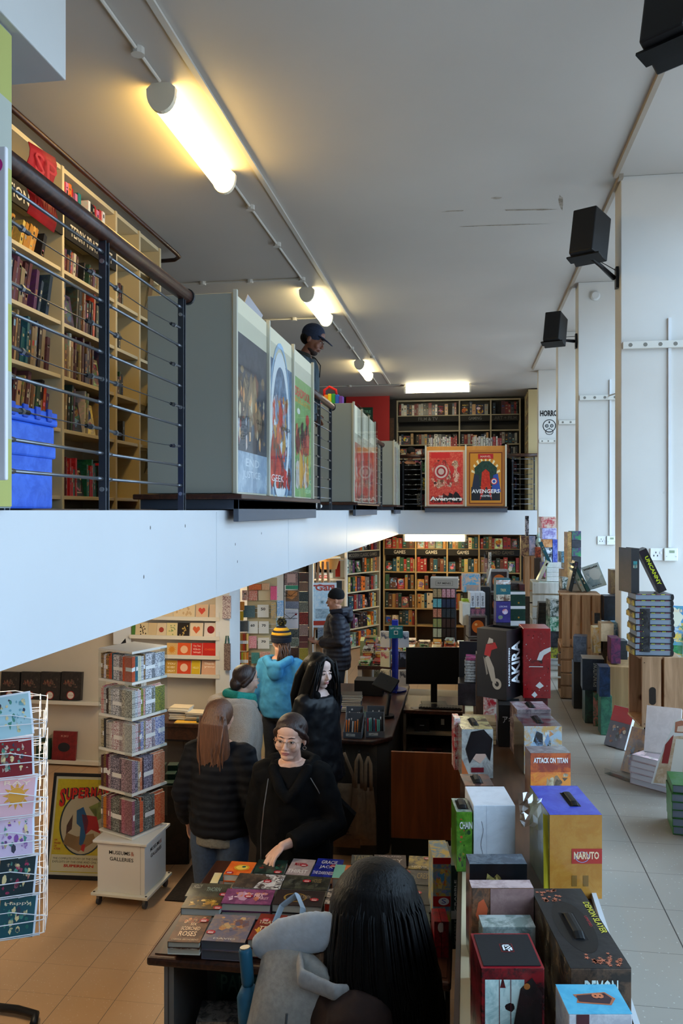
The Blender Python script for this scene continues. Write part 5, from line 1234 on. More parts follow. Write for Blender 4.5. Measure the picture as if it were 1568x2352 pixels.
NB = {4: [('b08a50', '2c3048'), ('e8e4e0', 'b0a8c0'), ('1c1c20', 'e0a050'), ('b04828', 'd0603a'), ('2c5a68', '3a7080'), ('e0d8b8', 'b0b8a8'), ('e4e6ea', '50556a')],
      3: [('c8c0b0', 'c83050'), ('d8d8d8', '202024'), ('2a2220', '504038'), ('d8d4c4', '38383a'), ('e0e2e6', '4a5060'), ('e8e8e8', '9a3a4a'), ('a8a040', '38503a')],
      2: [('d0c098', '2a2c30'), ('26262a', '303038'), ('c8c0b8', '504a48'), ('dcd8d0', '8a8488'), ('e4e6ea', 'a04048'), ('3a8a80', 'c03848'), ('2848a0', 'e0e0e4')],
      1: [('3a2622', '5a2c38'), ('8a6a38', '2a2018'), ('501c30', '7a2a50'), ('c8a8b8', '26202c'), ('28283c', 'c0b8c8'), ('d8ccb0', '7a5038'), ('c86038', 'e0b090')],
      0: [('8a8886', '3a3838'), ('d08028', '8a5020'), ('b05860', '38242c'), ('7a3850', 'c08090'), ('1c1f1e', '9a9c94'), ('26262a', 'a0a098'), ('c83c20', 'e09060')]}
rn = random.Random(77)
for k in range(5):
    z = SPZ[k]; hh = [.19, .2, .21, .24, .25][4-k]
    for face in range(4):
        FMx = SPM @ Matrix.Rotation(face*pi/2, 4, 'Z'); x = -s_+.012; n = 0
        nn_face = 2 if face == 0 else 9
        while x < s_-.115 and n < 9:
            c1, c2 = NB[k][(n//2+face*3) % 7]; isf = 0
            tt = rn.choice([.009, .012, .015]); d_ = .13
            h_ = hh*rn.uniform(.86, 1)
            if face in (2, 3) and n > 3: break
            g = MB(); c = H(c1); g.box(0, tt, 0, d_, 0, h_, c, H(c2)); g.box(.001, tt-.001, .001, d_+.0005, .001, h_+.0004, H('e8e0d0'))
            if rn.random() < .35: g.box(-.0004, tt+.0004, -.0004, d_*.5, h_*.42, h_*.58, H('e8e8e6'))
            o = g.build('notebook', FINE, mw=FMx @ T((x, -s_+.012, rest(z+.0005+(.012 if k == 0 else 0)))))
            tag(o, '%s patterned notebook, %s along the %s tier, %s side of spinner' % (cname(c1), ORD[n], ['bottom', 'second', 'third', 'fourth', 'top'][k], ['stair', 'people', 'hidden', 'card wall'][face]), 'notebook', 'notebooks on the spinner')
            x += tt+.0012; n += 1
        if face in (0, 1):
            g = MB(); w_ = .095; h_ = hh*.95; c1, c2 = [('1f2426', 'a8aaa4'), ('26263c', 'b8b0c4'), ('e8e8ec', '8a3a4a'), ('e6e8ec', '3a3e4a'), ('e8e8ec', '454a5c')][k]
            for q in range(4): g.box(0, w_, q*.016, q*.016+.014, 0, h_, H(c1), H(c2))
            g.quad((0, 0, h_*.38), X1, Z1_, w_, h_*.14, H('e8e8e6'), lift=.001)
            o = g.build('notebook_set', FINE, mw=FMx @ T((x+.004, -s_+.012, rest(z+.0005+(.012 if k == 0 else 0)))))
            tag(o, '%s notebooks shown cover outwards on the %s tier, %s side' % (['black and white floral', 'navy blossom', 'white skeleton print', 'white bird print', 'white figure print'][k], ['bottom', 'second', 'third', 'fourth', 'top'][k], 'people' if face == 1 else 'stair'), 'notebook set', 'cover-out notebook sets')

# ---- framed comic poster leaning on the floor
fp = thing('framed_poster', 'black-framed yellow superhero comic poster leaning on the tiled floor', 'framed poster', atZ(100, 2019, .0)+V((0, .0, .002)), (R(-14), 0, R(4)))
W_, H_ = .5, .77; g = MB()
for b_ in ((0, W_, 0, .022, 0, .03), (0, W_, 0, .022, H_-.025, H_), (0, .022, 0, .022, .03, H_-.025), (W_-.022, W_, 0, .022, .03, H_-.025)): g.box(*b_, H('141214'))
g.build('frame', SATIN, fp, bevel=.003)
g = MB(); o = (.022, .008, .03); w, h = W_-.044, H_-.055
g.box(.02, W_-.02, .009, .018, .028, H_-.023, H('c8c0a8')); g.quad(V(o)+V((.015, 0, .02)), X1, Z1_, w-.03, h-.04, H('c8b020'), H('bfa61c'), lift=.0006)
o = V(o)+V((.015, 0, .02)); w -= .03; h -= .04
g.disc(o, X1, Z1_, w*.54, h*.52, w*.44, h*.34, H('1c2c30'), n=36, lift=.0012); g.disc(o, X1, Z1_, w*.54, h*.52, w*.41, h*.325, H('b5a68c'), n=36, lift=.0016)
for pts, c in (([(.2, .3), (.5, .22), (.8, .34), (.75, .42), (.45, .38), (.25, .42)], '8a6a44'), ([(.62, .7), (.88, .78), (.92, .6), (.8, .56)], '7a8448'), ([(.24, .5), (.34, .62), (.34, .46), (.24, .4)], '5a3c30')): g.poly(o, X1, Z1_, [(a*w, b_*h) for a, b_ in pts], H(c), lift=.002)
for pts, c in (([(.5, .62), (.78, .6), (.88, .42), (.7, .46), (.6, .4)], '9c1c1c'), ([(.4, .66), (.52, .7), (.64, .55), (.6, .36), (.56, .28), (.5, .3), (.5, .48), (.42, .52)], '24507a'), ([(.55, .3), (.62, .3), (.6, .22), (.54, .24)], 'a82420')): g.poly(o, X1, Z1_, [(a*w, b_*h) for a, b_ in pts], H(c), lift=.0026)
for i, ch in enumerate('SUPERMAN'):
    xx = w*(.06+.115*i); hh = h*(.14-.008*i) if i else h*.2
    g.text(ch, o+V((xx+.006, 0, h*(.76+.012*i) if i else h*.7)), X1, Z1_, H('14202c'), box=(w*.105, hh), bold=.05, lift=.003); g.text(ch, o+V((xx, 0, h*(.755+.012*i) if i else h*.695)), X1, Z1_, H('b02018'), box=(w*.1, hh), bold=.04, lift=.004)
for s__, yy in (('64', .33), ('PAGES', .295), ('OF', .265), ('ACTION!', .235)): g.text(s__, o+V((w*.04, 0, h*yy)), X1, Z1_, H('a03020'), box=(w*.12 if len(s__) > 2 else w*.05, h*.022), bold=.02, lift=.003)
g.quad(o+V((w*.01, 0, h*.01)), X1, Z1_, w*.98, h*.175, H('c4bc9c'), lift=.003)
g.text('THE COMPLETE STORY OF THE DARING', o+V((w*.04, 0, h*.135)), X1, Z1_, H('28241c'), box=(w*.9, h*.022), lift=.004); g.text('EXPLOITS OF THE ONE AND ONLY', o+V((w*.04, 0, h*.1)), X1, Z1_, H('28241c'), box=(w*.85, h*.022), lift=.004)
g.text('SUPERMAN', o+V((w*.25, 0, h*.055)), X1, Z1_, H('b03020'), box=(w*.55, h*.03), bold=.04, lift=.004)
g.build('poster_sheet', PRINT, fp)
g = MB(); g.box(.02, W_-.02, .0045, .006, .025, H_-.02, (1, 1, 1)); g.build('cover_glass', THINPANE, fp)
g = MB(); g.M = Matrix.Translation((0, .3, .02)) @ Matrix.Rotation(R(24), 4, 'X'); g.box(W_*.45, W_*.55, .03, .04, .02, .66, H('4a3a2c')); g.build('back_strut', MATTE, fp)

# ---- desk with notebooks under the card wall
dk = thing('side_table', 'dark wooden table under the greeting cards heaped with notebooks', 'table', (-3.25, 7.45, 0))
g = MB(); g.box(0, 1.15, 0, .55, .76, .795); g.build('tabletop', DARKWOOD, dk, bevel=.006)
g = MB(); g.box(.03, 1.12, .02, .04, .64, .76); g.build('apron', DARKWOOD, dk)
for x in (.03, 1.08):
    for y in (.03, .48): g = MB(); g.box(x, x+.05, y, y+.05, 0, .76); g.build('leg', DARKWOOD, dk)
g = MB(); g.box(.0, 1.15, .1, .52, 0, .6, H('4a4540')); g.box(.57, .575, .098, .1, 0, .6, H('201c1a')); g.build('lower_cupboard', MATTE, dk)
rd = random.Random(8)
def stack(x, y, z0, n, w, d, th, cols, label, grp, rz=0, name='notebook', cat='notebook', jit=.01, m=PRINT, pages='e0d8c4'):
    z = z0
    for i in range(n):
        c = cols[i % len(cols)]; g = MB(); g.box(-w/2, w/2, -d/2, d/2, 0, .002, H(c)); g.box(-w/2, w/2, -d/2, d/2, th-.002, th, H(c)); g.box(-w/2, -w/2+.002, -d/2, d/2, .002, th-.002, H(c)); g.box(-w/2+.002, w/2-.003, -d/2+.003, d/2-.003, .002, th-.002, H(pages), m=1)
        q = rd.random
        o = g.build(name, [m, MATTE], mw=T((x+(q()-.5)*jit*2, y+(q()-.5)*jit*2, z+.0012), rz=rz+(q()-.5)*.12))
        tag(o, label % (cname(c), ORD[i]) , cat, grp); z += th+.0014
    return z
g1 = 'stationery on the side table'
stack(-2.72, 7.62, .796, 7, .2, .15, .016, ['3a3a3e', 'e0dcd0', 'c8b898', '6a6a6c'], '%s notebook, %s up in the tall pile on the side table', g1)
stack(-2.55, 7.6, .796, 5, .2, .15, .016, ['26262a', 'c8b898', '8c8a84'], '%s notebook, %s up in the second pile on the side table', g1)
stack(-2.36, 7.62, .796, 2, .17, .22, .012, ['15151a', '26262a'], '%s diary, %s up beside the piles on the side table', g1, rz=.3)
stack(-2.62, 7.5, .796, 1, .24, .1, .01, ['c89a30'], '%s paper pad, %s thing at the front edge of the side table', g1, rz=.1)
stack(-2.25, 7.72, .796, 2, .2, .14, .012, ['8c3a30', 'a04a3a'], '%s notebook, %s up at the column end of the side table', g1, rz=-.2)
g = MB(); g.tube([(-2.52, 7.49, .83), (-2.26, 7.5, .83)], .03, 12, H('3a4a4a')); tag(g.build('pencil_roll', FINE), 'dark green speckled pencil roll on the side table edge', 'pencil roll')

# ---- dark bin of festive cracker boxes beside the spinner
bn = thing('cracker_bin', 'dark bin holding tall green festive boxes beside the spinner', 'bin', (-2.38, 6.42, 0), (0, 0, R(10)))
g = MB()
for b_ in ((-.16, .16, -.17, -.16, 0, .62), (-.16, .16, .16, .17, 0, .62), (-.17, -.16, -.16, .16, 0, .62), (.16, .17, -.16, .16, 0, .62), (-.16, .16, -.16, .16, 0, .02)): g.box(*b_, H('1c1714'), H('2a211b'))
g.build('bin_body', SATIN, bn)
MBn = T((-2.38, 6.42, 0), rz=R(10)); i = 0
for ix in range(3):
    for iy in range(3):
        g = MB(); z1 = .48+.04*iy; g.box(-.038, .038, -.042, .042, 0, z1, H('5c1c22'), H('7a6050')); g.box(-.04, .04, -.044, .044, z1, z1+.13, H('123428'), H('0c2a20'))
        g.disc((0, -.0445, z1+.03), X1, Z1_, 0, 0, .022, .022, H('a8b0a4'), lift=.0005); g.disc((.0405, 0, z1+.03), (0, 1, 0), Z1_, 0, 0, .022, .022, H('a8b0a4'), lift=.0005)
        o = g.build('festive_box', FINE, mw=MBn @ T((-.1+.1*ix, -.1+.1*iy, .024))); o.location.z += 0
        tag(o, 'tall green-topped festive box, %s row back, %s across in the dark bin' % (ORD[iy], ORD[ix]), 'festive box', 'festive boxes in the bin')
        i += 1
mt = thing('entrance_mat', 'large dark brown floor mat beyond the white wheeled base', 'floor mat', (-2.15, 5.67, 0)); g = MB(); g.box(0, .74, 0, 2.6, .001, .009, H('1e1612'), H('2a201a')); g.build('mat_body', mat_attr('coir_pile', .95, 60, bump=.6, bscale=300), mt)
g = MB(); g.box(-1.95, -1.45, 8.4, 9.2, .001, .008, H('8a4424'), H('6a3018')); g.box(-1.98, -1.95, 8.4, 9.2, .001, .009, H('b09020')); tag(g.build('carpet_runner', mat_attr('coir_pile', .95, 60, bump=.6, bscale=300)), 'rusty brown carpet piece with a yellow edge past the mat', 'rug')

# ---- wire greeting-card spinner nearest the camera
CS = thing('card_spinner', 'white wire greeting card spinner at the edge of the picture', 'card spinner', (-2.06, 3.26, 0)); CAs = R(28); WIREC = H('e6e6ea')
g = MB(); g.tube([(0, 0, .05), (0, 0, 2.1)], .014, 8, WIREC); g.build('centre_pole', SATIN, CS)
g = MB(); g.tube([(0, 0, .02), (0, 0, .05)], [.24, .22], 24, H('c8c8cc')); g.build('base_disc', SATIN, CS)
rc = random.Random(15)
CZ = [1.87, 1.715, 1.555, 1.395, 1.235, 1.07]; HW = .24
cc = [[('c85848', 'e8c0a0', 'LEGEND'), ('8cc8d8', '4a98b0', ''), ('a8c8d0', '70a0b0', '')], [('e8e8ec', 'c83030', ''), ('8a1a24', '5c1018', ''), ('7c1820', 'c8b0a0', '')], [('26284a', '202440', ''), ('2a2c50', 'e0e0e8', ''), ('e0b0b8', 'e0b0b8', 'RAY')],
      [('d8e0ec', '8a90a8', ''), ('e4eaf2', '55596a', ''), ('d8c0d8', '8a50a0', '')], [('1c3040', '2a4450', ''), ('e0e4f0', 'b09a50', ''), ('1a2c30', 'a03050', '')], [('b0b048', '808030', ''), ('c8d8e8', '6a8098', ''), ('1e5058', '2a7060', 'Happy')]]
for fi in range(4):
    ang = CAs+fi*pi/2; FMc = T((-2.06, 3.26, 0), rz=ang)
    for k, z in enumerate(CZ):
        g = MB(); L = Matrix.Rotation(ang, 4, 'Z'); g.M = L
        for (yy, zz) in ((-.27, z+.065), (-.262, z+.01), (-.255, z-.0)): g.tube([(-HW, yy, zz), (HW, yy, zz)], .0022, 6, WIREC)
        for x in (-HW, -.08, .08, HW): g.tube([(x, -.27, z+.065), (x, -.26, z), (x, -.16, z-.01)], .0019, 5, WIREC)
        for x in (-HW, HW): g.tube([(x, -.27, z+.065), (x, -.13, z+.1), (x, -.02, z+.1)], .0019, 5, WIREC)
        g.tube([(HW, -.27, z+.065), (HW+.02, -.27, z+.067)], .0022, 6, WIREC)
        g.build('wire_pocket', SATIN, CS)
        if fi in (1, 2): continue
        for j in range(3):
            c1, c2, tx_ = cc[k][(j+fi) % 3]; w = .135; h = .155+rc.uniform(-.01, .01)
            g = MB(); 
            for q in range(3): g.box(q*.004, w+q*.004, q*.006, q*.006+.002, 0, h+.004*q, H('e8ecf4') if q else H(c1))
            o0 = (0, 0, 0)
            if k == 2 and j == (2-fi) % 3: dw('sun', 'd89838')(g, w, h)
            elif k == 1 and j == (0-fi) % 3: dw('disc', 'c83038')(g, w, h)
            elif k == 2 and j == (1-fi) % 3: g.disc(o0, X1, Z1_, w*.5, h*.5, w*.3, w*.4, H('e0e0e8'), lift=.0006); g.disc(o0, X1, Z1_, w*.62, h*.5, w*.26, w*.36, H('26284a'), lift=.0012)
            else: blobs(g, w, h, k*7+j, [c1, c2, 'e0c890', '4a8a78', '3a3a4a'], 34, (.08, .92, .06, .94), (.03, .08), .0006, o0, X1, Z1_)
            if tx_: g.text(tx_, (w*.5, 0, h*.78), X1, Z1_, H('f0dcc0'), box=(w*.75, h*.1), center=True, lift=.0022)
            o = g.build('greeting_card', PRINT, mw=FMc @ T((-.225+j*.152, -.25, z+.006)) @ Matrix.Rotation(R(-14), 4, 'X') @ Matrix.Rotation(R(rc.uniform(-6, 6)), 4, 'Y'))
            tag(o, '%s greeting card, %s pocket row down the wire spinner, %s across its %s face' % (cname(c1), ORD[k], ORD[j], 'front' if fi == 0 else 'inner'), 'greeting card', 'greeting cards on the wire spinner')

# ---- card rack, calendars, wrapping paper, easel beyond the column
tbp = thing('gift_bag', 'gift bag patterned in red black and white at the column top', 'gift bag', atY(512, 1420, 8.47)); g = MB(); g.box(0, .09, -.02, 0, 0, .24, H('d8d0d0'), H('5a1c28')); g.build('bag_body', FINE, tbp)
tb2 = thing('tote_bag', 'dark maroon tote bag hanging on the white column', 'tote bag', atY(514, 1538, 8.47)); g = MB(); g.box(.01, .075, -.03, 0, 0, .28, H('3a2024'), H('9a8a80')); g.build('bag_body', FINE, tb2)
g = MB(); g.tube([(.02, -.015, .28), (.03, -.015, .36), (.05, -.015, .36), (.06, -.015, .28)], .007, 6, H('12463a')); g.build('handle', MATTE, tb2)
def pxb(px0, px1, yt, yb, d, dep, hexc, name, label, cat, group=None, col2=None, draw=None, m=FINE, rzo=0., sides=None, bevel=0.):
    """upright box whose front face spans these sight lines at distance d, squared to the room"""
    a = atD(px0, yb, d); b_ = atD(px1, yt, d); w = (b_-a).xy.length; h = b_.z-a.z
    g = MB(); g.box(0, w, 0, dep, 0, h, H(hexc), H(col2) if col2 else None)
    if draw: draw(g, w, h)
    return tag(g.build(name, m, mw=T(a, rz=PSI+rzo), bevel=bevel), label, cat, group)
CR = thing('card_rack', 'white wire birthday card rack beyond the column', 'card rack', atD(575, 1560, 9.4))
g = MB(); M0 = T((0, 0, 0), rz=PSI); g.M = M0
for z in (.05, .22, .40, .58, .76, .94): 
    for yy, zz in ((-.04, .05), (-.03, 0)): g.tube([(-.04, yy, z+zz), (.32, yy, z+zz)], .003, 5, WIREC)
g.build('wire_tiers', SATIN, CR)
g = MB(); g.M = M0; g.box(-.04, .3, .02, .04, -CR.location.z, 1.15, H('c8b890')); g.build('back_board', CREAM, CR)
rk = [('d8ccb8', 'b84030', '40'), ('c83828', 'e0c8b0', ''), ('d8c8a0', 'd8c8a0', ''), ('3a5458', '5a7478', ''), ('e0dcd0', 'e0dcd0', '50'), ('e0dcd0', 'e0dcd0', '60'), ('e0dcd0', 'e0dcd0', '70'), ('c86070', 'e8c0c0', ''), ('e0d8c8', 'e0d8c8', '70'), ('2c7068', '5a9088', ''), ('d8c0a8', 'c05040', '')]
pos = [(556, 570, 1356, 1379), (571, 591, 1356, 1379), (593, 620, 1356, 1379), (558, 585, 1391, 1418), (591, 617, 1389, 1418), (568, 592, 1427, 1455), (594, 617, 1427, 1455), (568, 589, 1461, 1489), (592, 618, 1465, 1490), (577, 595, 1499, 1524), (597, 620, 1497, 1524)]
for i, ((c1, c2, s__), (a, b_, yt, yb)) in enumerate(zip(rk, pos)):
    pxb(a, b_, yt, yb, 9.35, .01, c1, 'birthday_card', '%s birthday card%s, %s counting down the wire rack' % (cname(c1), ' numbered '+s__ if s__ else '', ORD[i]), 'greeting card', 'birthday cards on the wire rack', c2, (lambda g, w, h, s__=s__: g.text(s__, (w*.5, 0, h*.55), X1, Z1_, H('202020'), box=(w*.4, h*.22), bold=.03, center=True)) if s__ else None)
bits = [(529, 569, 1427, 1451, '4a4a48', '5a5a58', 'grey header sign above the banded notebooks'), (531, 549, 1383, 1402, 'e0a018', 'd08c10', 'yellow oval card pack on the card rack'), (550, 560, 1383, 1402, 'e08a30', 'c87020', 'orange oval card pack'),
        (531, 545, 1405, 1425, '6a7a3a', 'c8a030', 'green and yellow card pack'), (546, 558, 1405, 1425, 'd8a820', 'b88810', 'deep yellow card pack'), (532, 550, 1360, 1380, 'c8a050', 'a88038', 'golden card pack on the card rack'), (571, 600, 1342, 1355, 'd88038', 'c83828', 'orange card pack at the rack top'), (601, 618, 1340, 1355, 'd8b088', 'c89068', 'peach card pack at the rack top'), (621, 635, 1347, 1378, 'd84878', 'e07090', 'bright pink gift box'),
        (622, 634, 1383, 1420, 'd8a838', '4a7a98', 'yellow and blue card pack on the turned side'), (636, 650, 1380, 1415, '2a8ac8', 'd0d8e0', 'sky blue card pack on the turned side'), (634, 648, 1420, 1445, '2c6878', 'c8d8e0', 'teal card pack on the turned side')]
for (a, b_, yt, yb, c1, c2, l) in bits: pxb(a, b_, yt, yb, 9.3, .06, c1, 'card_pack', l, 'card pack', 'card packs around the rack', c2)
i = 0
for (ya, yb) in ((1456, 1495), (1499, 1540)):
    for j in range(10):
        c = ['c86820', 'b03018', 'd08a28', 'c04818', '7a3a18', 'd8a048', 'c83018', 'e0b860', 'c87028', 'c8c030'][(j*3+i) % 10]; x0 = 530+j*4
        pxb(x0, x0+3.6, ya, yb, 9.3, .1, c, 'spine_notebook', '%s banded notebook, %s across the %s stand row' % (cname(c), ORD[j], ['upper', 'lower'][i]), 'notebook', 'banded notebooks on the stand', None, lambda g, w, h: g.quad((0, 0, h*.42), X1, Z1_, w, h*.18, H('e4e0d8'), lift=.001))
    i += 1
pxb(530, 575, 1543, 1580, 9.35, .12, '2a2824', 'pen_block', 'dark block of pens below the banded notebooks', 'pen display', None, '55524c')
CALR = thing('calendar_rack', 'black wire rack of calendars between the cards and the wrapping paper', 'calendar rack', atD(652, 1560, 9.7)); g = MB(); g.M = M0
for z in (.0, .25, .5, .72, .98):
    g.tube([(0, -.06, z+.06), (.08, -.07, z), (.16, -.06, z+.06)], .003, 5, H('1c1c1e')); g.tube([(0, -.05, z), (.16, -.05, z)], .003, 5, H('1c1c1e'))
g.box(-.005, .005, .0, .01, -CALR.location.z, 1.25, H('26262a')); g.box(.165, .175, .0, .01, -CALR.location.z, 1.25, H('26262a')); g.build('wire_frame', SATIN, CALR)
def cat_(g, w, h): g.poly((0, 0, 0), X1, Z1_, [(w*.2, h), (w*.9, h*.95), (w*.85, h*.7), (w*.5, h*.5), (w*.1, h*.6)], H('a86a38'), H('c88a50'), lift=.001); g.quad((0, 0, 0), X1, Z1_, w, h*.4, H('8a90a0'), H('60687a'), lift=.001)
def life(g, w, h): g.text('A CATS LIFE 2025', (w*.5, 0, h*.78), X1, Z1_, H('3a3038'), box=(w*.8, h*.06), center=True); g.disc((0, 0, 0), X1, Z1_, w*.82, h*.74, w*.08, h*.05, H('c83038'), lift=.001); g.ringd((0, 0, 0), X1, Z1_, w*.35, h*.5, w*.05, w*.07, H('8a8a90'), lift=.001); g.ringd((0, 0, 0), X1, Z1_, w*.65, h*.5, w*.05, w*.07, H('8a8a90'), lift=.001)
for (a, b_, yt, yb, c1, c2, l, dr) in ((653, 684, 1314, 1344, '4a484c', 'b89890', 'calendar with a pink panel in a grey border', lambda g, w, h: g.quad((w*.2, 0, h*.2), X1, Z1_, w*.62, h*.65, H('c8a8a0'), lift=.001)), (655, 686, 1356, 1398, '5a4838', '8a6a50', 'calendar with a ginger cat photograph', cat_), (654, 685, 1400, 1443, 'd8d4d8', 'd8d4d8', 'white calendar about a cats life', life),
                                   (658, 685, 1445, 1463, '1c2422', '7a807c', 'black and white calendar below the white one', None), (660, 686, 1466, 1484, '1a1e1e', '8a9a90', 'second black calendar near the bobble hat', None), (655, 686, 1488, 1530, '2a2422', '5a3a30', 'dark calendars in the lowest pocket', None), (656, 684, 1345, 1353, '3a9a78', '2a7a60', 'green calendar edge under the framed one', None)):
    pxb(a, b_, yt, yb, 9.65, .015, c1, 'calendar', l, 'calendar', 'calendars on the black rack', c2, dr)
ws = [('2a5a50', '8a3028', 'green and red'), ('6a5a50', 'a87858', 'brown leaf'), ('2a3036', '6a7066', 'dark geometric'), ('4a4640', 'b0a890', 'grey block'), ('3a2a2a', 'c85040', 'black with red dots'), ('8a6a60', 'c8a898', 'spotted pink'), ('6a3a38', '7a4a44', 'plain mauve'), ('7a4a44', '8a5a50', 'dusty rose'), ('a89438', 'c8b458', 'yellow floral')]
yy = 1315
for i, (c1, c2, l) in enumerate(ws):
    h_ = [22, 22, 24, 24, 28, 26, 14, 14, 62][i]; pxb(687, 707, yy, yy+h_-1, 10.2, .03, c1, 'wrapping_paper', '%s wrapping paper hanging in the tall column beside the easel' % l, 'wrapping paper', 'wrapping papers in the column', c2); yy += h_
g = MB(); g.box(0, .05, 0, .06, 0, 2.32, H('c8c4b8')); tag(g.build('trim_6', MATTE, mw=T((atD(709, 1172, 10.9).x, atD(709, 1172, 10.9).y, 0))), kind='structure')
es = thing('easel', 'wooden easel holding a red-bordered white sign', 'easel', atZ(742, 1172+2.8*1900/11.2, 0), (0, 0, R(14))); WD = CRATE
for (x0, x1, y0, y1) in ((-.2, -.06, 0, .04), (.2, .06, 0, .04), (0, 0, .45, .08)):
    g = MB(); g.tube([(x0, y0, 0), (x1, y1, 2.1)], .018, 6); g.build('leg', WD, es)
g = MB(); g.box(-.22, .22, -.05, .03, 1.19, 1.22); g.build('ledge', WD, es)
sg = thing('easel_sign', 'white games sign with a red border standing on the easel', 'sign', es.location, (0, 0, R(14)))
g = MB(); g.M = Matrix.Translation((-.19, -.085, 1.225)) @ Matrix.Rotation(R(-6), 4, 'X'); g.box(0, .37, 0, .012, 0, .6, H('dce4ea')); g.quad((.03, 0, .03), X1, Z1_, .31, .54, H('b84030'), lift=.001); g.quad((.05, 0, .09), X1, Z1_, .27, .46, H('d8ecf6'), H('b8dcf0'), lift=.002)
g.text('Gan', (.08, 0, .49), X1, Z1_, H('b84838'), box=(.24, .09), bold=.03, lift=.003); g.quad((.08, 0, .12), X1, Z1_, .18, .13, H('90a8b8'), H('b0c8d4'), lift=.003)
for a in range(4): g.tube([(.17+.03*cos(a*pi/4), -.003, .34+.03*sin(a*pi/4)), (.17-.03*cos(a*pi/4), -.003, .34-.03*sin(a*pi/4))], .002, 4, H('40606a'))
g.build('sign_board', PRINT, sg)
pxb(729, 752, 1400+40, 1476, 11.12, .02, '3a5a7a', 'game_board', 'blue and white board leaning under the easel ledge', 'game board', None, 'c8d4e0')
RSH = thing('wall_unit', 'white open wall unit behind the easel holding boxed games', 'shelving', atD(716, 1172+2.8*1900/12.6, 12.6), (0, 0, R(6))); g = MB()
RSH.location.z = 0
for x in (0, .5): g = MB(); g.box(x, x+.03, 0, .35, 0, 2.3, H('c8c0b0')); g.build('upright', CREAM, RSH)
for z in (.4, .8, 1.2, 1.5, 1.75, 2.05): g = MB(); g.box(.031, .499, .01, .34, z-.02, z, H('c8c0b0')); g.build('shelf_board', CREAM, RSH)
pxb(725, 764, 1317, 1338, 12.8, .2, 'b8c8d0', 'board_game', 'pale property-trading game box behind the easel', 'board game', 'games behind the easel', 'd0d8dc', lambda g, w, h: (g.quad((w*.2, 0, h*.5), X1, Z1_, w*.6, h*.3, H('c03038'), lift=.001), g.text('MONOPOLY', (w*.5, 0, h*.56), X1, Z1_, H('f0f0f0'), box=(w*.5, h*.18), bold=.03, center=True, lift=.002)))
bk = thing('round_basket', 'round wooden tray-like basket on the unit behind the easel', 'basket', atD(752, 1308, 12.4)+V((0, .1, .0)), (0, 0, 0)); g = MB(); g.tube([(0, 0, 0), (0, 0, .17)], [.12, .17], 24, H('a8763c')); g.tube([(0, -.0, .165), (0, 0, .185)], [.18, .18], 24, H('cfc0a0')); g.build('basket_wall', CREAM, bk, smooth=False)
pxb(770, 781, 1287, 1325, 12.85, .03, 'b02820', 'book', 'bright red book standing in the white unit by the easel', 'book', 'books by the easel')
pxb(772, 785, 1316+18, 1362, 12.95, .03, '38506a', 'book', 'blue book standing below the red one by the easel', 'book', 'books by the easel')
# stack of large boxed games by the corner
yy = 1495; p0 = atD(820, 1500, 10.9)
for i in range(6):
    g = MB(); zc = [0, .17, .34, .51, .68, .85][i]; c1, c2 = [('2a4a54', '6a8078'), ('2c4c58', 'b0a890'), ('345860', '8a9080'), ('3a6068', 'c0b890'), ('b0a070', '6a7850'), ('8a9a60', 'c8b878')][i]
    g.box(0, .36, 0, .36, 0, .165, H(c1), H(c2)); g.text('Mc', (.2, 0, .06), X1, Z1_, H('d8d8c8'), box=(.09, .06), lift=.001)
    tag(g.build('board_game', FINE, mw=T((-1.46, 11.2, zc+.0015), rz=R(5))), '%s large boxed game, %s up in the pile behind the counter' % (cname(c1), ORD[i]), 'board game', 'large games piled on the floor')
bf = thing('stand_foot', 'black curved stand foot on the tiles at the bottom picture corner', 'stand', atZ(40, 2335, 0)); g = MB(); g.tube([(-.25, .02, .03), (0, 0, .04), (.12, -.02, .035), (.15, -.1, .03)], .022, 10, H('101012')); g.build('foot_bar', SATIN, bf, smooth=True)
# ------------------------------------------------------------ sales counter
GREYC = H('4c443c')
ct = thing('sales_counter', 'dark-topped sales counter with a grey front and hanging tote bags', 'counter', (-1.35, 6.62, 0))
g = MB(); g.box(.0, .62, .02, 2.1, 0, .91, GREYC, H('544b42')); g.build('counter_body', MATTE, ct)
g = MB(); pts = [(-.05, -.04), (.6, -.04), (.74, .12), (.74, 2.12), (-.05, 2.12)]
vs = [(x, y, z) for z in (.915, .955) for x, y in pts]; g.add(vs, [(4, 3, 2, 1, 0), (5, 6, 7, 8, 9)]+[(i, (i+1) % 5, 5+(i+1) % 5, 5+i) for i in range(5)]); g.build('worktop', DARKWOOD, ct, bevel=.012)
g = MB(); g.add([(.62, .03, 0), (.71, .12, 0), (.71, 1.9, 0), (.62, 1.9, 0), (.62, .03, .91), (.71, .12, .91), (.71, 1.9, .91), (.62, 1.9, .91)], [(0, 1, 5, 4), (1, 2, 6, 5), (2, 3, 7, 6), (4, 5, 6, 7), (3, 0, 4, 7)], H('3a342e')); g.build('side_panel', MATTE, ct)
gp = thing('counter_gate', 'reddish brown wooden panel closing the gap beside the counter', 'panel', (-.6, 6.5, 0), (0, 0, R(2)))
g = MB(); g.box(0, .58, 0, .025, .22, .90); g.build('panel_board', REDWOOD, gp, bevel=.003)
g = MB(); g.box(0, .58, .004, .3, 0, .219, H('15120f')); g.build('plinth', MATTE, gp)
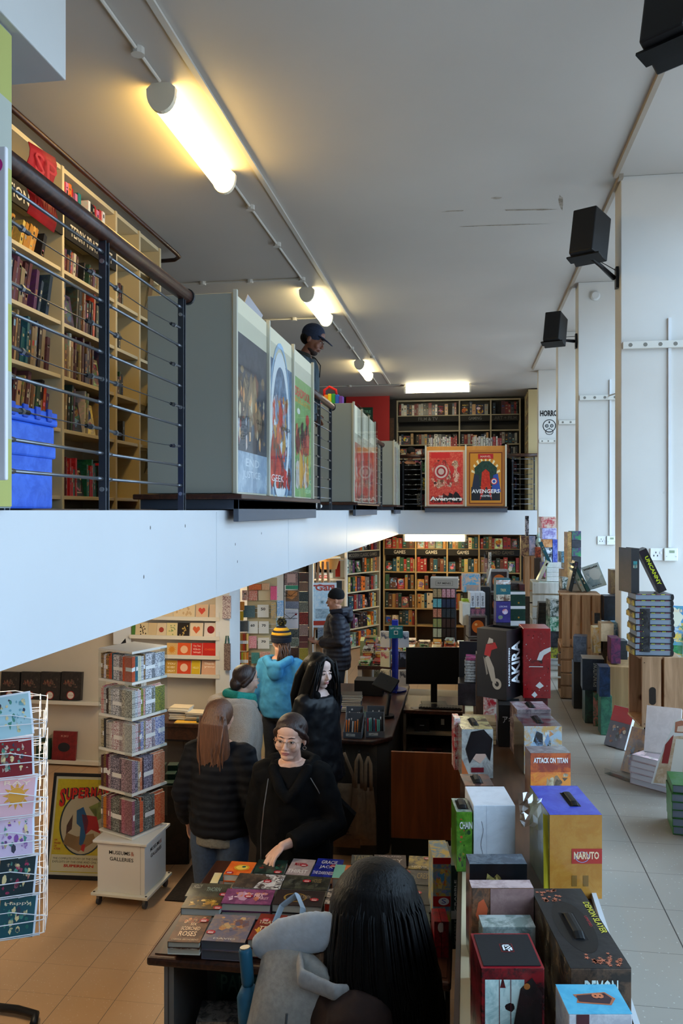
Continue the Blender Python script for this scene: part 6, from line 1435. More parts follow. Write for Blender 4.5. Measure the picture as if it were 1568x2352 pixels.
# low cashier desk with open shelves
cd_ = thing('cashier_desk', 'open-fronted cashier desk with two dim shelves under the monitor', 'desk', (-.6, 7.75, 0))
g = MB(); g.box(0, .565, -.02, .6, .90, .935); g.build('desk_top', DARKWOOD, cd_, bevel=.004)
for x in (0, .53): g = MB(); g.box(x, x+.025, 0, .56, 0, .9, H('8a7a66')); g.build('side_panel', CREAM, cd_)
for z in (.26, .5, .72): g = MB(); g.box(.026, .529, .01, .55, z-.02, z, H('8a7a66')); g.build('shelf_board', CREAM, cd_)
g = MB(); g.box(.026, .529, .551, .56, 0, .9, H('2a241e')); g.build('back_panel', MATTE, cd_)
def bx_(name, label, cat, loc, sz, c, c2=None, rz=0, m=PRINT, grp=None, draw=None, bevel=.002):
    w, d, h = sz; g = MB(); g.box(0, w, 0, d, 0, h, H(c), H(c2) if c2 else None)
    if draw: draw(g, w, h)
    return tag(g.build(name, m, mw=T((loc[0], loc[1], loc[2]+.0015), rz=rz), bevel=bevel), label, cat, grp)
bx_('cash_box', 'small black box with a pale handle under the cashier desk', 'box', (-.5, 7.8, .72), (.14, .2, .12), '1c1a1a', '2a2624', draw=lambda g, w, h: g.quad((w*.35, 0, h*.45), X1, Z1_, w*.3, h*.06, H('b8b8b8'), lift=.001))
bx_('printer', 'black printer with a white label under the cashier desk', 'printer', (-.32, 7.85, .72), (.22, .22, .14), '131314', draw=lambda g, w, h: g.quad((w*.3, 0, h*.4), X1, Z1_, w*.14, h*.4, H('b8b0a0'), lift=.001))
bx_('ring_binder', 'red-labelled dark binder lying on the lower cashier shelf', 'binder', (-.52, 7.8, .5), (.28, .24, .06), '2a1a1c', '5a2024')
mn = thing('monitor', 'large black computer monitor seen on the cashier desk', 'monitor', (-.32, 7.95, .937), (0, 0, R(8)))
g = MB(); g.box(-.27, .27, .0, .03, .20, .55, H('08080a')); g.box(-.262, .262, -.0015, 0, .215, .542, H('050506')); g.build('screen', SATIN, mn, bevel=.004)
g = MB(); g.box(-.03, .03, .03, .05, .02, .35, H('0c0c0e')); g.build('stand_neck', SATIN, mn); g = MB(); g.box(-.12, .12, -.06, .12, 0, .015, H('0c0c0e')); g.build('stand_base', SATIN, mn, bevel=.004)
kb = thing('keyboard', 'black keyboard in the shade below the monitor', 'keyboard', (-.46, 7.78, .937)); g = MB(); g.box(0, .4, 0, .13, 0, .015, H('101012')); g.build('keyboard_body', SATIN, kb, bevel=.003)
g = MB()
for i in range(14):
    for j in range(4): g.box(.012+i*.027, .034+i*.027, .012+j*.028, .034+j*.028, .015, .02, H('1c1c20'))
g.build('keys', SATIN, kb)
g = MB(); g.add([(0, 0, 0), (.13, .03, 0), (.1, .12, 0), (-.04, .08, 0)], [(0, 1, 2, 3)], H('a8a49c')); o = g.build('receipt_sheet', MATTE, mw=T((-.5, 7.76, .938))); o.modifiers.new('t', 'SOLIDIFY').thickness = .0008
tag(o, 'curled white paper sheet lying on the cashier desk edge', 'paper')
# card reader on its arm
cr_ = thing('card_reader', 'black tilted till screen on an arm at the counter corner', 'till screen', (-.72, 7.35, .957))
g = MB(); g.tube([(0, 0, 0), (0, 0, .02)], .07, 16, H('0c0c0e')); g.build('base', SATIN, cr_)
g = MB(); g.tube([(0, 0, .02), (.02, .05, .18), (0, .1, .3)], .018, 10, H('101014')); g.build('arm', SATIN, cr_)
g = MB(); g.M = Matrix.Translation((-.02, .08, .28)) @ Matrix.Rotation(R(-50), 4, 'X') @ Matrix.Rotation(R(25), 4, 'Y'); g.box(-.1, .1, -.015, .015, -.07, .09, H('0e0f12')); g.build('screen_body', SATIN, cr_, bevel=.008)
bx_('till_box', 'black metal box with silver screws behind the magazines', 'box', (-1.12, 8.15, .957), (.28, .2, .15), '0c0c0e', m=SATIN)
# things on the counter
stack(-1.08, 7.55, .957, 9, .22, .16, .016, ['15151a', '26262a', 'd8d0c0', '1c2a4a'], '%s booklet, %s up in the big pile on the counter', 'booklets on the counter', rz=.1, name='booklet', cat='booklet', jit=.006)
stack(-1.3, 7.6, .957, 7, .16, .2, .014, ['15151a', 'c8b060', 'b03028', 'd8d0c0'], '%s magazine, %s up in the pile behind the leather jacket', 'booklets on the counter', rz=-.2, name='magazine', cat='magazine')
stack(-.93, 7.25, .957, 3, .26, .2, .012, ['8a8a8c', '1c4a3a', '144034'], '%s folder, %s up beside the pen displays', 'booklets on the counter', rz=.15, name='folder', cat='folder')
rp_ = random.Random(12)
def pen_box(x, y, rz, label, cols, pens, grp='grey pen display boxes'):
    t = thing('pen_display', label, 'pen display', (x, y, .957), (0, 0, rz), grp)
    g = MB(); c = H('5c5e62'); w, d = .15, .16
    g.box(0, w, 0, d, 0, .008, c); g.box(0, w, 0, .004, .008, .05, c); g.box(0, w, d-.004, d, .008, .17, c)
    for x0 in (0, w-.004): g.add([(x0, .004, .008), (x0, d-.004, .008), (x0, d-.004, .17), (x0, .004, .05), (x0+.004, .004, .008), (x0+.004, d-.004, .008), (x0+.004, d-.004, .17), (x0+.004, .004, .05)], [(0, 3, 2, 1), (4, 5, 6, 7), (3, 7, 6, 2), (0, 4, 7, 3), (1, 2, 6, 5), (0, 1, 5, 4)], c)
    g.quad((w*.15, 0, .016), X1, Z1_, w*.5, .022, H('c8c4b8'), lift=.0006); g.poly((0, 0, 0), X1, Z1_, [(w*.25, .02), (w*.58, .034), (w*.3, .026)], H('202024'), lift=.0012)
    for k in range(4): g.ringd((w, 0, 0), (0, 1, 0), Z1_, .03+k*.022, .035+k*.012, .006, .009, H('c8c8c4'), n=12, lift=.0006)
    g.build('cardboard_tray', MATTE, t)
    MP = T((x, y, .957), rz=rz)
    for i in range(pens):
        px_ = .012+i*(w-.03)/pens; c_ = cols[i % len(cols)]; g = MB(); g.box(0, .009, .02, .026, 0, .13+rp_.uniform(-.01, .015), H(c_), H('e4e0d8') if i % 3 else None)
        g.tube([(.0045, .018, .02), (.0045, .018, .12)], .004, 6, H(c_)); o = g.build('pen', PRINT, mw=MP @ T((px_, .01+.02*(i % 3), .01)) @ Matrix.Rotation(R(-14), 4, 'X'))
        tag(o, '%s carded pen, %s along the %s' % (cname(c_), ORD[i], label.split(' holding')[0]), 'pen', 'carded pens on the counter')
pen_box(-1.0, 6.62, R(-2), 'front grey pen box holding orange-backed pens', ['d87028', 'e08030', '3a3a3c', 'c8c4bc'], 7)
pen_box(-.82, 6.66, R(8), 'corner grey pen box holding red and mint pens', ['c82830', '68b8a0', '68b8a0', '2a2a2e', '3a4a6a'], 9)
pen_box(-1.02, 6.84, R(4), 'back grey pen box holding red marker sets', ['d8d4cc', 'b82028', 'a8a8a4', '26262a'], 7); pen_box(-.84, 6.88, R(6), 'rear corner grey pen box holding black fineliners', ['1c1c20', '26262a', '3a3a3e'], 7)
bx_('pen_header', 'tall orange cardboard pen header on the counter front', 'card', (-1.09, 6.60, .957), (.045, .02, .19), 'd87028', 'c86020')
for i, (x, c, l) in enumerate(((-1.2, '7aa070', 'pale green pencil pack beside the orange pen header'), (-1.14, '4a8ab0', 'blue and yellow pencil pack beside the orange pen header'))): bx_('pencil_pack', l, 'pencil pack', (x, 6.62, .957), (.05, .02, .13), c, 'd8c860')
for i, (x, y, c, l) in enumerate(((-1.12, 7.0, '22308c', 'bunch of blue pens in a pot by the hand gel'), (-1.24, 6.98, '1c6a3a', 'bunch of green pens in a pot by the leather sleeve'))):
    t = thing('pen_pot', l, 'pen pot', (x, y, .957)); g = MB(); g.tube([(0, 0, 0), (0, 0, .09)], .035, 14, H('2a2a2c')); g.build('pot', SATIN, t)
    for k in range(9): a = k*.7; g = MB(); g.tube([(.015*cos(a), .015*sin(a), .04), (.05*cos(a), .05*sin(a), .17+.01*(k % 3))], .005, 6, H(c)); g.build('pen', SATIN, t)
t = thing('hand_gel', 'white pump bottle of hand gel with a red label', 'bottle', (-.98, 7.03, .957)); g = MB(); g.tube([(0, 0, 0), (0, 0, .09), (0, 0, .1)], [.03, .03, .014], 14, H('d8d4d0')); g.tube([(0, 0, .02), (0, 0, .075)], .0305, 14, H('b02830')); g.build('bottle_body', SATIN, t)
g = MB(); g.tube([(0, 0, .1), (0, 0, .14)], .006, 8, H('e8e8e8')); g.tube([(0, .01, .14), (-.0, -.035, .142)], .008, 8, H('e8e8e8')); g.build('pump', SATIN, t)
# hanging tote bags
TOTE = mat_plain('natural_canvas', H('8c7258'), .9, nscale=30, var=.15, bump=.25)
def tote(x, y, z, w, h, label, sq=1., rz=0, text=True):
    t = thing('tote_bag', label, 'tote bag', (x, y, z), (0, 0, rz), 'canvas tote bags hanging from the counter')
    g = MB(); n = 8; vs = []
    for i in range(n+1):
        a = i/n
        for j in range(7): b_ = j/6-.5; vs.append((b_*w*(sq+(1-sq)*a), -.02-.018*sin(a*pi)*cos(b_*9)-.02*a, -.25-h*a))
    g.add(vs, [(i*7+j, i*7+j+1, (i+1)*7+j+1, (i+1)*7+j) for i in range(n) for j in range(6)])
    o = g.build('bag_body', TOTE, t, smooth=True); m_ = o.modifiers.new('t', 'SOLIDIFY'); m_.thickness = .02; m_.offset = 1
    for s in (-1, 1): g = MB(); g.tube([(0, -.01, 0), (s*.02, -.022, -.06), (s*w*.28*sq, -.03, -.18), (s*w*.3*sq, -.025, -.27)], [(.008, .002), (.014, .003), (.014, .003), (.014, .003)], 8); g.build('handle', TOTE, t, smooth=True)
    if text:
        g = MB()
        for k in range(9): g.quad((-w*.3, -.065-.0, -.25-h*(.42+.045*k)), X1, Z1_, w*.55*(.7+.3*((k*7) % 3)/2), .004, H('4a3c30'))
        g.build('printed_lines', MATTE, t)
    g = MB(); g.tube([(0, .01, .02), (0, -.025, .01)], .006, 8, H('2a2a2a')); g.build('hook', METAL, t)
tote(-.98, 6.57, .86, .26, .5, 'natural canvas tote bag with lines of print, partly behind the black bag', text=True); tote(-.86, 6.55, .86, .16, .42, 'folded narrow canvas tote bag on the counter front', .5, text=False); tote(-.79, 6.56, .84, .13, .45, 'long thin folded canvas tote bag nearest the brown panel', .6, rz=R(8), text=False)
# gift card spinner on the counter
gs_ = thing('gift_card_spinner', 'blue spinner of gift cards and magnets on the counter end', 'gift card spinner', (-.74, 8.45, .957))
g = MB(); g.tube([(0, 0, 0), (0, 0, .015)], .12, 20, H('182878')); g.build('base', SATIN, gs_); g = MB(); g.box(-.03, .03, -.03, .03, .015, .72, H('1a2ea0')); g.build('post', SATIN, gs_)
MS = T((-.74, 8.45, .957))
for k, z in enumerate((.06, .25, .45)):
    for s, nm in ((-1, 'till'), (1, 'monitor')):
        c1, c2 = [('c8c0a8', '30343a'), ('c0bca0', 'a04858'), ('b8b8b8', '48506a')][k] if s < 0 else [('c8c4c0', '505058'), ('2a2c34', '8890a8'), ('c8ccd4', '38405a')][k]
        g = MB(); g.box(-.05, .05, -.05, .0, 0, .16, H(c1)); g.quad((-.042, -.05, .085), X1, Z1_, .084, .065, H(c2), H(c1), lift=.0008); o = g.build('magnet_pack', PRINT, mw=MS @ T((s*.085, -.02, z), rz=s*.25)); tag(o, '%s printed magnet pack, %s tier up, %s side of blue spinner' % (cname(c1), ORD[k], nm), 'magnet pack', 'packs on the blue spinner')
pxb(893, 925, 1437, 1466, 8.3, .01, '1c7078', 'gift_card_sign', 'teal gift cards sign above the blue spinner', 'sign', None, '18646c', lambda g, w, h: (g.text('GIFT CARDS', (w*.5, 0, h*.72), X1, Z1_, H('c8dcd8'), box=(w*.85, h*.16), bold=.02, center=True), g.quad((w*.36, 0, h*.3), X1, Z1_, w*.28, h*.3, H('d8dcd8'), lift=.001), g.quad((w*.4, 0, h*.35), X1, Z1_, w*.2, h*.2, H('1c5058'), lift=.002)), m=PRINT)
g = MB(); g.box(-.005, .005, -.005, .005, 0, .56, H('1a2ea0')); tag(g.build('sign_rod', SATIN, mw=T((-.716, 8.305, .958))), 'thin blue rod carrying the gift cards sign', 'rod')
# games table behind the cashier
gt = thing('games_table', 'table heaped with small boxed games behind the monitor', 'table', (-1.3, 9.75, 0))
g = MB(); g.box(0, 1.6, 0, 1.3, .91, .95); g.build('tabletop', DARKWOOD, gt)
for x in (.0, .42, 1.55): g = MB(); g.box(x, x+.05, .02, 1.28, 0, .91, H('b8b0a4')); g.build('side_panel', CREAM, gt)
g = MB(); g.box(.051, 1.549, .05, 1.2, .42, .44, H('a8a094')); g.build('shelf_board', CREAM, gt)
MT = random.Random(90); ycols = ['c8282c', 'e0d8c0', 'd8b050', 'd87028', '4a9a50', 'b8c8b0', '6a3a2c', 'e0c8a0', '3a7a8a', '4a2a28', 'c84838', '7a6a9a', 'e8d8b0', 'a01c24']
k = 0
for ix in range(9):
    for iy in range(4):
        x = -1.22+ix*.165; y = 9.85+iy*.3; z = .952; nst = MT.choice([2, 3, 4, 5, 6]) if iy < 3 else 5
        if iy == 0 and ix > 1: nst = min(nst, 2+ix//2)
        for q in range(nst):
            c = MT.choice(ycols); h = MT.choice([.025, .035, .045]); g = MB(); w_, d_ = MT.uniform(.1, .15), MT.uniform(.14, .24); g.box(-w_/2, w_/2, -d_/2, d_/2, 0, h, H(c), H(MT.choice(ycols)))
            g.quad((-w_*.35, -d_/2, h*.3), X1, Z1_, w_*.7, h*.4, H(MT.choice(['f0e8d8', '2a2020', 'd8b050'])), lift=.0008)
            o = g.build('boxed_game', PRINT, mw=T((x, y, z), rz=MT.uniform(-.06, .06))); z += h+.0015
            tag(o, '%s boxed game, %s up, %s pile across, %s row back' % (cname(c), ORD[q], ORD[ix], ORD[iy]), 'boxed game', 'small games heaped on the table'); k += 1
for i in range(6):
    c = ['c8d0dc', 'a83038', 'd8d4cc', '3a4a8a', 'c8b8a0', 'b84038'][i]; bx_('boxed_game', '%s boxed game, %s along the shelf under the games table' % (cname(c), ORD[i]), 'boxed game', (-1.2+.13*i if i < 3 else -1.2+.13*(i-3), 9.85, .441 if i < 3 else .59), (.11, .16, .145), c, '6a6a70', grp='games under the table')
# mini kits tower
rm = thing('mini_kit_tower', 'dark tower of mini kit boxes under a grey lettered header', 'display tower', (-.46, 10.9, .952), (0, 0, 0)); 
for o_ in [0]:
    g = MB(); g.box(0, .30, 0, .26, .0, .82, H('221a18')); g.build('tower_body', MATTE, rm)
    g = MB(); g.box(-.03, .33, -.02, .28, .83, .96, H('9a948c')); g.quad((.04, -.02, .865), X1, Z1_, .22, .06, H('3a3836'), lift=.0008); g.quad((.043, -.02, .868), X1, Z1_, .214, .054, H('9a948c'), lift=.0012); g.text('RP MINIS', (.15, -.02, .882), X1, Z1_, H('2a2826'), box=(.17, .026), center=True, bold=.01, lift=.002); g.build('header_sign', MATTE, rm)
MR2 = T((-.46, 10.9, .952))
for k in range(6):
    for j in range(5):
        c1, c2 = [('b09a70', '6a5a48'), ('3a8a98', '7ab0b0'), ('8a3028', 'c89878'), ('9a8a40', '4a7a60'), ('8a9a80', 'b8b090'), ('3a5a4a', 'a8a070')][k] if j < 2 else [('c8a8b0', '8a1c30'), ('2a2c50', '1c3030'), ('1c2226', '303a40'), ('2a1a18', '3a2620'), ('1c1816', '2a2420'), ('241a16', '38281e')][k]
        g = MB(); g.box(0, .05, -.03, 0, 0, .11, H(c1), H(c2)); o = g.build('mini_kit', FINE, mw=MR2 @ T((.006+j*.058, -.002, .71-k*.13)))
        tag(o, '%s mini kit box, %s row down, %s across the header tower' % (cname(c1), ORD[k], ORD[j]), 'mini kit', 'mini kits on the tower')

# ------------------------------------------------------------ book table
TZ = .85
tb = thing('book_table', 'dark-edged display table covered with hardback books', 'table', (-1.36, 3.47, 0))
g = MB(); g.box(-.03, 1.29, -.03, .99, .81, TZ); g.build('tabletop', DARKWOOD, tb, bevel=.012)
g = MB(); g.box(-.0, 1.27, .0, .97, TZ, TZ+.004, H('cfcabf')); g.build('top_inlay', DARKWOOD, tb)
for x in (.03, .62, 1.22): g = MB(); g.box(x, x+.045, .03, .95, 0, .81, H('878b8c')); g.box(x+.018, x+.022, .028, .03, 0, .81, H('4a4c4e')); g.build('side_panel', CREAM, tb)
g = MB(); g.box(.076, 1.219, .5, .52, 0, .81, H('4a4c4c')); g.build('back_panel', CREAM, tb)
g = MB(); g.box(.076, 1.219, .04, .499, .16, .18, H('878b8c')); g.build('shelf_board', CREAM, tb)
TT = TZ+.004
def tbook(fl, fr, bl, n, th, c, c2, label, draw=None, edge='c8c4b4', zt=.936, sticker=None, grp='hardbacks on the book table', cols=None):
    A = atZ(*fl, zt); B_ = atZ(*fr, zt); D_ = atZ(*bl, zt); u = (B_-A); w = u.length; u.normalize(); v = V((-u.y, u.x, 0)); d = max(.12, (D_-A).dot(v)); sh = 0
    ang = math.atan2(u.y, u.x); w -= .006; d = min(d, .235)
    for i in range(n):
        z1 = zt-i*(th+.001); z0 = z1-th
        if z0 < TT: break
        g = MB(); cc_ = H(c if i == 0 or not cols else cols); k = .0022
        g.box(0, w, 0, d, th-k, th, cc_, H(c2)); g.box(0, w, 0, d, 0, k, cc_); g.box(0, k, 0, d, k, th-k, cc_)
        if draw and i == 0: draw(g, w, d, th)
        o = g.build('hardback', PRINT, mw=T((A.x, A.y, z0+.0005), rz=ang+(rd.random()-.5)*.03*(i > 0)))
        g = MB(); g.box(k, w-.004, .004, d-.003, k, th-k, H(edge)); g.build('page_block', MATTE, o)
        tag(o, label if i == 0 else 'copy %s below the %s' % (ORD[i], ' '.join(label.split(',')[0].split()[:10])), 'book', grp)
        if sticker and i == 0:
            g = MB(); sx, sy = sticker; g.disc((0, 0, th), X1, (0, 1, 0), sx*w, sy*d, .021, .017, H('a81824'), lift=.0022); g.text('SALE', (sx*w, sy*d-.001, th), X1, (0, 1, 0), H('e8c8c4'), box=(.024, .008), center=True, lift=.0026, bold=.02); g.quad((sx*w-.012, sy*d-.010, th), X1, (0, 1, 0), .024, .006, H('e8e0dc'), lift=.0026); g.build('sale_sticker', PRINT, o)
def A_(x, y): return (360+.2679*x, 1930+.2679*y)
def B2_(x, y): return (700+.2679*x, 1900+.2679*y)
Y1 = (0, 1, 0)
def tt(*ls, pal=None, seed=1, up=True, n=14, zone=(.06, .94, .1, .9)):
    """title lines: (text, x centre, y, width, height, colour)"""
    def f(g, w, d, th):
        o = (0, 0, th)
        if pal: blobs(g, w, d, seed, pal, n, zone, (.04, .12), .0003, o, X1, Y1)
        for (s, x, y, ww, hh, c) in ls:
            if up: g.text(s, (x*w, y*d, th), X1, Y1, H(c), box=(ww*w, hh*d), center=True, lift=.0016, bold=.01)
            else: g.text(s, (x*w+hh*w/2, y*d, th) if 0 else (x*w, y*d, th), (0, -1, 0), X1, H(c), box=(ww*d, hh*w), center=True, lift=.0016, bold=.01)
    return f
tbook(A_(92, 868), A_(380, 878), A_(240, 635), 3, .027, '4a2a1c', '6a4028', 'brown hardback with curling gold title, at the front corner of the table', tt(('SIX', .55, .6, .2, .1, 'e0b890'), ('SCORCHED', .52, .42, .6, .13, 'e8c098'), ('ROSES', .5, .2, .55, .18, 'e8c098'), ('CARISSA BROADBENT', .5, .05, .85, .06, 'c0a080'), pal=['8a4a30', 'c07848', 'd8a880', '3a2018'], seed=3, zone=(.1, .9, .6, .95)), sticker=(.82, .8), cols='e0ddd4')
tbook(A_(382, 858), A_(765, 880), A_(545, 607), 2, .04, '6a6474', '8a7468', 'grey-purple hardback with a framed plaque and crowd, second along the front', tt(('DISCWORLD', .45, .5, .3, .09, 'b8a878'), ('DAVID', .5, .06, .5, .06, 'd0c8b8'), pal=['a86838', 'c08858', '5a5468', '7a5040', 'c8a070'], seed=4, n=22, zone=(.15, .95, .35, .95)), edge='5c6068', sticker=(.12, .3))
tbook(A_(775, 850), A_(1030, 872), A_(905, 620), 2, .038, '6a1e14', '7a2818', 'rust red hardback with a yellow frame and cream title words', tt(('TREASON', .5, .6, .8, .13, 'e8d0a8'), ('TEA', .45, .35, .5, .16, 'e8d0a8'), pal=['c88828', 'd8a030', '8a3020'], seed=5, n=10, zone=(.04, .5, .04, .5)), sticker=(.3, .75))
tbook(A_(1060, 872), A_(1330, 892), A_(1190, 632), 2, .038, '1c2238', '2a3048', 'navy hardback with orange lettering, half under the backpack flap', tt(('JOHN C', .4, .84, .6, .1, 'd8d4d0'), ('NIGHT', .5, .6, .6, .18, 'd06030')))
tbook(B2_(190, 930), B2_(560, 950), B2_(330, 720), 2, .038, '7a2c20', '9a4838', 'red-brown hardback mostly hidden behind the dark-haired head')
tbook(B2_(600, 940), B2_(1095, 955), B2_(760, 712), 3, .027, '1e2a30', '38504e', 'dark teal city hardback with gold title words', tt(('GREAT', .3, .74, .3, .09, 'c8a040'), ('WHEN', .55, .6, .35, .11, 'd8b048'), ('MOORE', .6, .06, .42, .09, 'e0e0dc'), pal=['4a6a68', '182024', '6a8a80', '304448'], seed=6, n=18, zone=(.05, .95, .2, .6)), sticker=(.3, .45))
tbook(A_(205, 580), A_(550, 595), A_(280, 485), 2, .035, '3c3020', '5a4420', 'brown and gold hardback with a white shape at the table edge, second row', tt(('GOLDEN', .65, .55, .25, .2, 'c8a030'), ('FAWN', .82, .3, .15, .2, 'c8a030'), pal=['a8782c', 'd8b068', '6a5020'], seed=7, n=12), edge='c0c0b8', sticker=(.93, .12), zt=.93)
tbook(A_(240, 480), A_(600, 492), A_(320, 368), 2, .035, '3a362a', '4a4636', 'olive hardback with pale circles, second row behind the brown and gold one', tt(('HOLLY', .2, .6, .2, .3, 'a8a090'), ('THORN', .62, .4, .35, .3, '8a9a8a')), sticker=(.92, .2), zt=.928)
tbook(A_(550, 540), A_(985, 555), A_(635, 415), 2, .037, '6a3558', '8a4a70', 'plum purple hardback with a pale moon and rose-gold title', tt(('THE HEX', .6, .45, .4, .25, 'e0c0c8'), ('FIRST', .82, .3, .2, .15, 'd8b0b8'), pal=['b890a8', 'c87850', '4a2848', 'e0c8d0'], seed=8, n=12), sticker=(.5, .5), cols='2a2458')
tbook(A_(985, 548), A_(1420, 572), A_(1065, 420), 2, .038, '2a2020', '342824', 'black-brown hardback with a gold wreath, second row', lambda g, w, d, th: (g.ringd((0, 0, th), X1, Y1, w*.42, d*.5, w*.2, w*.24, H('8a6c30'), asp=.8, lift=.0006), g.text('THE RISEN', (w*.58, d*.45, th), X1, Y1, H('9a8a78'), box=(w*.3, d*.2), center=True, lift=.0014)), sticker=(.82, .4), cols='20303c')
tbook(B2_(165, 655), B2_(625, 685), B2_(215, 525), 1, .045, 'c8b8a8', '2a2428', 'white and black hardback with fiery corners and orange-red page edges', tt(('ENDING', .7, .45, .35, .2, '8a3020'), ('FIRE', .55, .25, .3, .2, '2a2a2e'), pal=['c05028', '2a2a30', 'e0d8d0', 'd8703a'], seed=9, n=22), edge='b82c10', sticker=(.82, .75))
tbook(B2_(640, 642), B2_(1092, 670), B2_(690, 520), 2, .038, '1c1614', '2a201a', 'dark hardback with a gold crest and dotted border', lambda g, w, d, th: (g.ringd((0, 0, th), X1, Y1, w*.48, d*.5, w*.24, w*.26, H('a88a48'), asp=.7, lift=.0006), g.text('SHADOWS', (w*.5, d*.42, th), X1, Y1, H('c8a858'), box=(w*.2, d*.24), center=True, lift=.0014), [g.disc((0, 0, th), X1, Y1, w*(.05+.9*i/30), d*.05, w*.004, w*.004, H('b09a60'), n=6, lift=.001) for i in range(31)]), sticker=(.72, .78))
tbook(A_(570, 290), A_(800, 305), A_(640, 178), 2, .036, 'd05a1c', 'e0702c', 'bright orange hardback with a golden emblem at the back corner', lambda g, w, d, th: (g.disc((0, 0, th), X1, Y1, w*.55, d*.55, w*.3, w*.26, H('c8982c'), lift=.0006), g.disc((0, 0, th), X1, Y1, w*.55, d*.55, w*.22, w*.18, H('e8c050'), lift=.001), g.disc((0, 0, th), X1, Y1, w*.62, d*.6, w*.08, w*.08, H('2a5a4a'), lift=.0014)), sticker=(.2, .12), zt=.928)
tbook(A_(530, 345), A_(700, 352), A_(558, 285), 1, .03, '1f4450', '2a5460', 'teal hardback with pale letters poking out below the orange one', tt(('CITIED', .45, .3, .7, .35, 'a8b8b8')), zt=.886)
tbook(A_(455, 366), A_(530, 368), A_(505, 282), 1, .03, 'd8cca0', 'd8c890', 'cream covered hardback at the back edge of the table', zt=.886)
tbook(A_(645, 400), A_(1060, 425), A_(740, 282), 2, .036, 'd0ccc8', '4a3a34', 'white hardback with a dark horse shape and side-on title', lambda g, w, d, th: (g.poly((0, 0, th), X1, Y1, [(0, 0), (w*.45, 0), (w*.5, d*.4), (w*.7, d*.8), (w*.3, d), (0, d)], H('3a3028'), H('5a4a3c'), lift=.0006), g.text('FURY', (w*.86, d*.4, th), (0, -1, 0), X1, H('3a3a3e'), box=(d*.7, w*.12), center=True, lift=.0012)), sticker=(.68, .5))
tbook(A_(1065, 410), A_(1470, 432), A_(1135, 300), 2, .036, '2a2a26', '4a4a3c', 'dark misty hardback with tan lettering, third row', tt(('HOUSE', .72, .5, .2, .3, '8a7850'), pal=['5a5a50', '3a3a34', '20221e'], seed=11, n=10), sticker=(.5, .6))
tbook(A_(825, 280), A_(1095, 290), A_(905, 165), 2, .036, '1c2420', '2c4438', 'dark green hardback under the pointing hand', tt(('HH', .35, .8, .2, .15, '8a6a40'), pal=['2a5a4a', '7a2820', '182420'], seed=12, n=10), sticker=(.8, .1), zt=.928)
tbook(A_(1100, 290), A_(1310, 306), A_(1168, 156), 2, .036, 'a09090', 'b0a0a0', 'pink-grey hardback with red and white lettering', tt(('MARINA', .45, .55, .5, .2, 'b02028'), ('THIRST', .45, .1, .85, .22, 'e0dcd8')), sticker=(.6, .6), zt=.928)
tbook(A_(1315, 308), A_(1560, 325), A_(1392, 154), 2, .036, '1a2478', '2230a0', 'royal blue hardback with white serif title words', tt(('GRACIE', .5, .7, .6, .18, 'd8d8e0'), ('JACK', .45, .42, .5, .18, 'd8d8e0'), ('THE DARKNESS', .4, .12, .75, .16, 'd0d0d8')), sticker=(.7, .6), zt=.928)
tbook(B2_(230, 435), B2_(660, 458), B2_(290, 322), 1, .062, 'd0641e', 'e07828', 'thick orange hardback with green gloves and a sea-green edge', lambda g, w, d, th: (g.quad((0, 0, th), X1, Y1, w*.22, d, H('7ab8a8'), lift=.0004), g.poly((0, 0, th), X1, Y1, [(w*.32, d*.5), (w*.5, d*.75), (w*.62, d*.55), (w*.42, d*.35)], H('40a068'), lift=.0008), g.poly((0, 0, th), X1, Y1, [(w*.5, d*.6), (w*.62, d*.85), (w*.8, d*.9), (w*.66, d*.55)], H('2a1a18'), lift=.001), g.text('STEPHEN', (w*.94, d*.5, th), (0, -1, 0), X1, H('f0d8a0'), box=(d*.9, w*.07), center=True, lift=.0012), g.text('KING', (w*.85, d*.5, th), (0, -1, 0), X1, H('f0d8a0'), box=(d*.8, w*.09), center=True, lift=.0012)), sticker=(.62, .6), zt=.945, edge='b8b0a0')
tbook(B2_(395, 318), B2_(590, 322), B2_(380, 285), 1, .036, '2a2620', '4a4434', 'dark hardback with tan capitals behind the thick orange one', tt(('TAHIR', .5, .4, .8, .5, '8a7a50')), zt=.928)
tbook(B2_(590, 345), B2_(880, 352), B2_(640, 236), 2, .036, '3a2628', '4a3436', 'dark plum hardback with pale capitals at the back', tt(('HOLLAND', .5, .8, .7, .1, 'b8a8a8'), ('LUCY', .5, .4, .8, .25, 'c0b4b0')), sticker=(.5, .5), zt=.928)
tbook(B2_(885, 355), B2_(1095, 365), B2_(905, 245), 2, .036, 'b09848', '3a3020', 'hardback in shiny gold foil at the back corner', tt(('NOVIK', .5, .08, .7, .14, 'e0d8b8')), sticker=(.82, .82), zt=.928)
tbook(B2_(690, 472), B2_(1090, 500), B2_(700, 352), 2, .037, '342c28', '4a4440', 'charcoal hardback with dull gold side-on capitals', tt(('CREST', .82, .4, .3, .4, '9a8458'), pal=['5a6064', '3a3430', '6a6a68'], seed=14, n=10), sticker=(.42, .8))
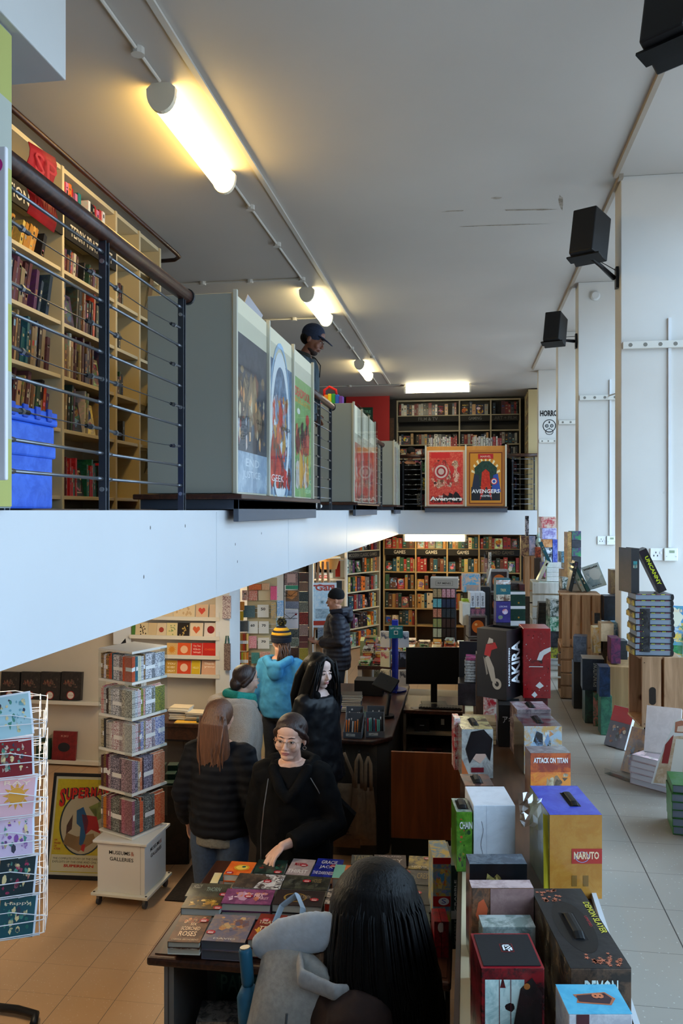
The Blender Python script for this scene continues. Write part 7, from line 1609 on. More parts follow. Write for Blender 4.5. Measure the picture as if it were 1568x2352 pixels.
# boxed games and calendars below the table top
def ptx(s, c, y=.62, wd=.8, hh=.22): return lambda g, w, h: g.text(s, (w*.5, 0, h*y), X1, Z1_, H(c), box=(w*wd, h*hh), center=True, bold=.01)
def lowbox(x, y, z, w, d, h, c, c2, s, tcol, label, rz=0.):
    def dr(g, w_, h_):
        if s: ptx(s, tcol, .3 if h_ < .1 else .62, .8, .3 if h_ < .1 else .16)(g, w_, h_)
    bx_('calendar_box', label, 'boxed calendar', (x, y, z), (w, d, h), c, c2, rz=rz, grp='boxed calendars under the book table', draw=dr)
lowbox(-1.22, 3.55, .181, .2, .16, .16, '1a6a64', '2a7a70', 'CALVIN', 'c0d0c8', 'teal boxed calendar at the bottom of the low pile')
lowbox(-1.23, 3.54, .344, .21, .17, .06, '1f8078', '1a5a60', 'PAPER AIRPLANE', 'c8d8d0', 'teal paper airplane box in the low pile')
lowbox(-1.21, 3.55, .407, .2, .16, .07, 'a8a090', '98907c', 'CAT', '5a4a40', 'cream cat calendar box above the teal ones'); lowbox(-1.19, 3.52, .48, .18, .16, .055, '9a948c', '4a4a4a', 'THE NEW YORKER', '3a3230', 'tilted pale cartoon box topmost on the pile', R(8))
lowbox(-1.2, 3.84, .181, .26, .1, .5, '123a38', '1a4a44', 'PAPER', '4a6a60', 'large dark teal paper airplane box at the back of the shelf')
lowbox(-.98, 3.56, .181, .2, .16, .16, '3a2038', '5a7a20', 'PEANUTS', 'c0b8c0', 'purple and green comic strip calendar box, lowest in its pile')
for i, l in enumerate(('first dark calendar box lying flat above the purple one', 'second dark calendar box lying flat', 'third dark calendar box lying flat under the shaded one')): lowbox(-.97, 3.56, .344+i*.046, .2, .16, .044, '2a2428', '4a4a38', 'PEANUTS', 'a8a090', l)
lowbox(-.97, 3.8, .181, .22, .14, .52, '2c2018', '6a7a2a', 'PEANUTS', 'a09890', 'tall comic strip calendar box behind the flat ones')
# upright games at the table's end
def upr(px0, px1, yt, yb, d, dep, c, c2, label, draw): return pxb(px0, px1, yt, yb, d, dep, c, 'boxed_game', label, 'boxed game', 'boxed games standing on the table end', c2, draw, m=PRINT)
def jig(g, w, h): g.quad((0, 0, h*.9), X1, Z1_, w, h*.1, H('b01c20'), lift=.0006); blobs(g, w, h, 3, ['d8a040', '4a90c0', 'c86040', '9a90c0', 'e0c870'], 26, (.05, .95, .4, .88), (.08, .2), .0006, (0, 0, 0), X1, Z1_); g.quad((0, 0, h*.24), X1, Z1_, w, h*.16, H('b01c20'), lift=.002); g.disc((0, 0, 0), X1, Z1_, w*.6, h*.32, w*.3, h*.06, H('e0e0e0'), lift=.003); g.text('S', (w*.6, 0, h*.29), X1, Z1_, H('283890'), box=(w*.25, h*.07), center=True, lift=.004)
upr(994, 1035, 1970, 2117, 3.78, .2, '6a90b0', 'c8b050', 'colourful jigsaw box with a red band standing at the table end', jig)
upr(997, 1013, 2117, 2205, 3.6, .12, '8a1420', '5a1018', 'narrow dark red box, the one nearer the books', lambda g, w, h: g.disc((0, 0, 0), X1, Z1_, w*.9, h*.85, w*.4, h*.13, H('d8ccc0'), lift=.001)); upr(1014, 1030, 2117, 2205, 3.6, .12, '7c121c', '501018', 'narrow dark red box, the one nearer the manga shelf', lambda g, w, h: g.disc((0, 0, 0), X1, Z1_, w*.12, h*.85, w*.12, h*.13, H('d8ccc0'), lift=.001))
upr(1037, 1053, 1906, 2048, 4.2, .03, '8a8878', '5a5850', 'thin grey glittery game box behind the word game', None)
upr(1036, 1053, 1988, 2180, 3.75, .22, '1c3434', '24403e', 'dark green word game box with side-on white title', lambda g, w, h: (g.text('SCRABBLE', (w*.5+w*.2, 0, h*.62), (0, 0, 1), (-1, 0, 0), H('c8ccc4'), box=(h*.42, w*.3), center=True, bold=.02), g.text('SCRABBLE', (w*.5+w*.2, 0, h*.2), (0, 0, 1), (-1, 0, 0), H('9aa8a0'), box=(h*.3, w*.28), center=True), g.quad((0, 0, h*.36), X1, Z1_, w, h*.1, H('c0c0b8'), lift=.001)))
upr(1005, 1033, 1950, 1968, 4.45, .1, '1c1a1a', '26221f', 'small dark box with a white label at the back of the table end', lambda g, w, h: g.quad((w*.2, 0, h*.8), X1, Z1_, w*.6, h*.15, H('c8c0c0'), lift=.001))
# ------------------------------------------------------------ manga shelf run along the raised floor
RZ = 1.6
rn_ = thing('manga_shelf', 'long cream-topped bookcase dividing the tables from the raised floor', 'bookcase', (-.02, 1.45, 0))
g = MB(); g.box(.0, .05, 0, 7.7, RZ-.03, RZ, H('cdc2a2')); g.build('top_board', CREAM, rn_); g = MB(); g.box(.051, .395, 0, 7.7, RZ-.03, RZ); g.build('brown_top', mat_wood('brown_veneer', H('3a2618'), H('553a26'), 3, .5, 1, False), rn_)
g = MB(); g.box(-.014, -.001, 0, 7.7, RZ-.035, RZ+.002); g.build('edge_strip', DARKWOOD, rn_)
g = MB(); g.box(.36, .395, 0, 7.7, RF+.002, RZ-.031, H('b8b8b8')); g.box(.396, .41, 0, 7.7, RZ-.035, RZ+.02, H('c8ccd0')); g.build('white_side', CREAM, rn_)
g = MB(); g.box(.0, .355, .0, 7.7, 0, RZ-.031, H('2a1e18')); g.build('case_body', MATTE, rn_)
FL3 = [0]
def manga(pxl, pxr, yf, zt, dep, c, c2, label, h=None, draw=None, yb=None, handle=False, top=None, side=None, rz=None, wrap=False, m=GLOSSY, cat='box set', name='manga_box_set', grp='boxed manga sets on the long shelf', z0=None, art_=True, seed=1, pal=None, rounded=.002):
    A = atZ(pxl, yf, zt); B_ = atZ(pxr, yf, zt); u = B_-A; w = u.length; a = math.atan2(u.y, u.x) if rz is None else rz
    z0 = RZ+.0015 if z0 is None else z0; h = zt-z0 if h is None else h
    t = thing(name, label, cat, (A.x, A.y, zt-h), (0, 0, a), grp)
    g = MB(); g.box(0, w, 0, dep, 0, h, H(c), H(c2) if c2 else None)
    if art_: blobs(g, w, h, seed, pal or [c, c2 or c, 'd8d0c8', '2a2a30'], 16, (.05, .95, .05, .95), (.06, .16), .0004, (0, 0, 0), X1, Z1_)
    if draw: draw(g, w, h)
    if side: g.quad((0, dep, 0), (0, -1, 0), Z1_, dep, h, H(side[0]), H(side[1]), lift=.0006)
    if top: g.quad((0, 0, h), X1, Y1, w, dep, H(top[0]), H(top[1]), lift=.0006)
    g.build('slipcase', m, t, bevel=rounded)
    if handle:
        hx, hy = (handle if isinstance(handle, tuple) else (.5, .5)); g = MB(); L = min(dep*.3, .06)
        g.tube([(w*hx, dep*hy-L, h+.002), (w*hx, dep*hy-L*.7, h+.010), (w*hx, dep*hy+L*.7, h+.010), (w*hx, dep*hy+L, h+.002)], [(.011, .0022)]*4, 8, H('0c0c0e'), ref=(1, 0, 0)); g.build('carry_handle', SATIN, t)
        g = MB(); g.quad((w*hx-.018, dep*hy-L-.004, h), X1, Y1, .036, 2*L+.008, H('101014'), lift=.0012); g.build('handle_cutout', MATTE, t)
    return t, w, h, a
def face(seed, *ls):
    def f(g, w, h):
        for (s, x, y, ww, hh, c) in ls: g.text(s, (x*w, 0, y*h), X1, Z1_, H(c), box=(ww*w, hh*h), center=True, lift=.0026, bold=.02)
    return f
# inner row, from the camera end
def rb(g, w, h):
    g.quad((w*.06, 0, h*.3), X1, Z1_, w*.62, h*.6, H('9ab8b8'), H('c8dcd8'), lift=.0006); g.quad((w*.12, 0, h*.1), X1, Z1_, w*.3, h*.35, H('4a8a70'), lift=.001)
    g.poly((0, 0, 0), X1, Z1_, [(w*.52, h*.1), (w*.5, h*.45), (w*.62, h*.82), (w*.8, h*.92), (w*.96, h*.78), (w*.96, h*.1)], H('1a1618'), H('2a1a1c'), lift=.0014); g.disc((0, 0, 0), X1, Z1_, w*.72, h*.84, w*.05, w*.05, H('b06830'), lift=.002)
    for x in (.28, .46): g.quad((w*x, 0, h*.3), X1, Z1_, w*.012, h*.6, H('5a1a24'), lift=.0012)
manga(1105, 1250, 2225, 1.83, .145, '7a141c', '2a1416', 'red and black slipcase with an inset black lid and white emblem', draw=rb, seed=2, pal=['7a141c', '1a1214', 'b84838', '2a1a1c'], top=('8a1420', '8a1420'), side=('7a1c24', '2a1a1a'))
p = atZ(1105, 2225, 1.83)
g = MB(); g.box(.006, .128, .008, .136, 0, .002, H('15171c')); g.quad((.055, .06, .002), X1, Y1, .028, .034, H('8a1a20'), lift=.0004); g.quad((.0565, .0615, .002), X1, Y1, .025, .031, H('101216'), lift=.0007)
for i, (x, y, a, b_) in enumerate(((.06, .066, .004, .02), (.066, .07, .01, .004), (.066, .08, .012, .004), (.07, .062, .004, .024), (.062, .086, .014, .003), (.076, .066, .004, .012))): g.quad((x, y, .002), X1, Y1, a, b_, H('e8ecf0'), lift=.001)
tag(g.build('inner_lid', MATTE, mw=T((p.x, p.y, 1.8312), rz=math.atan2(atZ(1250, 2225, 1.83).y-p.y, atZ(1250, 2225, 1.83).x-p.x))), 'black inset lid with a tiny white emblem on the red slipcase', 'lid')
manga(1108, 1230, 2130, 1.80, .06, '6a7a74', 'a0aca8', 'grey-green set wrapped in clear film behind the red slipcase', top=('7a8a84', 'b0bab6'), seed=3, pal=['5a4a40', '8a9a94', 'c0c8c4'])
manga(1083, 1225, 2040, 1.85, .045, '8a5a3c', '4a3a30', 'box set with a red patterned spine and pale hair artwork', draw=lambda g, w, h: (g.quad((w*.3, 0, 0), X1, Z1_, w*.7, h, H('8a6c68'), H('9a7a74'), lift=.002), g.poly((0, 0, 0), X1, Z1_, [(w*.35, 0), (w*.38, h*.45), (w*.6, h*.72), (w*.85, h*.66), (w*.97, h*.3), (w*.97, 0)], H('a07c58'), H('b08c64'), lift=.003)), top=('c8b0b0', 'a89090'), seed=4, pal=['b04828', '3a3028', '8a8078', 'c05a38'])
manga(1078, 1210, 1985, 1.85, .065, '101214', '16181c', 'black box set with a gold filigree border and title', draw=face(1, ('MAGIC KNIGHT', .5, .5, .5, .05, 'd8d0b0'), ('RAYEARTH', .5, .36, .6, .1, 'e0d8b8')), top=('3a4a5a', '5a6a78'), seed=5, pal=['101214', '8a7840', 'a89858', '16181c'])
def wh(g, w, h):
    g.quad((w*.31, 0, h*.0), X1, Z1_, w*.008, h, H('b8bcc8'), lift=.0006); pts = [(w*.2+w*.03*sin(i*.9), h*(.1+.06*i)) for i in range(12)]
    for i in range(11): a, b_ = pts[i], pts[i+1]; g.poly((0, 0, 0), X1, Z1_, [a, (a[0]+.0012, a[1]), (b_[0]+.0012, b_[1]), b_], H('303038'), lift=.001)
manga(1087, 1183, 1850, 1.82, .19, 'd2d6de', 'c8ccd4', 'plain white slipcase with a thin black squiggle', draw=wh, art_=False, m=SATIN)
manga(1048, 1084, 1865, 1.80, .13, '3c6a1c', '5a8a2a', 'green splattered box set with jagged white lettering', draw=face(1, ('CHAIN', .6, .72, .8, .12, 'd8d8d0')), top=('8a9a90', '5a6a60'), handle=True, seed=6, pal=['142c2c', '5a8a20', 'b85030', '2a4a18'])
manga(1068, 1134, 1805, 1.82, .13, '201c1c', '6a5040', 'film-wrapped dark box set behind the white slipcase', handle=True, seed=7, top=('2a2a30', '7a3a28'), pal=['2a2426', '6a6468', 'a8a4a0'])
def bl(g, w, h):
    g.quad((0, 0, 0), X1, Z1_, w, h, H('b0b0ac'), H('8a8a88'), lift=.0008)
    g.poly((0, 0, 0), X1, Z1_, [(w*.25, h*.3), (w*.12, h*.6), (w*.3, h*.95), (w*.7, h), (w*.98, h*.8), (w*.9, h*.35), (w*.75, h*.5), (w*.45, h*.5)], H('141216'), lift=.003); g.poly((0, 0, 0), X1, Z1_, [(w*.34, h*.4), (w*.4, h*.68), (w*.7, h*.7), (w*.78, h*.45), (w*.58, h*.3)], H('c8a898'), lift=.0026)
    g.poly((0, 0, 0), X1, Z1_, [(0, 0), (0, h*.4), (w*.2, h*.1), (w*.35, 0)], H('b86030'), lift=.003); g.quad((w*.3, 0, h*.12), X1, Z1_, w*.4, h*.1, H('6a1420'), lift=.0034)
manga(1060, 1132, 1675, 1.82, .24, '8a8a88', '6a6a68', 'box set with black hair artwork and a gold film top', draw=bl, handle=True, top=('a89868', '5a4a38'), art_=False)
manga(1043, 1057, 1650, 1.84, .09, 'b0202a', 'c8c0bc', 'thin red and white box standing at the shelf edge', seed=8, pal=['b01c24', 'd8d4d0', '8a1820'])
p = atD(1062, 1625, 4.25)
for i in range(5): bx_('manga_volume', 'cream-paged volume lying flat, %s up, behind the film-topped set' % ORD[i], 'book', (p.x, p.y, RZ+.001+i*.024), (.17, .14, .022), 'c8b898', 'b8a684', grp='flat volumes on the long shelf')
bx_('manga_box_set', 'red-edged white box half behind the black pillar', 'box set', (atD(1111, 1600, 4.6).x, 4.75, RZ), (.07, .12, .24), 'd8d4d0', 'b02838', grp='boxed manga sets on the long shelf')
p = atD(1055, 1600, 5.1)
for i in range(9): bx_('dvd_case', 'clear-edged disc case, %s up in the stack by the monitor' % ORD[i], 'disc case', (p.x+.03+(i % 3)*.004, p.y, 1.74+i*.0168), (.11, .14, .0145), 'a8b0b8' if i < 8 else 'a84878', '3a3e44', grp='disc cases in the stack')
bx_('dark_carton', 'low dark carton under the stack of disc cases', 'carton', (p.x-.01, p.y-.02, RZ), (.2, .2, .135), '1c1a20', '2a2630'); bx_('black_folder', 'upright black folder behind the disc cases', 'folder', (p.x-.005, p.y+.19, RZ), (.18, .02, .36), '1a1c22')
bx_('smoked_box', 'upright smoked plastic box beside the black boxed epic', 'box', (atD(1092, 1580, 4.9).x, 4.9, RZ), (.05, .1, .36), '3a302c', '4a3e38', m=SATIN)
# outer row
def c8(g, w, h): g.quad((w*.12, 0, h*.2), X1, Z1_, w*.2, h*.8, H('4a2028'), lift=.001); g.disc((0, 0, 0), X1, Z1_, w*.5, h*.6, w*.12, h*.1, H('2a5a4a'), lift=.003)
t, w, h, a = manga(1306, 1452, 2330, 1.83, .1, 'b0b0b8', 'c8c8cc', 'sky blue topped box with an ornate brown number eight', draw=c8, top=('4aa8cc', '58b4d4'), seed=10, pal=['8a4a50', 'c8c8cc', '3a4a4a'])
g = MB(); o_ = (w*.5, .05, h); g.poly(o_, X1, Y1, [(-.036, -.014), (.03, -.022), (.045, 0), (.03, .022), (-.036, .014), (-.03, 0)], H('b06848'), lift=.001); g.poly(o_, X1, Y1, [(-.03, -.010), (.028, -.018), (.038, 0), (.028, .018), (-.03, .010)], H('3a2830'), lift=.0014); g.text('8', V(o_)+V((.0, .008, 0)), (0, -1, 0), X1, H('d07850'), box=(.018, .024), center=True, bold=.04, lift=.002); g.build('lid_badge', PRINT, t)
t, w, h, a = manga(1310, 1450, 2225, 1.83, .37, '2a2420', '5a4434', 'long black box set with maple leaves and a carry handle', draw=face(1, ('DEMON', .5, .72, .55, .18, 'c8dcd8')), handle=(.42, .48), top=('15161a', '1c1e22'), side=('3a3028', '8a7a60'), seed=11, pal=['6a4a34', '8a6a50', '3a2a22', 'a0a838'])
g = MB(); rl = random.Random(3)
g.disc((0, 0, h), X1, Y1, w*.45, .18, w*.33, .12, H('0d0c0e'), n=30, lift=.0009)
for i in range(46):
    x, y = (rl.uniform(.05, .5)*w, rl.uniform(.30, .36)) if i < 22 else (rl.uniform(.35, .95)*w, rl.uniform(.01, .06)); s = rl.uniform(.004, .009); ph = rl.uniform(0, 6)
    g.poly((0, 0, h), X1, Y1, [(x+(s if k % 2 else s*.4)*cos(ph+k*pi/5), y+(s if k % 2 else s*.4)*sin(ph+k*pi/5)) for k in range(10)], H('b8694c'), lift=.0014)
g.text('DEMON SLAYER', (w*.86, .22, h), (0, -1, 0), X1, H('c8c040'), box=(.15, w*.12), center=True, bold=.02, lift=.0014); g.text('LIMITED', (w*.73, .2, h), (0, -1, 0), X1, H('c03840'), box=(.05, w*.05), center=True, lift=.0014); g.build('lid_print', PRINT, t)
t, w, h, a = manga(1262, 1382, 1872, 1.86, .27, 'a8702a', 'b07c34', 'ochre box set with a blue top and red title label', draw=lambda g, w, h: (g.quad((w*.42, 0, h*.42), X1, Z1_, w*.58, h*.18, H('a82c24'), lift=.001), g.text('NARUTO', (w*.7, 0, h*.475), X1, Z1_, H('e8c8a0'), box=(w*.48, h*.09), center=True, bold=.03, lift=.002), g.ringd((0, 0, 0), X1, Z1_, w*.62, h*.5, w*.12, w*.13, H('7ab0d8'), asp=.8, lift=.0014), [g.quad((w*x, 0, h*.15), X1, Z1_, w*.1, h*.13, H('7a5828'), lift=.001) for x in (.42, .64)], g.poly((0, 0, 0), X1, Z1_, [(w*.2, 0), (w*.22, h*.08), (w*.32, h*.04), (w*.38, h*.11), (w*.48, h*.05), (w*.58, h*.1), (w*.7, h*.03), (w*.72, 0)], H('1a2030'), lift=.002)), art_=False, handle=(.62, .5), top=('2c3cb8', '3a50c8'), side=('7a7a50', '4a5a48'), rounded=.006)
manga(1218, 1310, 1730, 1.82, .1, 'b85828', '8a3828', 'box set with pale giants and a fiery red and yellow sky', draw=lambda g, w, h: (g.quad((0, 0, h*.3), X1, Z1_, w, h*.35, H('d88838'), H('c86030'), lift=.0008), g.quad((0, 0, 0), X1, Z1_, w, h*.35, H('c8c0b4'), H('b8b0a0'), lift=.001), g.text('ATTACK ON TITAN', (w*.5, 0, h*.82), X1, Z1_, H('e8e8e4'), box=(w*.85, h*.1), center=True, bold=.03, lift=.0026), blobs(g, w, h, 3, ['8a7258', 'c0b090', '5a4a3c', 'a89070'], 16, (.3, .98, .05, .65), (.06, .13), .0012, (0, 0, 0), X1, Z1_)), art_=False, top=('6a6a6c', '8a8a8c'), side=('8a6a50', '5a3a30'))
manga(1203, 1290, 1668, 1.82, .22, 'c8a060', 'a8c0d0', 'box set with spiky pale-haired shouting figures', top=('4a2830', '5a5a5c'), handle=True, seed=13, pal=['c8dce0', '1c1c20', 'c88850', '7a9ac0', 'e0d8c8'], side=('3a3434', '5a5048'))
manga(1187, 1265, 1630, 1.84, .17, '5a4a50', '8a7a78', 'film-wrapped dark box set nearest the red epic box', top=('8a7078', 'a8a0a8'), handle=True, seed=14)
# yellow card and loose film between the rows
g = MB(); g.add([(0, 0, 0), (.02, .0, 0), (.03, .02, .24), (.0, .03, .25)], [(0, 1, 2, 3)], H('c8b830')); o = g.build('yellow_divider', PRINT, mw=T((atZ(1236, 2000, RZ).x, 2.62, RZ+.002))); o.modifiers.new('t', 'SOLIDIFY').thickness = .003; tag(o, 'yellow card standing beside the blue-topped box', 'card')
t = thing('plastic_film', 'torn clear plastic film sticking out of the blue-topped box', 'plastic film', atZ(1243, 1845, 1.86)); g = MB(); rs = random.Random(2); vs = []
for i in range(6):
    for j in range(6): vs.append((-.075*i/5*(1-.1*j/5)+.004*rs.random(), -.02*j/5+.02*rs.random(), .01-.02*j+.012*rs.random()+.012*i/5))
g.add(vs, [(i*6+j, i*6+j+1, (i+1)*6+j+1, (i+1)*6+j) for i in range(5) for j in range(5)]); g.build('film_sheet', mat_glass('crinkled_film', (.9, .94, .96), .25, .08), t, smooth=False)
# black riser, the black epic box and the red one
p = atD(1143, 1590, 4.35)
t = thing('black_riser', 'black upright carton with white katakana under the black boxed epic', 'carton', (atD(1143, 1600, 4.3).x, 4.27, RZ+.0015)); g = MB(); g.box(0, .11, 0, .16, 0, .21, H('0c0d10')); g.text('アキラ', (.02, 0, .12), X1, Z1_, H('c8ccd0'), box=(.085, .035), lift=.001); g.build('carton_body', MATTE, t)
az = 1.8165
ak = thing('manga_box_set', 'large black boxed epic with tall white lettering on its corner face', 'box set', (atD(1163, 1500, 4.27).x, atD(1163, 1500, 4.27).y, az), (0, 0, R(-31)), 'tall epic sets above the long shelf')
w1_, d1_, h1_ = .175, .17, .36
g = MB(); g.M = Matrix.Translation((-w1_, 0, 0))
for b_ in ((0, w1_, 0, .004, 0, h1_), (0, .004, .004, d1_, 0, h1_), (w1_-.004, w1_, .004, d1_, 0, h1_), (.004, w1_-.004, d1_-.004, d1_, 0, h1_), (.004, w1_-.004, .004, d1_-.004, 0, .004)): g.box(*b_, H('0d0e12'))
g.add([(0, 0, h1_), (w1_, 0, h1_), (w1_, d1_*.4, h1_+.002), (0, d1_*.4, h1_+.002)], [(0, 1, 2, 3)], H('0f1014')); g.box(.004, w1_-.004, d1_*.42, d1_-.006, h1_-.06, h1_-.055, H('6a0c12'))
for pts, c in (([(.25, .62), (.32, .78), (.62, .82), (.7, .74), (.5, .7), (.45, .6)], 'b02028'), ([(.35, .78), (.42, .88), (.55, .86), (.56, .78)], 'b8b0a4'), ([(.28, .58), (.4, .62), (.58, .45), (.66, .22), (.5, .25), (.36, .45)], 'a8a298'), ([(.22, .6), (.3, .55), (.38, .35), (.33, .33)], '8a867e')): g.poly((0, 0, 0), X1, Z1_, [(a_*w1_, b_*h1_) for a_, b_ in pts], H(c), lift=.0008)
g.ringd((0, 0, 0), X1, Z1_, w1_*.68, h1_*.22, w1_*.07, w1_*.15, H('a8a298'), asp=1.1, lift=.0012)
g.text('AKIRA', (w1_, d1_*.85, h1_*.19), (0, 0, 1), (0, -1, 0), H('e8eef4'), box=(h1_*.63, d1_*.55), bold=.03, lift=.001)
g.text('KATSUHIRO OTOMO', (w1_, d1_*.2, h1_*.2), (0, 0, 1), (0, -1, 0), H('e8eef4'), box=(h1_*.55, d1_*.09), bold=.03, lift=.001)
g.build('slipcase', mat_attr('lacquered_card', .28, 12, coat=.3), ak)
p = atD(1200, 1595, 4.33)
def redp(g, w, h):
    r_ = random.Random(6)
    for i in range(90): x, y = r_.uniform(.04, .94)*w, r_.uniform(.03, .95)*h; s = r_.uniform(.001, .0045); g.poly((0, 0, 0), X1, Z1_, [(x, y), (x+s, y+s*r_.uniform(-1, 1)), (x+s*.5, y+s*1.5)], H('120c0e' if i % 4 else 'd8d4d4'), lift=.0008)
    g.poly((0, 0, 0), X1, Z1_, [(w*.5, h*.55), (w*.6, h*.66), (w*.75, h*.7), (w, h*.74), (w, h*.68), (w*.75, h*.62), (w*.66, h*.54)], H('dcdcdc'), lift=.0014); g.poly((0, 0, 0), X1, Z1_, [(w*.45, h*.18), (w*.6, h*.24), (w*.75, h*.18), (w*.6, h*.14)], H('dcdcdc'), lift=.0014); g.poly((0, 0, 0), X1, Z1_, [(w*.3, h*.05), (w*.42, h*.1), (w*.52, h*.05), (w*.42, h*.01)], H('dcdcdc'), lift=.0014)
    g.quad((w*.22, 0, h*.45), X1, Z1_, w*.5, h*.01, H('e0e0e0'), lift=.0016); g.quad((w*.25, 0, h*.5), X1, Z1_, w*.45, h*.05, H('1a0c0e'), H('8a1418'), lift=.0014)
g = MB(); g.box(0, .142, 0, .18, 0, .365, H('9c1218'), H('8a0e14')); redp(g, .142, .365)
tag(g.build('manga_box_set', GLOSSY, mw=T((p.x+.002, p.y, az), rz=R(4)), bevel=.003), 'large red boxed epic splattered with black and white ink marks', 'box set', 'tall epic sets above the long shelf')
bx_('stacking_block', 'dark block carrying the red boxed epic', 'block', (p.x+.01, p.y+.02, RZ), (.12, .15, .213), '5a1418', '2a1214')
# things further along the run
def far(px0, px1, yt, yb, d, dep, c, c2, label, name='boxed_game', cat='boxed game', grp='boxes at the far end of the long shelf', draw=None, m=PRINT, rzo=0.): return pxb(px0, px1, yt, yb, d, dep, c, name, label, cat, grp, c2, draw, m, rzo=rzo)
def pump(g, w, h): g.quad((w*.1, 0, h*.08), X1, Z1_, w*.8, h*.84, H('2a1a18'), lift=.0006); g.disc((0, 0, 0), X1, Z1_, w*.5, h*.5, w*.33, h*.3, H('b85a20'), lift=.0014); g.disc((0, 0, 0), X1, Z1_, w*.4, h*.6, w*.08, h*.06, H('e0a060'), n=10, lift=.002)
def trio(s): return lambda g, w, h: (g.quad((0, 0, 0), X1, Z1_, w, h*.3, H('9a5a68'), H('3a2a40'), lift=.0006), g.quad((0, 0, h*.3), X1, Z1_, w, h*.04, H('b08a30' if s == 1 else '2a2a30'), lift=.001), g.text('ONE PIECE', (w*.72, 0, h*.62), (0, 0, 1), (-1, 0, 0), H('3a3a44'), box=(h*.45, w*.45), center=True, bold=.02))
for i, (a_, l) in enumerate(((1080, 'inner'), (1091.5, 'middle'), (1103, 'outer'))): far(a_, a_+10.8, 1361, 1413, 7.1, .15, 'c8ccd2', 'c0c4cc', 'white box set of three with side-on black title, %s one' % l, 'manga_box_set', 'box set', draw=trio(i))
far(1062, 1079, 1386, 1436, 7.05, .2, 'd0d0c8', 'c8c8c0', 'white and cream carton beside the white trio')
far(1076, 1118, 1414.5, 1464, 6.95, .16, '6a625c', '5a524c', 'grey-framed orange globe box directly under the white trio', draw=pump, m=GLOSSY); far(1075, 1118, 1466, 1499, 6.95, .16, '6a625c', '5a524c', 'grey-framed orange globe box, lower one of the pair', draw=pump, m=GLOSSY)
far(1062, 1080, 1377, 1384.5, 7.2, .1, '9ac030', 'a8cc40', 'lime green box top peeping above the cream carton')
far(1063, 1103, 1319, 1360, 7.3, .1, '4a9ac0', 'c8a890', 'sky blue framed picture box above the white trio', draw=lambda g, w, h: g.quad((w*.2, 0, 0), X1, Z1_, w*.7, h*.4, H('b0907c'), H('8a8a90'), lift=.001))
bx_('stacking_block', 'brown carton supporting the sky blue picture box', 'carton', (atD(1065, 1400, 7.4).x, 7.42, RZ), (.15, .12, .472), '4a3a2c', '5a4636')
far(1104, 1124, 1348, 1470, 7.45, .12, '141418', '1c1c20', 'tall black box standing behind the white trio')
far(1123, 1168, 1309, 1361, 7.7, .14, '8a8480', '7a7470', 'upper grey-framed orange globe box near the far wall', draw=pump, m=GLOSSY); far(1123, 1167, 1362.5, 1415, 7.7, .14, '5a524c', '4a443e', 'middle grey-framed orange globe box near the far wall', draw=pump, m=GLOSSY); far(1123, 1167, 1416.5, 1467, 7.7, .14, '4a443e', '3a342e', 'lowest grey-framed orange globe box, mostly hidden', draw=pump, m=GLOSSY)
far(1139, 1172, 1329, 1380, 6.3, .1, '1c5c68', '1a5560', 'tall teal box with brown and white picture bands', draw=lambda g, w, h: (g.quad((0, 0, 0), X1, Z1_, w, h*.28, H('c8c0b0'), H('5a4030'), lift=.001), g.quad((0, 0, h*.74), X1, Z1_, w, h*.2, H('d8dce0'), H('9a6a4a'), lift=.001), g.text('TREK', (w*.5, 0, h*.42), X1, Z1_, H('d8c890'), box=(w*.4, h*.12), center=True)))
far(1139, 1172, 1381.5, 1430, 6.3, .1, '2a2468', '342c78', 'indigo box with round picture spots under the teal one', draw=lambda g, w, h: (g.text('LORCANA', (w*.5, 0, h*.72), X1, Z1_, H('c8c8e0'), box=(w*.55, h*.08), center=True), g.disc((0, 0, 0), X1, Z1_, w*.62, h*.52, w*.2, h*.13, H('c0b8d0'), col2=H('b04030'), lift=.001), g.disc((0, 0, 0), X1, Z1_, w*.3, h*.25, w*.16, h*.1, H('5a8a50'), col2=H('8a4a90'), lift=.001)))
far(1139, 1172, 1431, 1534, 6.3, .12, '1a1a22', '22222c', 'plain dark carton at the bottom of the teal and indigo pile')
for i, (a_, b_, l) in enumerate(((1359, 1391, 'upper'), (1392, 1425, 'middle'), (1426, 1482, 'lower'))): far(1172, 1206, a_, b_, 7.35, .2, '12302a', '183a30', '%s dark green box with a white top edge beyond the red epic' % l, draw=lambda g, w, h: (g.quad((0, 0, h*.8), X1, Z1_, w, h*.2, H('c8ccd0'), lift=.001), g.disc((0, 0, 0), X1, Z1_, w*.55, h*.2, w*.06, w*.06, H('a87830'), lift=.001)))
t = thing('acrylic_holder', 'clear angled leaflet holder with one white card', 'leaflet holder', atD(1104, 1346, 7.6)); g = MB(); g.add([(0, 0, 0), (.1, 0, 0), (.1, .06, .16), (.03, .06, .3)], [(0, 1, 2, 3)], (1, 1, 1)); g.build('clear_panel', ACRYLIC, t); g = MB(); g.add([(.05, .02, .02), (.07, .02, .03), (.1, .05, .16), (.085, .05, .16)], [(0, 1, 2, 3)], H('d8d4cc')); g.build('white_card', PRINT, t)
bx_('stacking_block', 'narrow brown carton under the clear leaflet holder', 'carton', (atD(1103, 1400, 7.66).x, 7.7, RZ), (.09, .1, .488), '3a2e26')
far(1123, 1128, 1269, 1308, 7.75, .05, '15151a', 'c8c0b0', 'thin black and white box standing on the globe boxes')
far(1172, 1192, 1340, 1358, 7.5, .1, '2a2426', '4a4040', 'small dark gadget box on the green pile'); far(1193, 1205, 1342, 1357.5, 7.45, .1, '4a1c20', '2a1a1c', 'small dark red gadget box on the green pile')
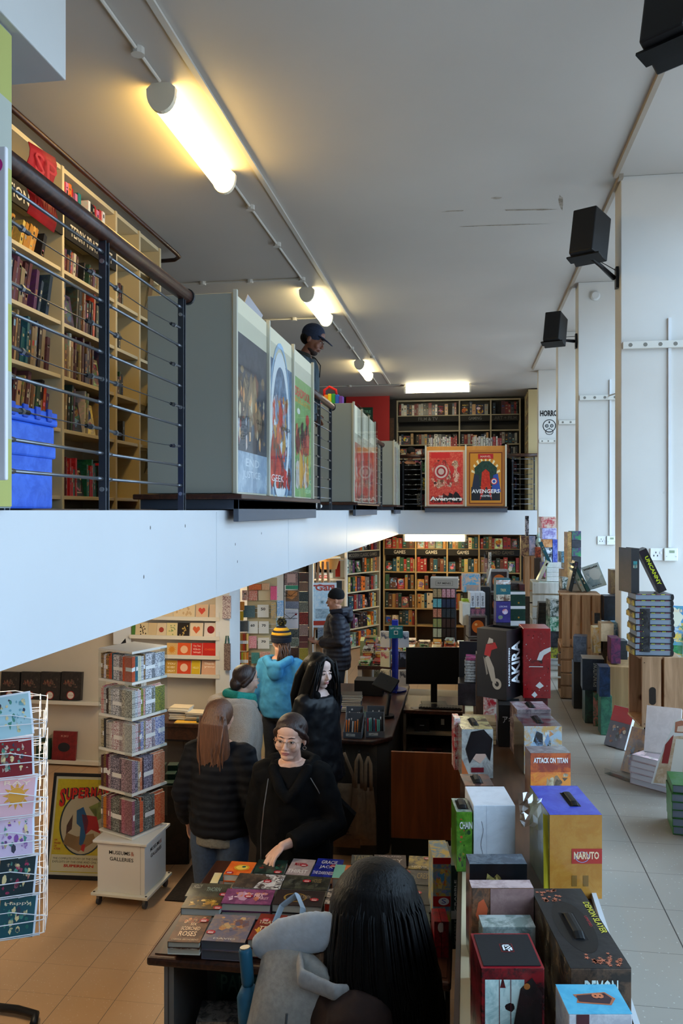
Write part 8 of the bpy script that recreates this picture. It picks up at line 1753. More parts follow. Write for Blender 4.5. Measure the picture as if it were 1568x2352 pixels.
# ------------------------------------------------------------ speakers and pier fittings
def speaker(c, rz, rx, label, mount, sc=1.):
    t = thing('wall_speaker', label, 'loudspeaker', c, group='black wall speakers')
    Q = Matrix.Rotation(rz, 4, 'Z') @ Matrix.Rotation(rx, 4, 'X')
    g = MB(); g.M = Q; w, h, d = .115*sc, .165*sc, .1*sc
    f = [(-w, -d), (w, -d), (w*.72, d), (-w*.72, d)]; vs = [(x, y, z) for z in (-h, h) for x, y in f]
    g.add(vs, [(3, 2, 1, 0), (4, 5, 6, 7)]+[(i, (i+1) % 4, 4+(i+1) % 4, 4+i) for i in range(4)], H('121214')); g.build('cabinet', SATIN, t, bevel=.008)
    g = MB(); g.M = Q; g.box(-w*.94, w*.94, -d-.006, -d-.001, -h*.95, h*.95, H('08080a')); g.build('front_grille', mat_attr('grille_cloth', .9, 200, bump=.5, bscale=900), t, bevel=.004)
    m = V(mount)-V(c); b0 = Q @ V((0, d*.9, -h*.85))
    g = MB(); g.tube([b0, b0.lerp(m, .5)+V((0, 0, -.012)), m+V((-.03, 0, 0))], [.02, .014, .018], 10, H('0c0c0e')); g.build('bracket_arm', SATIN, t, smooth=True)
    g = MB(); g.box(m.x-.02, m.x-.002, m.y-.03, m.y+.03, m.z-.075, m.z+.075, H('0c0c0e')); g.build('wall_plate', SATIN, t)
    g = MB(); p0 = Q @ V((w*.3, d, h*.2)); g.tube([p0, p0.lerp(m, .5)+V((0, .02, -.05)), m+V((-.01, 0, .05))], .003, 6, H('0c0c0e')); g.build('cable', SATIN, t, smooth=True)
    g = MB(); g.M = Q; g.box(-w, w, -d*.2, d*.6, -h-.012, -h-.001, H('0c0c0e')); g.build('cradle', SATIN, t)
speaker(atD(1350, 543, 5.75), R(150), R(14), 'black wall speaker on the second window pier', (1.058, 6.14, 4.46))
speaker(atD(1272, 757, 8.45), R(160), R(18), 'small looking black wall speaker on the third window pier', (1.118, 8.88, 4.56), .95)
speaker(atD(1556, 20, 3.05), R(140), R(12), 'black wall speaker cut off by the top corner of the picture', (1.018, 3.5, 4.5))
for i, (x, y) in enumerate(PIERS[1:]):
    t = thing('slotted_rail', 'white slotted metal rail across the %s window pier' % ORD[i+1], 'rail', (x+.01, y-.002, 3.93), group='slotted rails on the piers')
    g = MB(); g.box(0, WX-x-.02, -.03, 0, 0, .05, H('cfccc4')); g.build('rail_bar', SATIN, t, bevel=.003)
    n = 8
    for k in range(n): g = MB(); g.tube([(.05+k*.1, -.0315, .025), (.05+k*.1, -.03, .025)], .014, 12, H('77746c')); g.build('hole', MATTE, t)
    if i < 3:
        x2, y2 = PIERS[i+2]; t = thing('tie_rod', 'thin pale tie rod running towards the windows from the %s pier rail' % ORD[i+2], 'rod', (x2+.3, y2-.03, 3.97), group='tie rods'); g = MB(); g.tube([(0, 0, 0), (.5, -1.6, .02)], .008, 8, H('b8b4ac')); g.build('rod_body', SATIN, t)
for (pa, pb, Yp, k) in ((1492, 1522, 6.05, 'nearest pier with a lit-up face'), (1371, 1391, 8.8, 'third window pier')):
    q = atY(pa, 1273 if k[0] == 'n' else 1241, Yp-.001); k = 'second window pier' if k[0] == 'n' else k
    t = thing('wall_socket', 'white single wall socket on the %s' % k, 'socket', (q.x, Yp-.001, q.z-.043), group='sockets'); g = MB(); g.box(0, .086, -.012, 0, 0, .086, H('e0e2e4')); g.build('face_plate', SATIN, t, bevel=.004)
    for a_, b_ in ((.035, .05), (.022, .028), (.046, .028)): g = MB(); g.box(a_, a_+.005, -.0135, -.012, b_, b_+.012, H('202226')); g.build('pin_slot', MATTE, t)
    g = MB(); g.box(.065, .077, -.016, -.012, .045, .062, H('f0f0f0')); g.build('switch', SATIN, t)
    t = thing('thermostat', 'white thermostat with a small green-grey display on the %s' % k, 'thermostat', (q.x+.09, Yp-.001, q.z-.045), group='thermostats'); g = MB(); g.box(0, .09, -.028, 0, 0, .09, H('dfe1df')); g.build('casing', SATIN, t, bevel=.005)
    g = MB(); g.box(.034, .068, -.0295, -.028, .056, .074, H('8a9a80')); g.build('display', SATIN, t)
    for a_ in (.012, .074): g = MB(); g.box(a_, a_+.006, -.03, -.028, .03, .034, H('a0a09c')); g.build('button', SATIN, t)
    g = MB(); g.box(0, .02, -.014, 0, 0, 4.0-2.4, H('d4d6d8')); tag(g.build('cable_trunking', SATIN, mw=T((q.x+.12, Yp-.002, q.z+.048))), 'white cable trunking rising from the thermostat on the %s' % k, 'trunking', 'trunkings')
q = atY(1366, 680, 8.8); t = thing('smoke_detector', 'round white detector high on the third window pier', 'detector', (q.x, 8.8, q.z)); g = MB(); g.tube([(0, 0, 0), (0, -.02, 0), (0, -.035, 0)], [.05, .05, .035], 20, H('c4c4c2')); g.build('detector_body', SATIN, t)
q = atY(1240, 940, 14.2)
t = thing('horror_sign', 'black lettered horror sign with a sugar skull painted on the last pier', 'sign', (q.x, 14.198, q.z-.42)); g = MB(); BK = H('1c1c1e'); g.text('HORROR', (0, 0, .30), X1, Z1_, BK, box=(.34, .1), bold=.04, lift=.001)
g.ringd((0, 0, 0), X1, Z1_, .15, .14, .095, .108, BK, lift=.001); g.ringd((0, 0, 0), X1, Z1_, .15, .04, .055, .066, BK, asp=.8, lift=.001)
for x in (.11, .19): g.disc((0, 0, 0), X1, Z1_, x, .14, .028, .03, BK, lift=.0015); g.disc((0, 0, 0), X1, Z1_, x, .14, .016, .018, H('a8a8a8'), lift=.002); g.disc((0, 0, 0), X1, Z1_, x, .14, .007, .008, BK, lift=.0025)
g.poly((0, 0, 0), X1, Z1_, [(.14, .085), (.16, .085), (.15, .115)], BK, lift=.0015)
for k in range(6): g.quad((.11+k*.014, 0, .015), X1, Z1_, .003, .035, BK, lift=.0015)
g.disc((0, 0, 0), X1, Z1_, .15, .2, .012, .02, BK, lift=.0015); g.build('painted_sign', MATTE, t)

# ------------------------------------------------------------ window display on the raised floor
def crate(loc, rz, w, d, h, label, nsl=3, nv=True, col=CRATE, gap=.016, grp='wooden display crates', hand=False):
    """crate with its open side to local -x; slatted front faces -y"""
    t = thing('wooden_crate', label, 'crate', loc, (0, 0, rz), grp); th = .014
    def pl(nm, *b_): g = MB(); g.box(*b_, (.7, .5, .35)); g.build(nm, col, t, bevel=.0015)
    for y in (0, d-th):
        if nv: sw = w/nsl; [pl('slat', i*sw+gap/2, (i+1)*sw-gap/2, y, y+th, 0, h) for i in range(nsl)]
        else: sw = h/nsl; [pl('slat', 0, w, y, y+th, i*sw+gap/2, (i+1)*sw-gap/2) for i in range(nsl)]
    pl('end_board', 0, w, th+.001, d-th-.001, h-th, h-.001) ; pl('end_board', 0, w, th+.001, d-th-.001, .001, th); pl('back_slat', w-th, w, th+.001, d-th-.001, th+.001, h-th-.001)
    if hand: g = MB(); g.tube([(w*.3, -.0012, h*.42), (w*.3, -.0012, h*.42+.001)], .001, 4); g = MB(); g.poly((w*.27, 0, h*.45), X1, Z1_, [(.018*cos(a)+.0, .03*(1 if sin(a) > 0 else -1)+.018*sin(a)) for a in [2*pi*i/24 for i in range(24)]], H('241a12'), lift=.0012); g.build('hand_hole', MATTE, t)
    for (x, z) in ((.02, .02), (.02, h-.03)): g = MB(); g.tube([(x, -.002, z), (x, 0, z)], .003, 6, H('5a4a3a')); g.build('nail', METAL, t)
    return t
FZ = RF+.0015
DKC = mat_wood('dark_crate', H('4a3426'), H('7a6048'), 5, .7)
def at1(px, yb, z): return atZ(px, yb, z)
# omnibus tower nearest the camera
p = atD(1476, 1660, 4.45); cr1 = R(3)
crate((p.x+.01, p.y, FZ), R(-10), .3, .26, .275, 'dark slatted crate on the floor below the omnibus tower', 3, False, DKC)
crate((p.x-.01, p.y+.01, FZ+.277), cr1, .23, .3, .38, 'pale wooden crate with an oval hand hole under the omnibus stack', 2, hand=True)
tp = FZ+.277+.381
bx_('hardback', 'dark red spined hardback standing inside the crate with the hand hole', 'book', (p.x+.05, p.y+.06, FZ+.293), (.03, .15, .28), '6a1018', '7a1a20', rz=cr1, grp='window display books')
z = tp; rs = random.Random(8)
for i in range(10):
    g = MB(); w_, d_, h_ = .2, .17, .0325; c = H('15161c'); g.box(0, w_, 0, d_, h_-.003, h_, c); g.box(0, w_, 0, d_, 0, .003, c); g.box(.003, w_-.006, .004, d_-.004, .003, h_-.003, H('8a98a8'), m=1); g.tube([(w_-.004, 0, h_/2), (w_-.004, d_, h_/2)], [(h_/2, .008)]*2, 10, c, ref=(0, 0, 1))
    for k in range(7): g.quad((.01+k*.025, 0, h_-.003), X1, Z1_, .02, .003, H('c8d020' if k % 2 else '8a2a40'), lift=.0006)
    if i % 2 == 0: g.box(-.008, .0, .01, d_-.01, .002, h_-.002, H('c8b048'), H('2a2420'))
    o = g.build('hardback', [PRINT, MATTE], mw=T((p.x-.03+rs.uniform(-.004, .004), p.y+.04, z+.0008), rz=cr1+rs.uniform(-.02, .02))); tag(o, 'thick black hardback with lime specks, %s up in the window tower' % ORD[i], 'book', 'stacked omnibus books'); z += h_+.001
def stand(px, yb, d, w, dep, h, c, c2, label, ry=0., rz=0., rx=0., draw=None, page='c8ccd4', name='hardback', cat='book', grp='window display books', m=PRINT):
    q = atD(px, yb, d); g = MB(); k = .003; g.box(0, w, 0, k, 0, h, H(c), H(c2)); g.box(0, w, dep-k, dep, 0, h, H(c), H(c2)); g.box(w-k, w, k, dep-k, 0, h, H(c)); g.box(.003, w-k, k, dep-k, .003, h-.003, H(page), m=1)
    if draw: draw(g, w, h)
    return tag(g.build(name, [m, MATTE], mw=T((q.x, q.y, q.z+.001), rz=PSI+rz, rx=rx, ry=ry)), label, cat, grp)
q = atD(1452, 1372, 4.5)
g = book_mesh(.045, .16, .245, '1a1a1e', rs=rs, face=True); tag(g.build('hardback', [PRINT, MATTE], mw=T((q.x+.02, q.y+.03, z+.002), rz=R(14))), 'upright black hardback with its pages turned out, on top of the tower', 'book', 'window display books')
g = MB(); g.box(-.022, .022, 0, .16, 0, .25, H('14141a'), H('2a1a2a')); g.text('UNCANNY', (.007, 0, .06), (0, 0, -1), X1, H('c8d820'), box=(.17, .026), bold=.03, lift=.001) if 0 else g.text('UNCANNY', (-.008, 0, .21), (0, 0, -1), X1, H('c8d820'), box=(.17, .02), bold=.03, lift=.001)
tag(g.build('hardback', PRINT, mw=T((q.x+.165, q.y+.03, z+.012), rz=R(-4)) @ Matrix.Rotation(R(-25), 4, 'Y')), 'leaning black hardback with a lime lettered spine on top of the tower', 'book', 'window display books')
stand(1463, 1497, 4.5, .065, .03, .235, '2a2c30', '4a4e54', 'grey hardback with a pale swirl propped against the omnibus stack', rz=R(-20), page='dcdcdc')
q = atD(1530, 1490, 4.9)
for i, (dx, c1, c2, l) in enumerate(((0, '5aa0d8', 'c8e0f0', 'blue and white'), (.05, '3a8a58', 'a8d080', 'green and yellow'), (.12, '6ab0c8', '3a7a58', 'turquoise'))): g = MB(); g.box(0, .17, 0, .02, 0, .24, H(c1), H(c2)); art(g, (0, 0, 0), X1, Z1_, .17, .24, rs, c1, [c1, c2, 'e8f0e0', 'f0d860']); tag(g.build('picture_book', PRINT, mw=T((q.x-.02+dx, q.y+.15-dx*.8, z-.36-.08*i), rz=R(-20), rx=R(-15))), '%s picture book leaning in the bright window gap' % l, 'book', 'window picture books')
t = thing('book_easel', 'clear plastic book easel beside the omnibus tower', 'book easel', (p.x+.19, p.y+.02, tp)); g = MB(); g.add([(0, 0, .001), (.1, .0, .001), (.1, .08, .001), (0, .08, .001), (0, .02, .02), (.1, .02, .02), (.1, .1, .16), (0, .1, .16)], [(0, 1, 2, 3), (4, 5, 6, 7)]); g.build('clear_panel', ACRYLIC, t)
# white book leaning, white piles, standee, green pile
t = stand(1478, 1725, 4.25, .17, .028, .24, 'c8c0c0', 'd0c8c8', 'white hardback leaning back on a clear easel below the crate', rz=R(-28), rx=R(-28), page='e8e8ea')
def pile(px, yb, n, w, d, th, c, c2, label, rz, pg='c8ccd0', z0=FZ, jit=.006, spine=None, m=PRINT):
    q = atZ(px, yb, RF); z = z0
    for i in range(n):
        g = MB(); g.box(0, w, 0, d, 0, .0025, H(c)); g.box(0, w, 0, d, th-.0025, th, H(c), H(c2)); g.box(0, .0025, 0, d, .0025, th-.0025, H(spine or c)); g.box(.0026, w-.004, .004, d-.004, .0025, th-.0025, H(pg), m=1)
        if i == n-1: art(g, (0, 0, th), X1, Y1, w, d, rs, c, [c, c2, 'e8e8d8', c2], title=False)
        o = g.build('hardback', [m, MATTE], mw=T((q.x+rs.uniform(-jit, jit), q.y+rs.uniform(-jit, jit), z+.0006), rz=rz)); tag(o, label % ORD[i], 'book', 'piled window books'); z += th+.001
pile(1448, 1800, 5, .3, .22, .03, 'c8b8bc', 'b0a0a4', 'pale pinkish hardback, %s up in the pile in front of the standee', R(-42), 'd8d4d8')
pile(1543, 1918, 6, .24, .2, .036, '2c6428', '183c28', 'green hardback, %s up in the pile at the edge of the picture', R(-6), '707888', spine='3a7a34')
q = atD(1495, 1800, 4.05)
st = thing('cardboard_standee', 'cardboard standee of a figure in a long cream coat behind the green books', 'standee', (q.x, q.y, q.z), (R(-12), 0, R(-5)))
def P_(pts, c, l, c2=None): g.poly((0, 0, 0), X1, Z1_, pts, H(c), H(c2) if c2 else None, lift=l)
g = MB(); ol = [(0, 0), (.03, .1), (.07, .2), (.1, .26), (.12, .31), (.15, .32), (.18, .3), (.24, .26), (.3, .1), (.32, 0)]
g.add([(x, 0, y) for x, y in ol]+[(x, .004, y) for x, y in ol], [tuple(reversed(range(10))), tuple(range(10, 20))]+[(i, (i+1) % 10, 10+(i+1) % 10, 10+i) for i in range(10)], H('d8d4d0'))
P_([(.01, .005), (.04, .1), (.08, .2), (.1, .23), (.18, .24), (.24, .2), (.29, .1), (.31, .005)], 'b89878', .001, 'cdb49a'); P_([(.08, .01), (.12, .22), (.16, .22), (.14, .01)], 'd8d0c4', .0014); P_([(.15, .01), (.16, .22), (.17, .22), (.18, .01)], '7a3828', .0018, 'a05a40'); P_([(.07, .19), (.11, .24), (.08, .1), (.05, .1)], '8a2a28', .0018); P_([(.115, .25), (.12, .3), (.15, .31), (.175, .29), (.17, .25)], 'a86a50', .001); P_([(.125, .255), (.13, .28), (.155, .285), (.16, .255)], 'd8bca8', .0015)
g.build('printed_card', PRINT, st)
# leaning pair in clear holders
t = thing('book_easel', 'clear plastic easel holding the leaning red and blue books', 'book easel', atZ(1440, 1790, RF), (0, 0, R(-52))); g = MB(); g.box(-.13, .05, -.03, .01, .0, .003); g.box(-.13, .05, -.033, -.03, .0, .03); g.add([(-.13, .01, .003), (.05, .01, .003), (.05, .09, .2), (-.13, .09, .2)], [(0, 1, 2, 3)]); g.build('clear_panel', ACRYLIC, t)
for i, (px, yb, c, c2, l) in enumerate(((1386, 1712, 'a82820', '6a6468', 'red topped battle scene hardback leaning in a clear holder'), (1424, 1772, 'b89068', '8a7a70', 'tan hardback with a bright blue spine leaning in a clear holder'))):
    q = atZ(px, yb, RF); g = MB(); w_, h_ = .15, .25; g.box(0, w_, 0, .024, 0, h_, H(c if i else '6a6468'), H(c2)); g.quad((0, 0, h_*(.62 if i == 0 else 0)), X1, Z1_, w_, h_*.38, H(c), lift=.0006) if i == 0 else None
    blobs(g, w_, h_, 30+i, ['8a8e94', '5a5450', 'c8b8a0', '6a7a90', 'a86a50'], 16, (.08, .92, .08, .6), (.05, .12), .001, (0, 0, 0), X1, Z1_)
    g.box(w_, w_+.0015, 0, .024, 0, h_, H('1c3c9c' if i else 'd8d4d0')); g.box(0, w_, .001, .023, h_, h_+.001, H('c8d0e0'))
    tag(g.build('hardback', GLOSSY, mw=T((q.x, q.y, FZ+.006), rz=R(-48), rx=R(-24))), l, 'book', 'leaning window books')
# row of boxed books along the edge of the raised floor
row = [(1295, 1322, 1527, 1562, 'c8ccd8', 'd8dce4', 'white paged pile of three on the floor by the far crates', .12), (1309, 1325, 1532, 1604, '2a6a9a', 'c8a070', 'blue box with a coiled creature shape facing the aisle', .1), (1326, 1343, 1548, 1618, '16181c', '202428', 'black slipcase, the one touching the blue box', .1), (1344, 1361, 1560, 1632, '1a1816', '28221e', 'black slipcase with a brown spine', .1),
       (1345, 1372, 1574, 1650, '121a1e', '1c2a30', 'black slipcase with a faint teal spine', .1), (1362, 1376, 1592, 1668, '2a5a40', 'b86858', 'green edged graphic novel box with a crowded cover', .1), (1374, 1389, 1604, 1675, '9a6a58', 'd8c0a0', 'comic box with a busy orange and white cover', .1)]
for (a_, b_, yt, yb, c, c2, l, dep) in row: d_ = (2.8-RF)*F/(yb-CY); pxb(a_, b_, yt, yb, d_, dep, c, 'boxed_book', l, 'boxed book', 'boxed books along the window edge', c2, m=PRINT, rzo=R(-16))
for (a_, b_, yt, yb, dd, c, c2, l, s__, rzo) in ((1389, 1402, 1607, 1676, 0, 'd8dadc', 'd0d2d6', 'white spined comic box, the inner one of two', 'ONE PIECE', 0), (1403, 1415, 1611, 1664, .12, 'd0d4d8', 'c8ccd0', 'white spined comic box, the outer one of two', 'ONE PIECE', 0)):
    pxb(a_, b_, yt, yb, (2.8-RF)*F/(yb-CY)+dd*0, .09, c, 'manga_box_set', l, 'box set', 'boxed books along the window edge', c2, lambda g, w, h, s__=s__: g.text(s__, (w*.75, 0, h*.5), (0, 0, 1), (-1, 0, 0), H('202430'), box=(h*.6, w*.5), center=True, bold=.02), m=PRINT)
pxb(1316, 1345, 1461, 1520, 6.0, .12, '3a404c', 'boxed_book', 'slate grey slipcase with a tan spine standing above the black ones', 'boxed book', 'boxed books along the window edge', '505864', m=PRINT, rzo=R(-20)); bx_('riser_block', 'low dark riser under the slate grey slipcase', 'riser', (atD(1318, 1520, 6.02).x, atD(1318, 1520, 6.02).y+.02, FZ), (.16, .12, .345), '2a2826')
pxb(1337, 1385, 1513, 1585, 5.6, .16, '14161c', 'boxed_book', 'black slipcase with a side-on title and beige top', 'boxed book', 'boxed books along the window edge', '1c2028', lambda g, w, h: (g.text('FOUNDATIONS', (w*.72, 0, h*.5), (0, 0, 1), (-1, 0, 0), H('8a8478'), box=(h*.75, w*.22), center=True, bold=.02), g.quad((0, 0, h), X1, Y1, w, .16, H('8a8074'), lift=.001)), m=PRINT, rzo=R(-12))
bx_('riser_block', 'low green-edged riser under the beige-topped slipcase', 'riser', (atD(1340, 1585, 5.62).x+.01, atD(1340, 1585, 5.62).y+.01, FZ), (.14, .14, .23), '24302a', '2a4a38')
pxb(1376, 1400, 1532, 1600, 5.3, .13, '0f1a2c', 'boxed_book', 'midnight blue slipcase beside the wooden riser', 'boxed book', 'boxed books along the window edge', '182c48', m=PRINT, rzo=R(-10)); bx_('riser_block', 'green riser under the midnight blue slipcase', 'riser', (atD(1378, 1600, 5.32).x+.005, atD(1378, 1600, 5.32).y+.01, FZ), (.07, .12, .252), '3a6a50', '2a5040')
# plain wooden riser and the books on it
q = atD(1403, 1668, 5.45); tt_ = thing('wooden_riser', 'plain tan wooden riser box under the dark boxed books', 'riser', (q.x-.02, q.y, FZ), (0, 0, R(-8))); g = MB(); g.box(0, .22, 0, .4, 0, .42, (.6, .4, .3)); g.build('riser_body', mat_wood('tan_board', H('8a6840'), H('a88458'), 3, .6), tt_, bevel=.003)
RT = FZ+.422
for (a_, b_, yt, yb, d_, c, c2, l) in ((1403, 1424, 1466, 1524, 5.5, '3a2440', '6a2a4a', 'purple hardback with pink flourishes on the riser edge'), (1408, 1420, 1470, 1518, 5.62, '20302a', '8a8470', 'dark portrait book behind the purple one'), (1422, 1440, 1472, 1520, 5.7, '14161a', '202226', 'black book at the back of the wooden riser'),
                                      (1380, 1408, 1432, 1473, 5.9, 'a89070', 'b89c7c', 'flat beige slipcase above the purple book'), (1409, 1440, 1431, 1464, 5.95, '4a8ab0', 'c8d8e0', 'blue and white illustrated box beside the beige slipcase'),
                                      (1387, 1412, 1369, 1426, 6.2, '10141c', '1a2230', 'midnight slipcase with a gold mark on top of the pile'), (1413, 1437, 1368, 1424, 6.25, '12161e', '181e2a', 'black slipcase with a white mark on top of the pile'), (1403, 1419, 1309, 1366, 6.5, '6a5038', '8a7048', 'brown slipcase at the very top of the pile'), (1420, 1437, 1311, 1367, 6.5, '1c5a60', '2a7a78', 'teal slipcase at the very top of the pile'), (1378, 1389, 1370, 1425, 6.4, '2a2a2e', '4a4440', 'thin dark book beside the midnight slipcase'), (1363, 1379, 1442, 1500, 6.0, 'd8b868', 'e0dcd0', 'white and amber book leaning by the slatted crate'), (1365, 1377, 1408, 1432, 6.3, '2a2c30', '3a3c40', 'small dark sign box beside the slatted crate')):
    pxb(a_, b_, yt, yb, d_, .14, c, 'boxed_book', l, 'boxed book', 'boxed books on the wooden riser', c2, m=PRINT, rzo=R(-8))
for i, (px, d_, z0_, z1_) in enumerate(((1385, 5.98, RT-.4, 1.85), (1408, 6.3, RT-.1, 2.02), (1410, 6.42, FZ, 1.95), (1405, 6.56, FZ, 2.12))):
    a_ = atD(px, 1400, d_); bx_('display_step', 'brown display step, %s back behind the wooden riser' % ORD[i], 'riser', (a_.x, a_.y+.02, FZ), (.13, .1, z1_-FZ-.003), '4a3a2a', '3a2e22', rz=PSI, grp='display steps')
# slatted crates further back
q = atD(1297, 1470, 6.35)
crate((q.x-.03, q.y, FZ), R(-2), .3, .34, .40, 'knotty crate with horizontal slats at the bottom of the middle tower', 4, False); crate((q.x-.03, q.y, FZ+.402), R(-2), .3, .34, .40, 'knotty crate standing on end with upright slats', 4)
CT = FZ+.402+.402
for (px, yb, ry, h_, c, c2, l) in ((1309, 1362, 12, .24, '23282c', '3a3e44', 'thin dark book leaning one way on the upright-slat crate'), (1352, 1358, -28, .25, '1c4a48', '2a6058', 'dark green hardback leaning on the upright-slat crate'), (1340, 1355, -24, .2, '8a8e84', 'a8aca0', 'grey hardback tucked under the leaning green one')):
    a_ = atD(px, yb, 6.5); g = book_mesh(.028, .17, h_, c, rs=rs, face=True); tag(g.build('hardback', [PRINT, MATTE], mw=T((a_.x, a_.y, CT+.008), ry=R(ry))), l, 'book', 'books leaning on the slatted crate')
a_ = atD(1362, 1362, 6.6); g = MB(); g.box(0, .14, 0, .03, 0, .19, H('c0d4dc'), H('a8c8d8')); art(g, (0, 0, 0), X1, Z1_, .14, .19, rs, 'c0d4dc', ['a8c0c8', 'd8e4e8', '90b0c0']); tag(g.build('hardback', PRINT, mw=T((a_.x-.03, a_.y, CT+.004), rz=R(-10), ry=R(-20))), 'pale blue map covered book leaning past the crate', 'book', 'books leaning on the slatted crate')
q = atD(1232, 1430, 8.2); WCR = mat_wood('white_crate', H('b8b8b0'), H('d4d4ce'), 4, .6, knots=False)
for k in range(2): crate((q.x-.04, q.y, FZ+k*.37), 0, .3, .36, .368, 'white painted slatted crate, %s of the two' % ['lower', 'upper'][k], 3, False, WCR)
WT = FZ+.74
for i in range(4): bx_('paperback', 'white edged paperback, %s up on the white crates' % ORD[i], 'book', (q.x+.1, q.y+.05, WT+i*.046), (.17, .14, .044), 'd8d8d4', 'c8c8c8', grp='books on the white crates')
for (px, ry, c, l) in ((1236, 26, 'c8c4b8', 'cream book leaning against the white edged paperbacks'), (1262, -24, '1c4a58', 'teal book leaning away from the pale block')): g = book_mesh(.03, .14, .22, c, rs=rs, face=True); a_ = atD(px, 1320, 8.2); tag(g.build('paperback', [PRINT, MATTE], mw=T((a_.x, a_.y, WT+(.008 if px < 1250 else .192)), ry=R(ry))), l, 'book', 'books on the white crates')
for i in range(9): bx_('paperback', 'dark paperback, %s up in the leaning black stack before the white crates' % ORD[i], 'book', (q.x-.02+i*.002, q.y-.3, FZ+.25+i*.035), (.1, .16, .0335), '1c1a18', '2c2824', grp='black stack by the white crates')
bx_('dark_carton', 'dark carton carrying the leaning black stack', 'carton', (q.x-.03, q.y-.32, FZ), (.13, .2, .247), '2a2824', '1c1a18')
for i, (yt, yb, c, c2, l) in enumerate(((1378, 1416, '3a4a40', 'c8ccc8', 'grey and dark green box'), (1417, 1450, '2a7a58', 'c8d8c8', 'bright green and white box'), (1451, 1486, '1c1c20', '3a3a40', 'black paper pile'), (1487, 1512, 'a8a430', '2a2a30', 'yellow based pile'))): pxb(1263, 1284, yt, yb, 7.7, .16, c, 'carton', l+' in the tower before the white crates', 'carton', 'carton tower before the white crates', c2, m=PRINT)
q = atD(1203, 1368, 9.4); crate((q.x, q.y, FZ+.47), 0, .14, .28, .46, 'brown crate on end carrying the decorated tins', 2); bx_('dark_carton', 'tall dark carton under the brown crate with tins', 'carton', (q.x, q.y, FZ), (.15, .28, .466), '2a221c', '3a2e24')
KT = FZ+.93
for (px, w_, h_, c, c2, l) in ((1197, .09, .22, '5a3a34', 'a88a60', 'brown decorated tin with an oval face panel'), (1216, .07, .22, '8a98c0', 'c8c0d8', 'lilac and blue decorated tin')): a_ = atD(px, 1280, 9.35); bx_('tin', l, 'tin', (a_.x, q.y+.04, KT+.001), (w_, .08, h_), c, c2, grp='tins on the brown crate')
a_ = atD(1207, 1236, 9.38); bx_('boxed_game', 'narrow black box standing on the decorated tins', 'boxed game', (a_.x, q.y+.06, KT+.223), (.04, .05, .23), '14141a', 'c8c0c8')
vz = thing('figurine', 'pale mint animal figurine on a brown gift box', 'figurine', (atD(1236, 1270, 9.3).x+.01, q.y+.05, KT+.105)); g = MB(); g.ell((0, 0, .05), (.032, .03, .05)); g.ell((0, -.005, .12), (.022, .024, .026)); g.ell((-.012, 0, .15), (.005, .004, .014)); g.ell((.012, 0, .15), (.005, .004, .014)); g.build('figurine_body', mat_plain('mint_ceramic', H('a8c8c4'), .3), vz, smooth=True, vox=.004, sm=2)
bx_('gift_box', 'small brown and orange gift box below the mint figurine', 'gift box', (vz.location.x-.04, q.y, KT-.02), (.08, .08, .12), '5a2a1c', 'b85838')
bx_('dark_carton', 'brown carton carrying the small gift box', 'carton', (vz.location.x-.05, q.y-.01, FZ), (.1, .12, KT-FZ-.024), '3a2e24')
def cl(px0, px1, yt, yb, d_, c, c2, l, dr=None): pxb(px0, px1, yt, yb, d_, .12, c, 'boxed_game', l, 'boxed game', 'boxed games stacked by the far piers', c2, dr, m=PRINT)
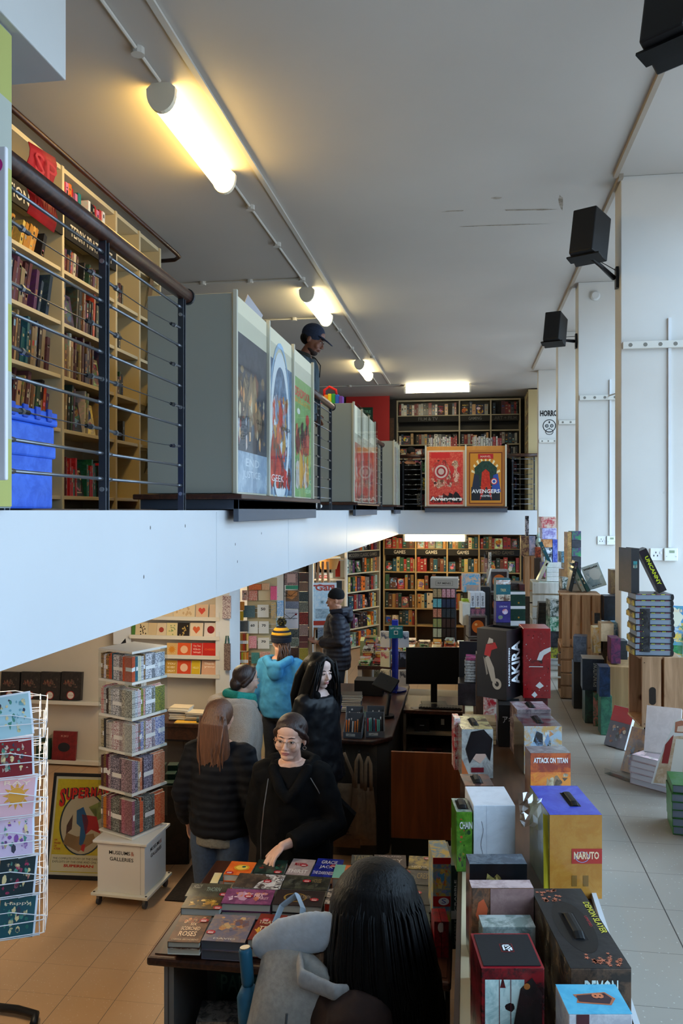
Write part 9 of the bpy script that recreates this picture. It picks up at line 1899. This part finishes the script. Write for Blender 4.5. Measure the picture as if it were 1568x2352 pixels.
for (a0, a1, yt, yb, c, c2, l) in ((1243, 1277, 1187, 1212.5, 'b04048', 'c8b0a0', 'red game box at the very top of the stack by the far pier'), (1245, 1278, 1213.3, 1238, '8078b0', 'b8b8d8', 'lilac game box second from the top by the far pier'), (1247, 1268, 1239, 1257, 'a86a38', 'c89868', 'orange game box third from the top by the far pier'), (1248, 1267, 1258, 1291, '14161c', 'c8d0dc', 'black and white disc cases side-on by the far pier'), (1269, 1280, 1239, 1291, '2a3c98', '6a7ac0', 'tall blue game box by the far pier'), (1246, 1283, 1292, 1312, '20286a', '303c90', 'navy game boxes under the blue ones'), (1250, 1268, 1313, 1326, 'b85060', '4a50a0', 'pink and blue game box low in the far stack')): cl(a0, a1, yt, yb, 8.6, c, c2, l)
a_ = atD(1246, 1330, 8.62); bx_('dark_carton', 'brown carton holding up the game stack by the far pier', 'carton', (a_.x, a_.y, FZ), (.19, .12, a_.z+.02-FZ), '5a4632', '4a3a2a', rz=PSI)
for i, (yt, yb, c, c2) in enumerate(((1220, 1240, '4a3a68', '3a8a58'), (1240.6, 1258, '30343c', '3a3e48'), (1258.6, 1278, '4a3a68', '3a8a58'), (1278.6, 1300, '30343c', '2a2e38'), (1300.6, 1340, '26262c', '30303a'))): cl(1313, 1334, yt, yb, 7.6, c, c2, '%s film-wrapped card game box, %s down in the stack on the gold-sided pile' % (cname(c), ORD[i]))
cl(1303, 1312, 1222, 1340, 7.6, '8a6a40', 'b89058', 'thin gold wrapped pack beside the film-wrapped stack'); a_ = atD(1303, 1340, 7.62); bx_('dark_carton', 'brown carton under the film-wrapped stack', 'carton', (a_.x, a_.y, FZ), (.13, .12, a_.z-.004-FZ), '5a4632', rz=PSI)
for (px, yt, yb, c, c2, l, d_) in ((1289, 1267, 1292, '6a98b0', '20282c', 'small blue picture in a dark frame by the film-wrapped stack', 7.9), (1296, 1293, 1306, '2a2422', '8a6a60', 'round-portrait card box below the small blue picture', 7.9), (1291, 1327, 1352, '203a34', 'c8ccc8', 'dark green and white box beside the leaning plate', 7.4)): cl(px, px+15, yt, yb, d_, c, c2, l)
a_ = atD(1291, 1352.5, 7.42); bx_('dark_carton', 'dark carton below the green and white box by the leaning plate', 'carton', (a_.x, a_.y, FZ), (.06, .1, a_.z-.003-FZ), '4a3a2c', rz=PSI); a_ = atD(1289, 1307, 7.92); bx_('dark_carton', 'cardboard carton below the small blue picture', 'carton', (a_.x, a_.y, FZ), (.08, .1, a_.z-.003-FZ), '8a6440', rz=PSI)
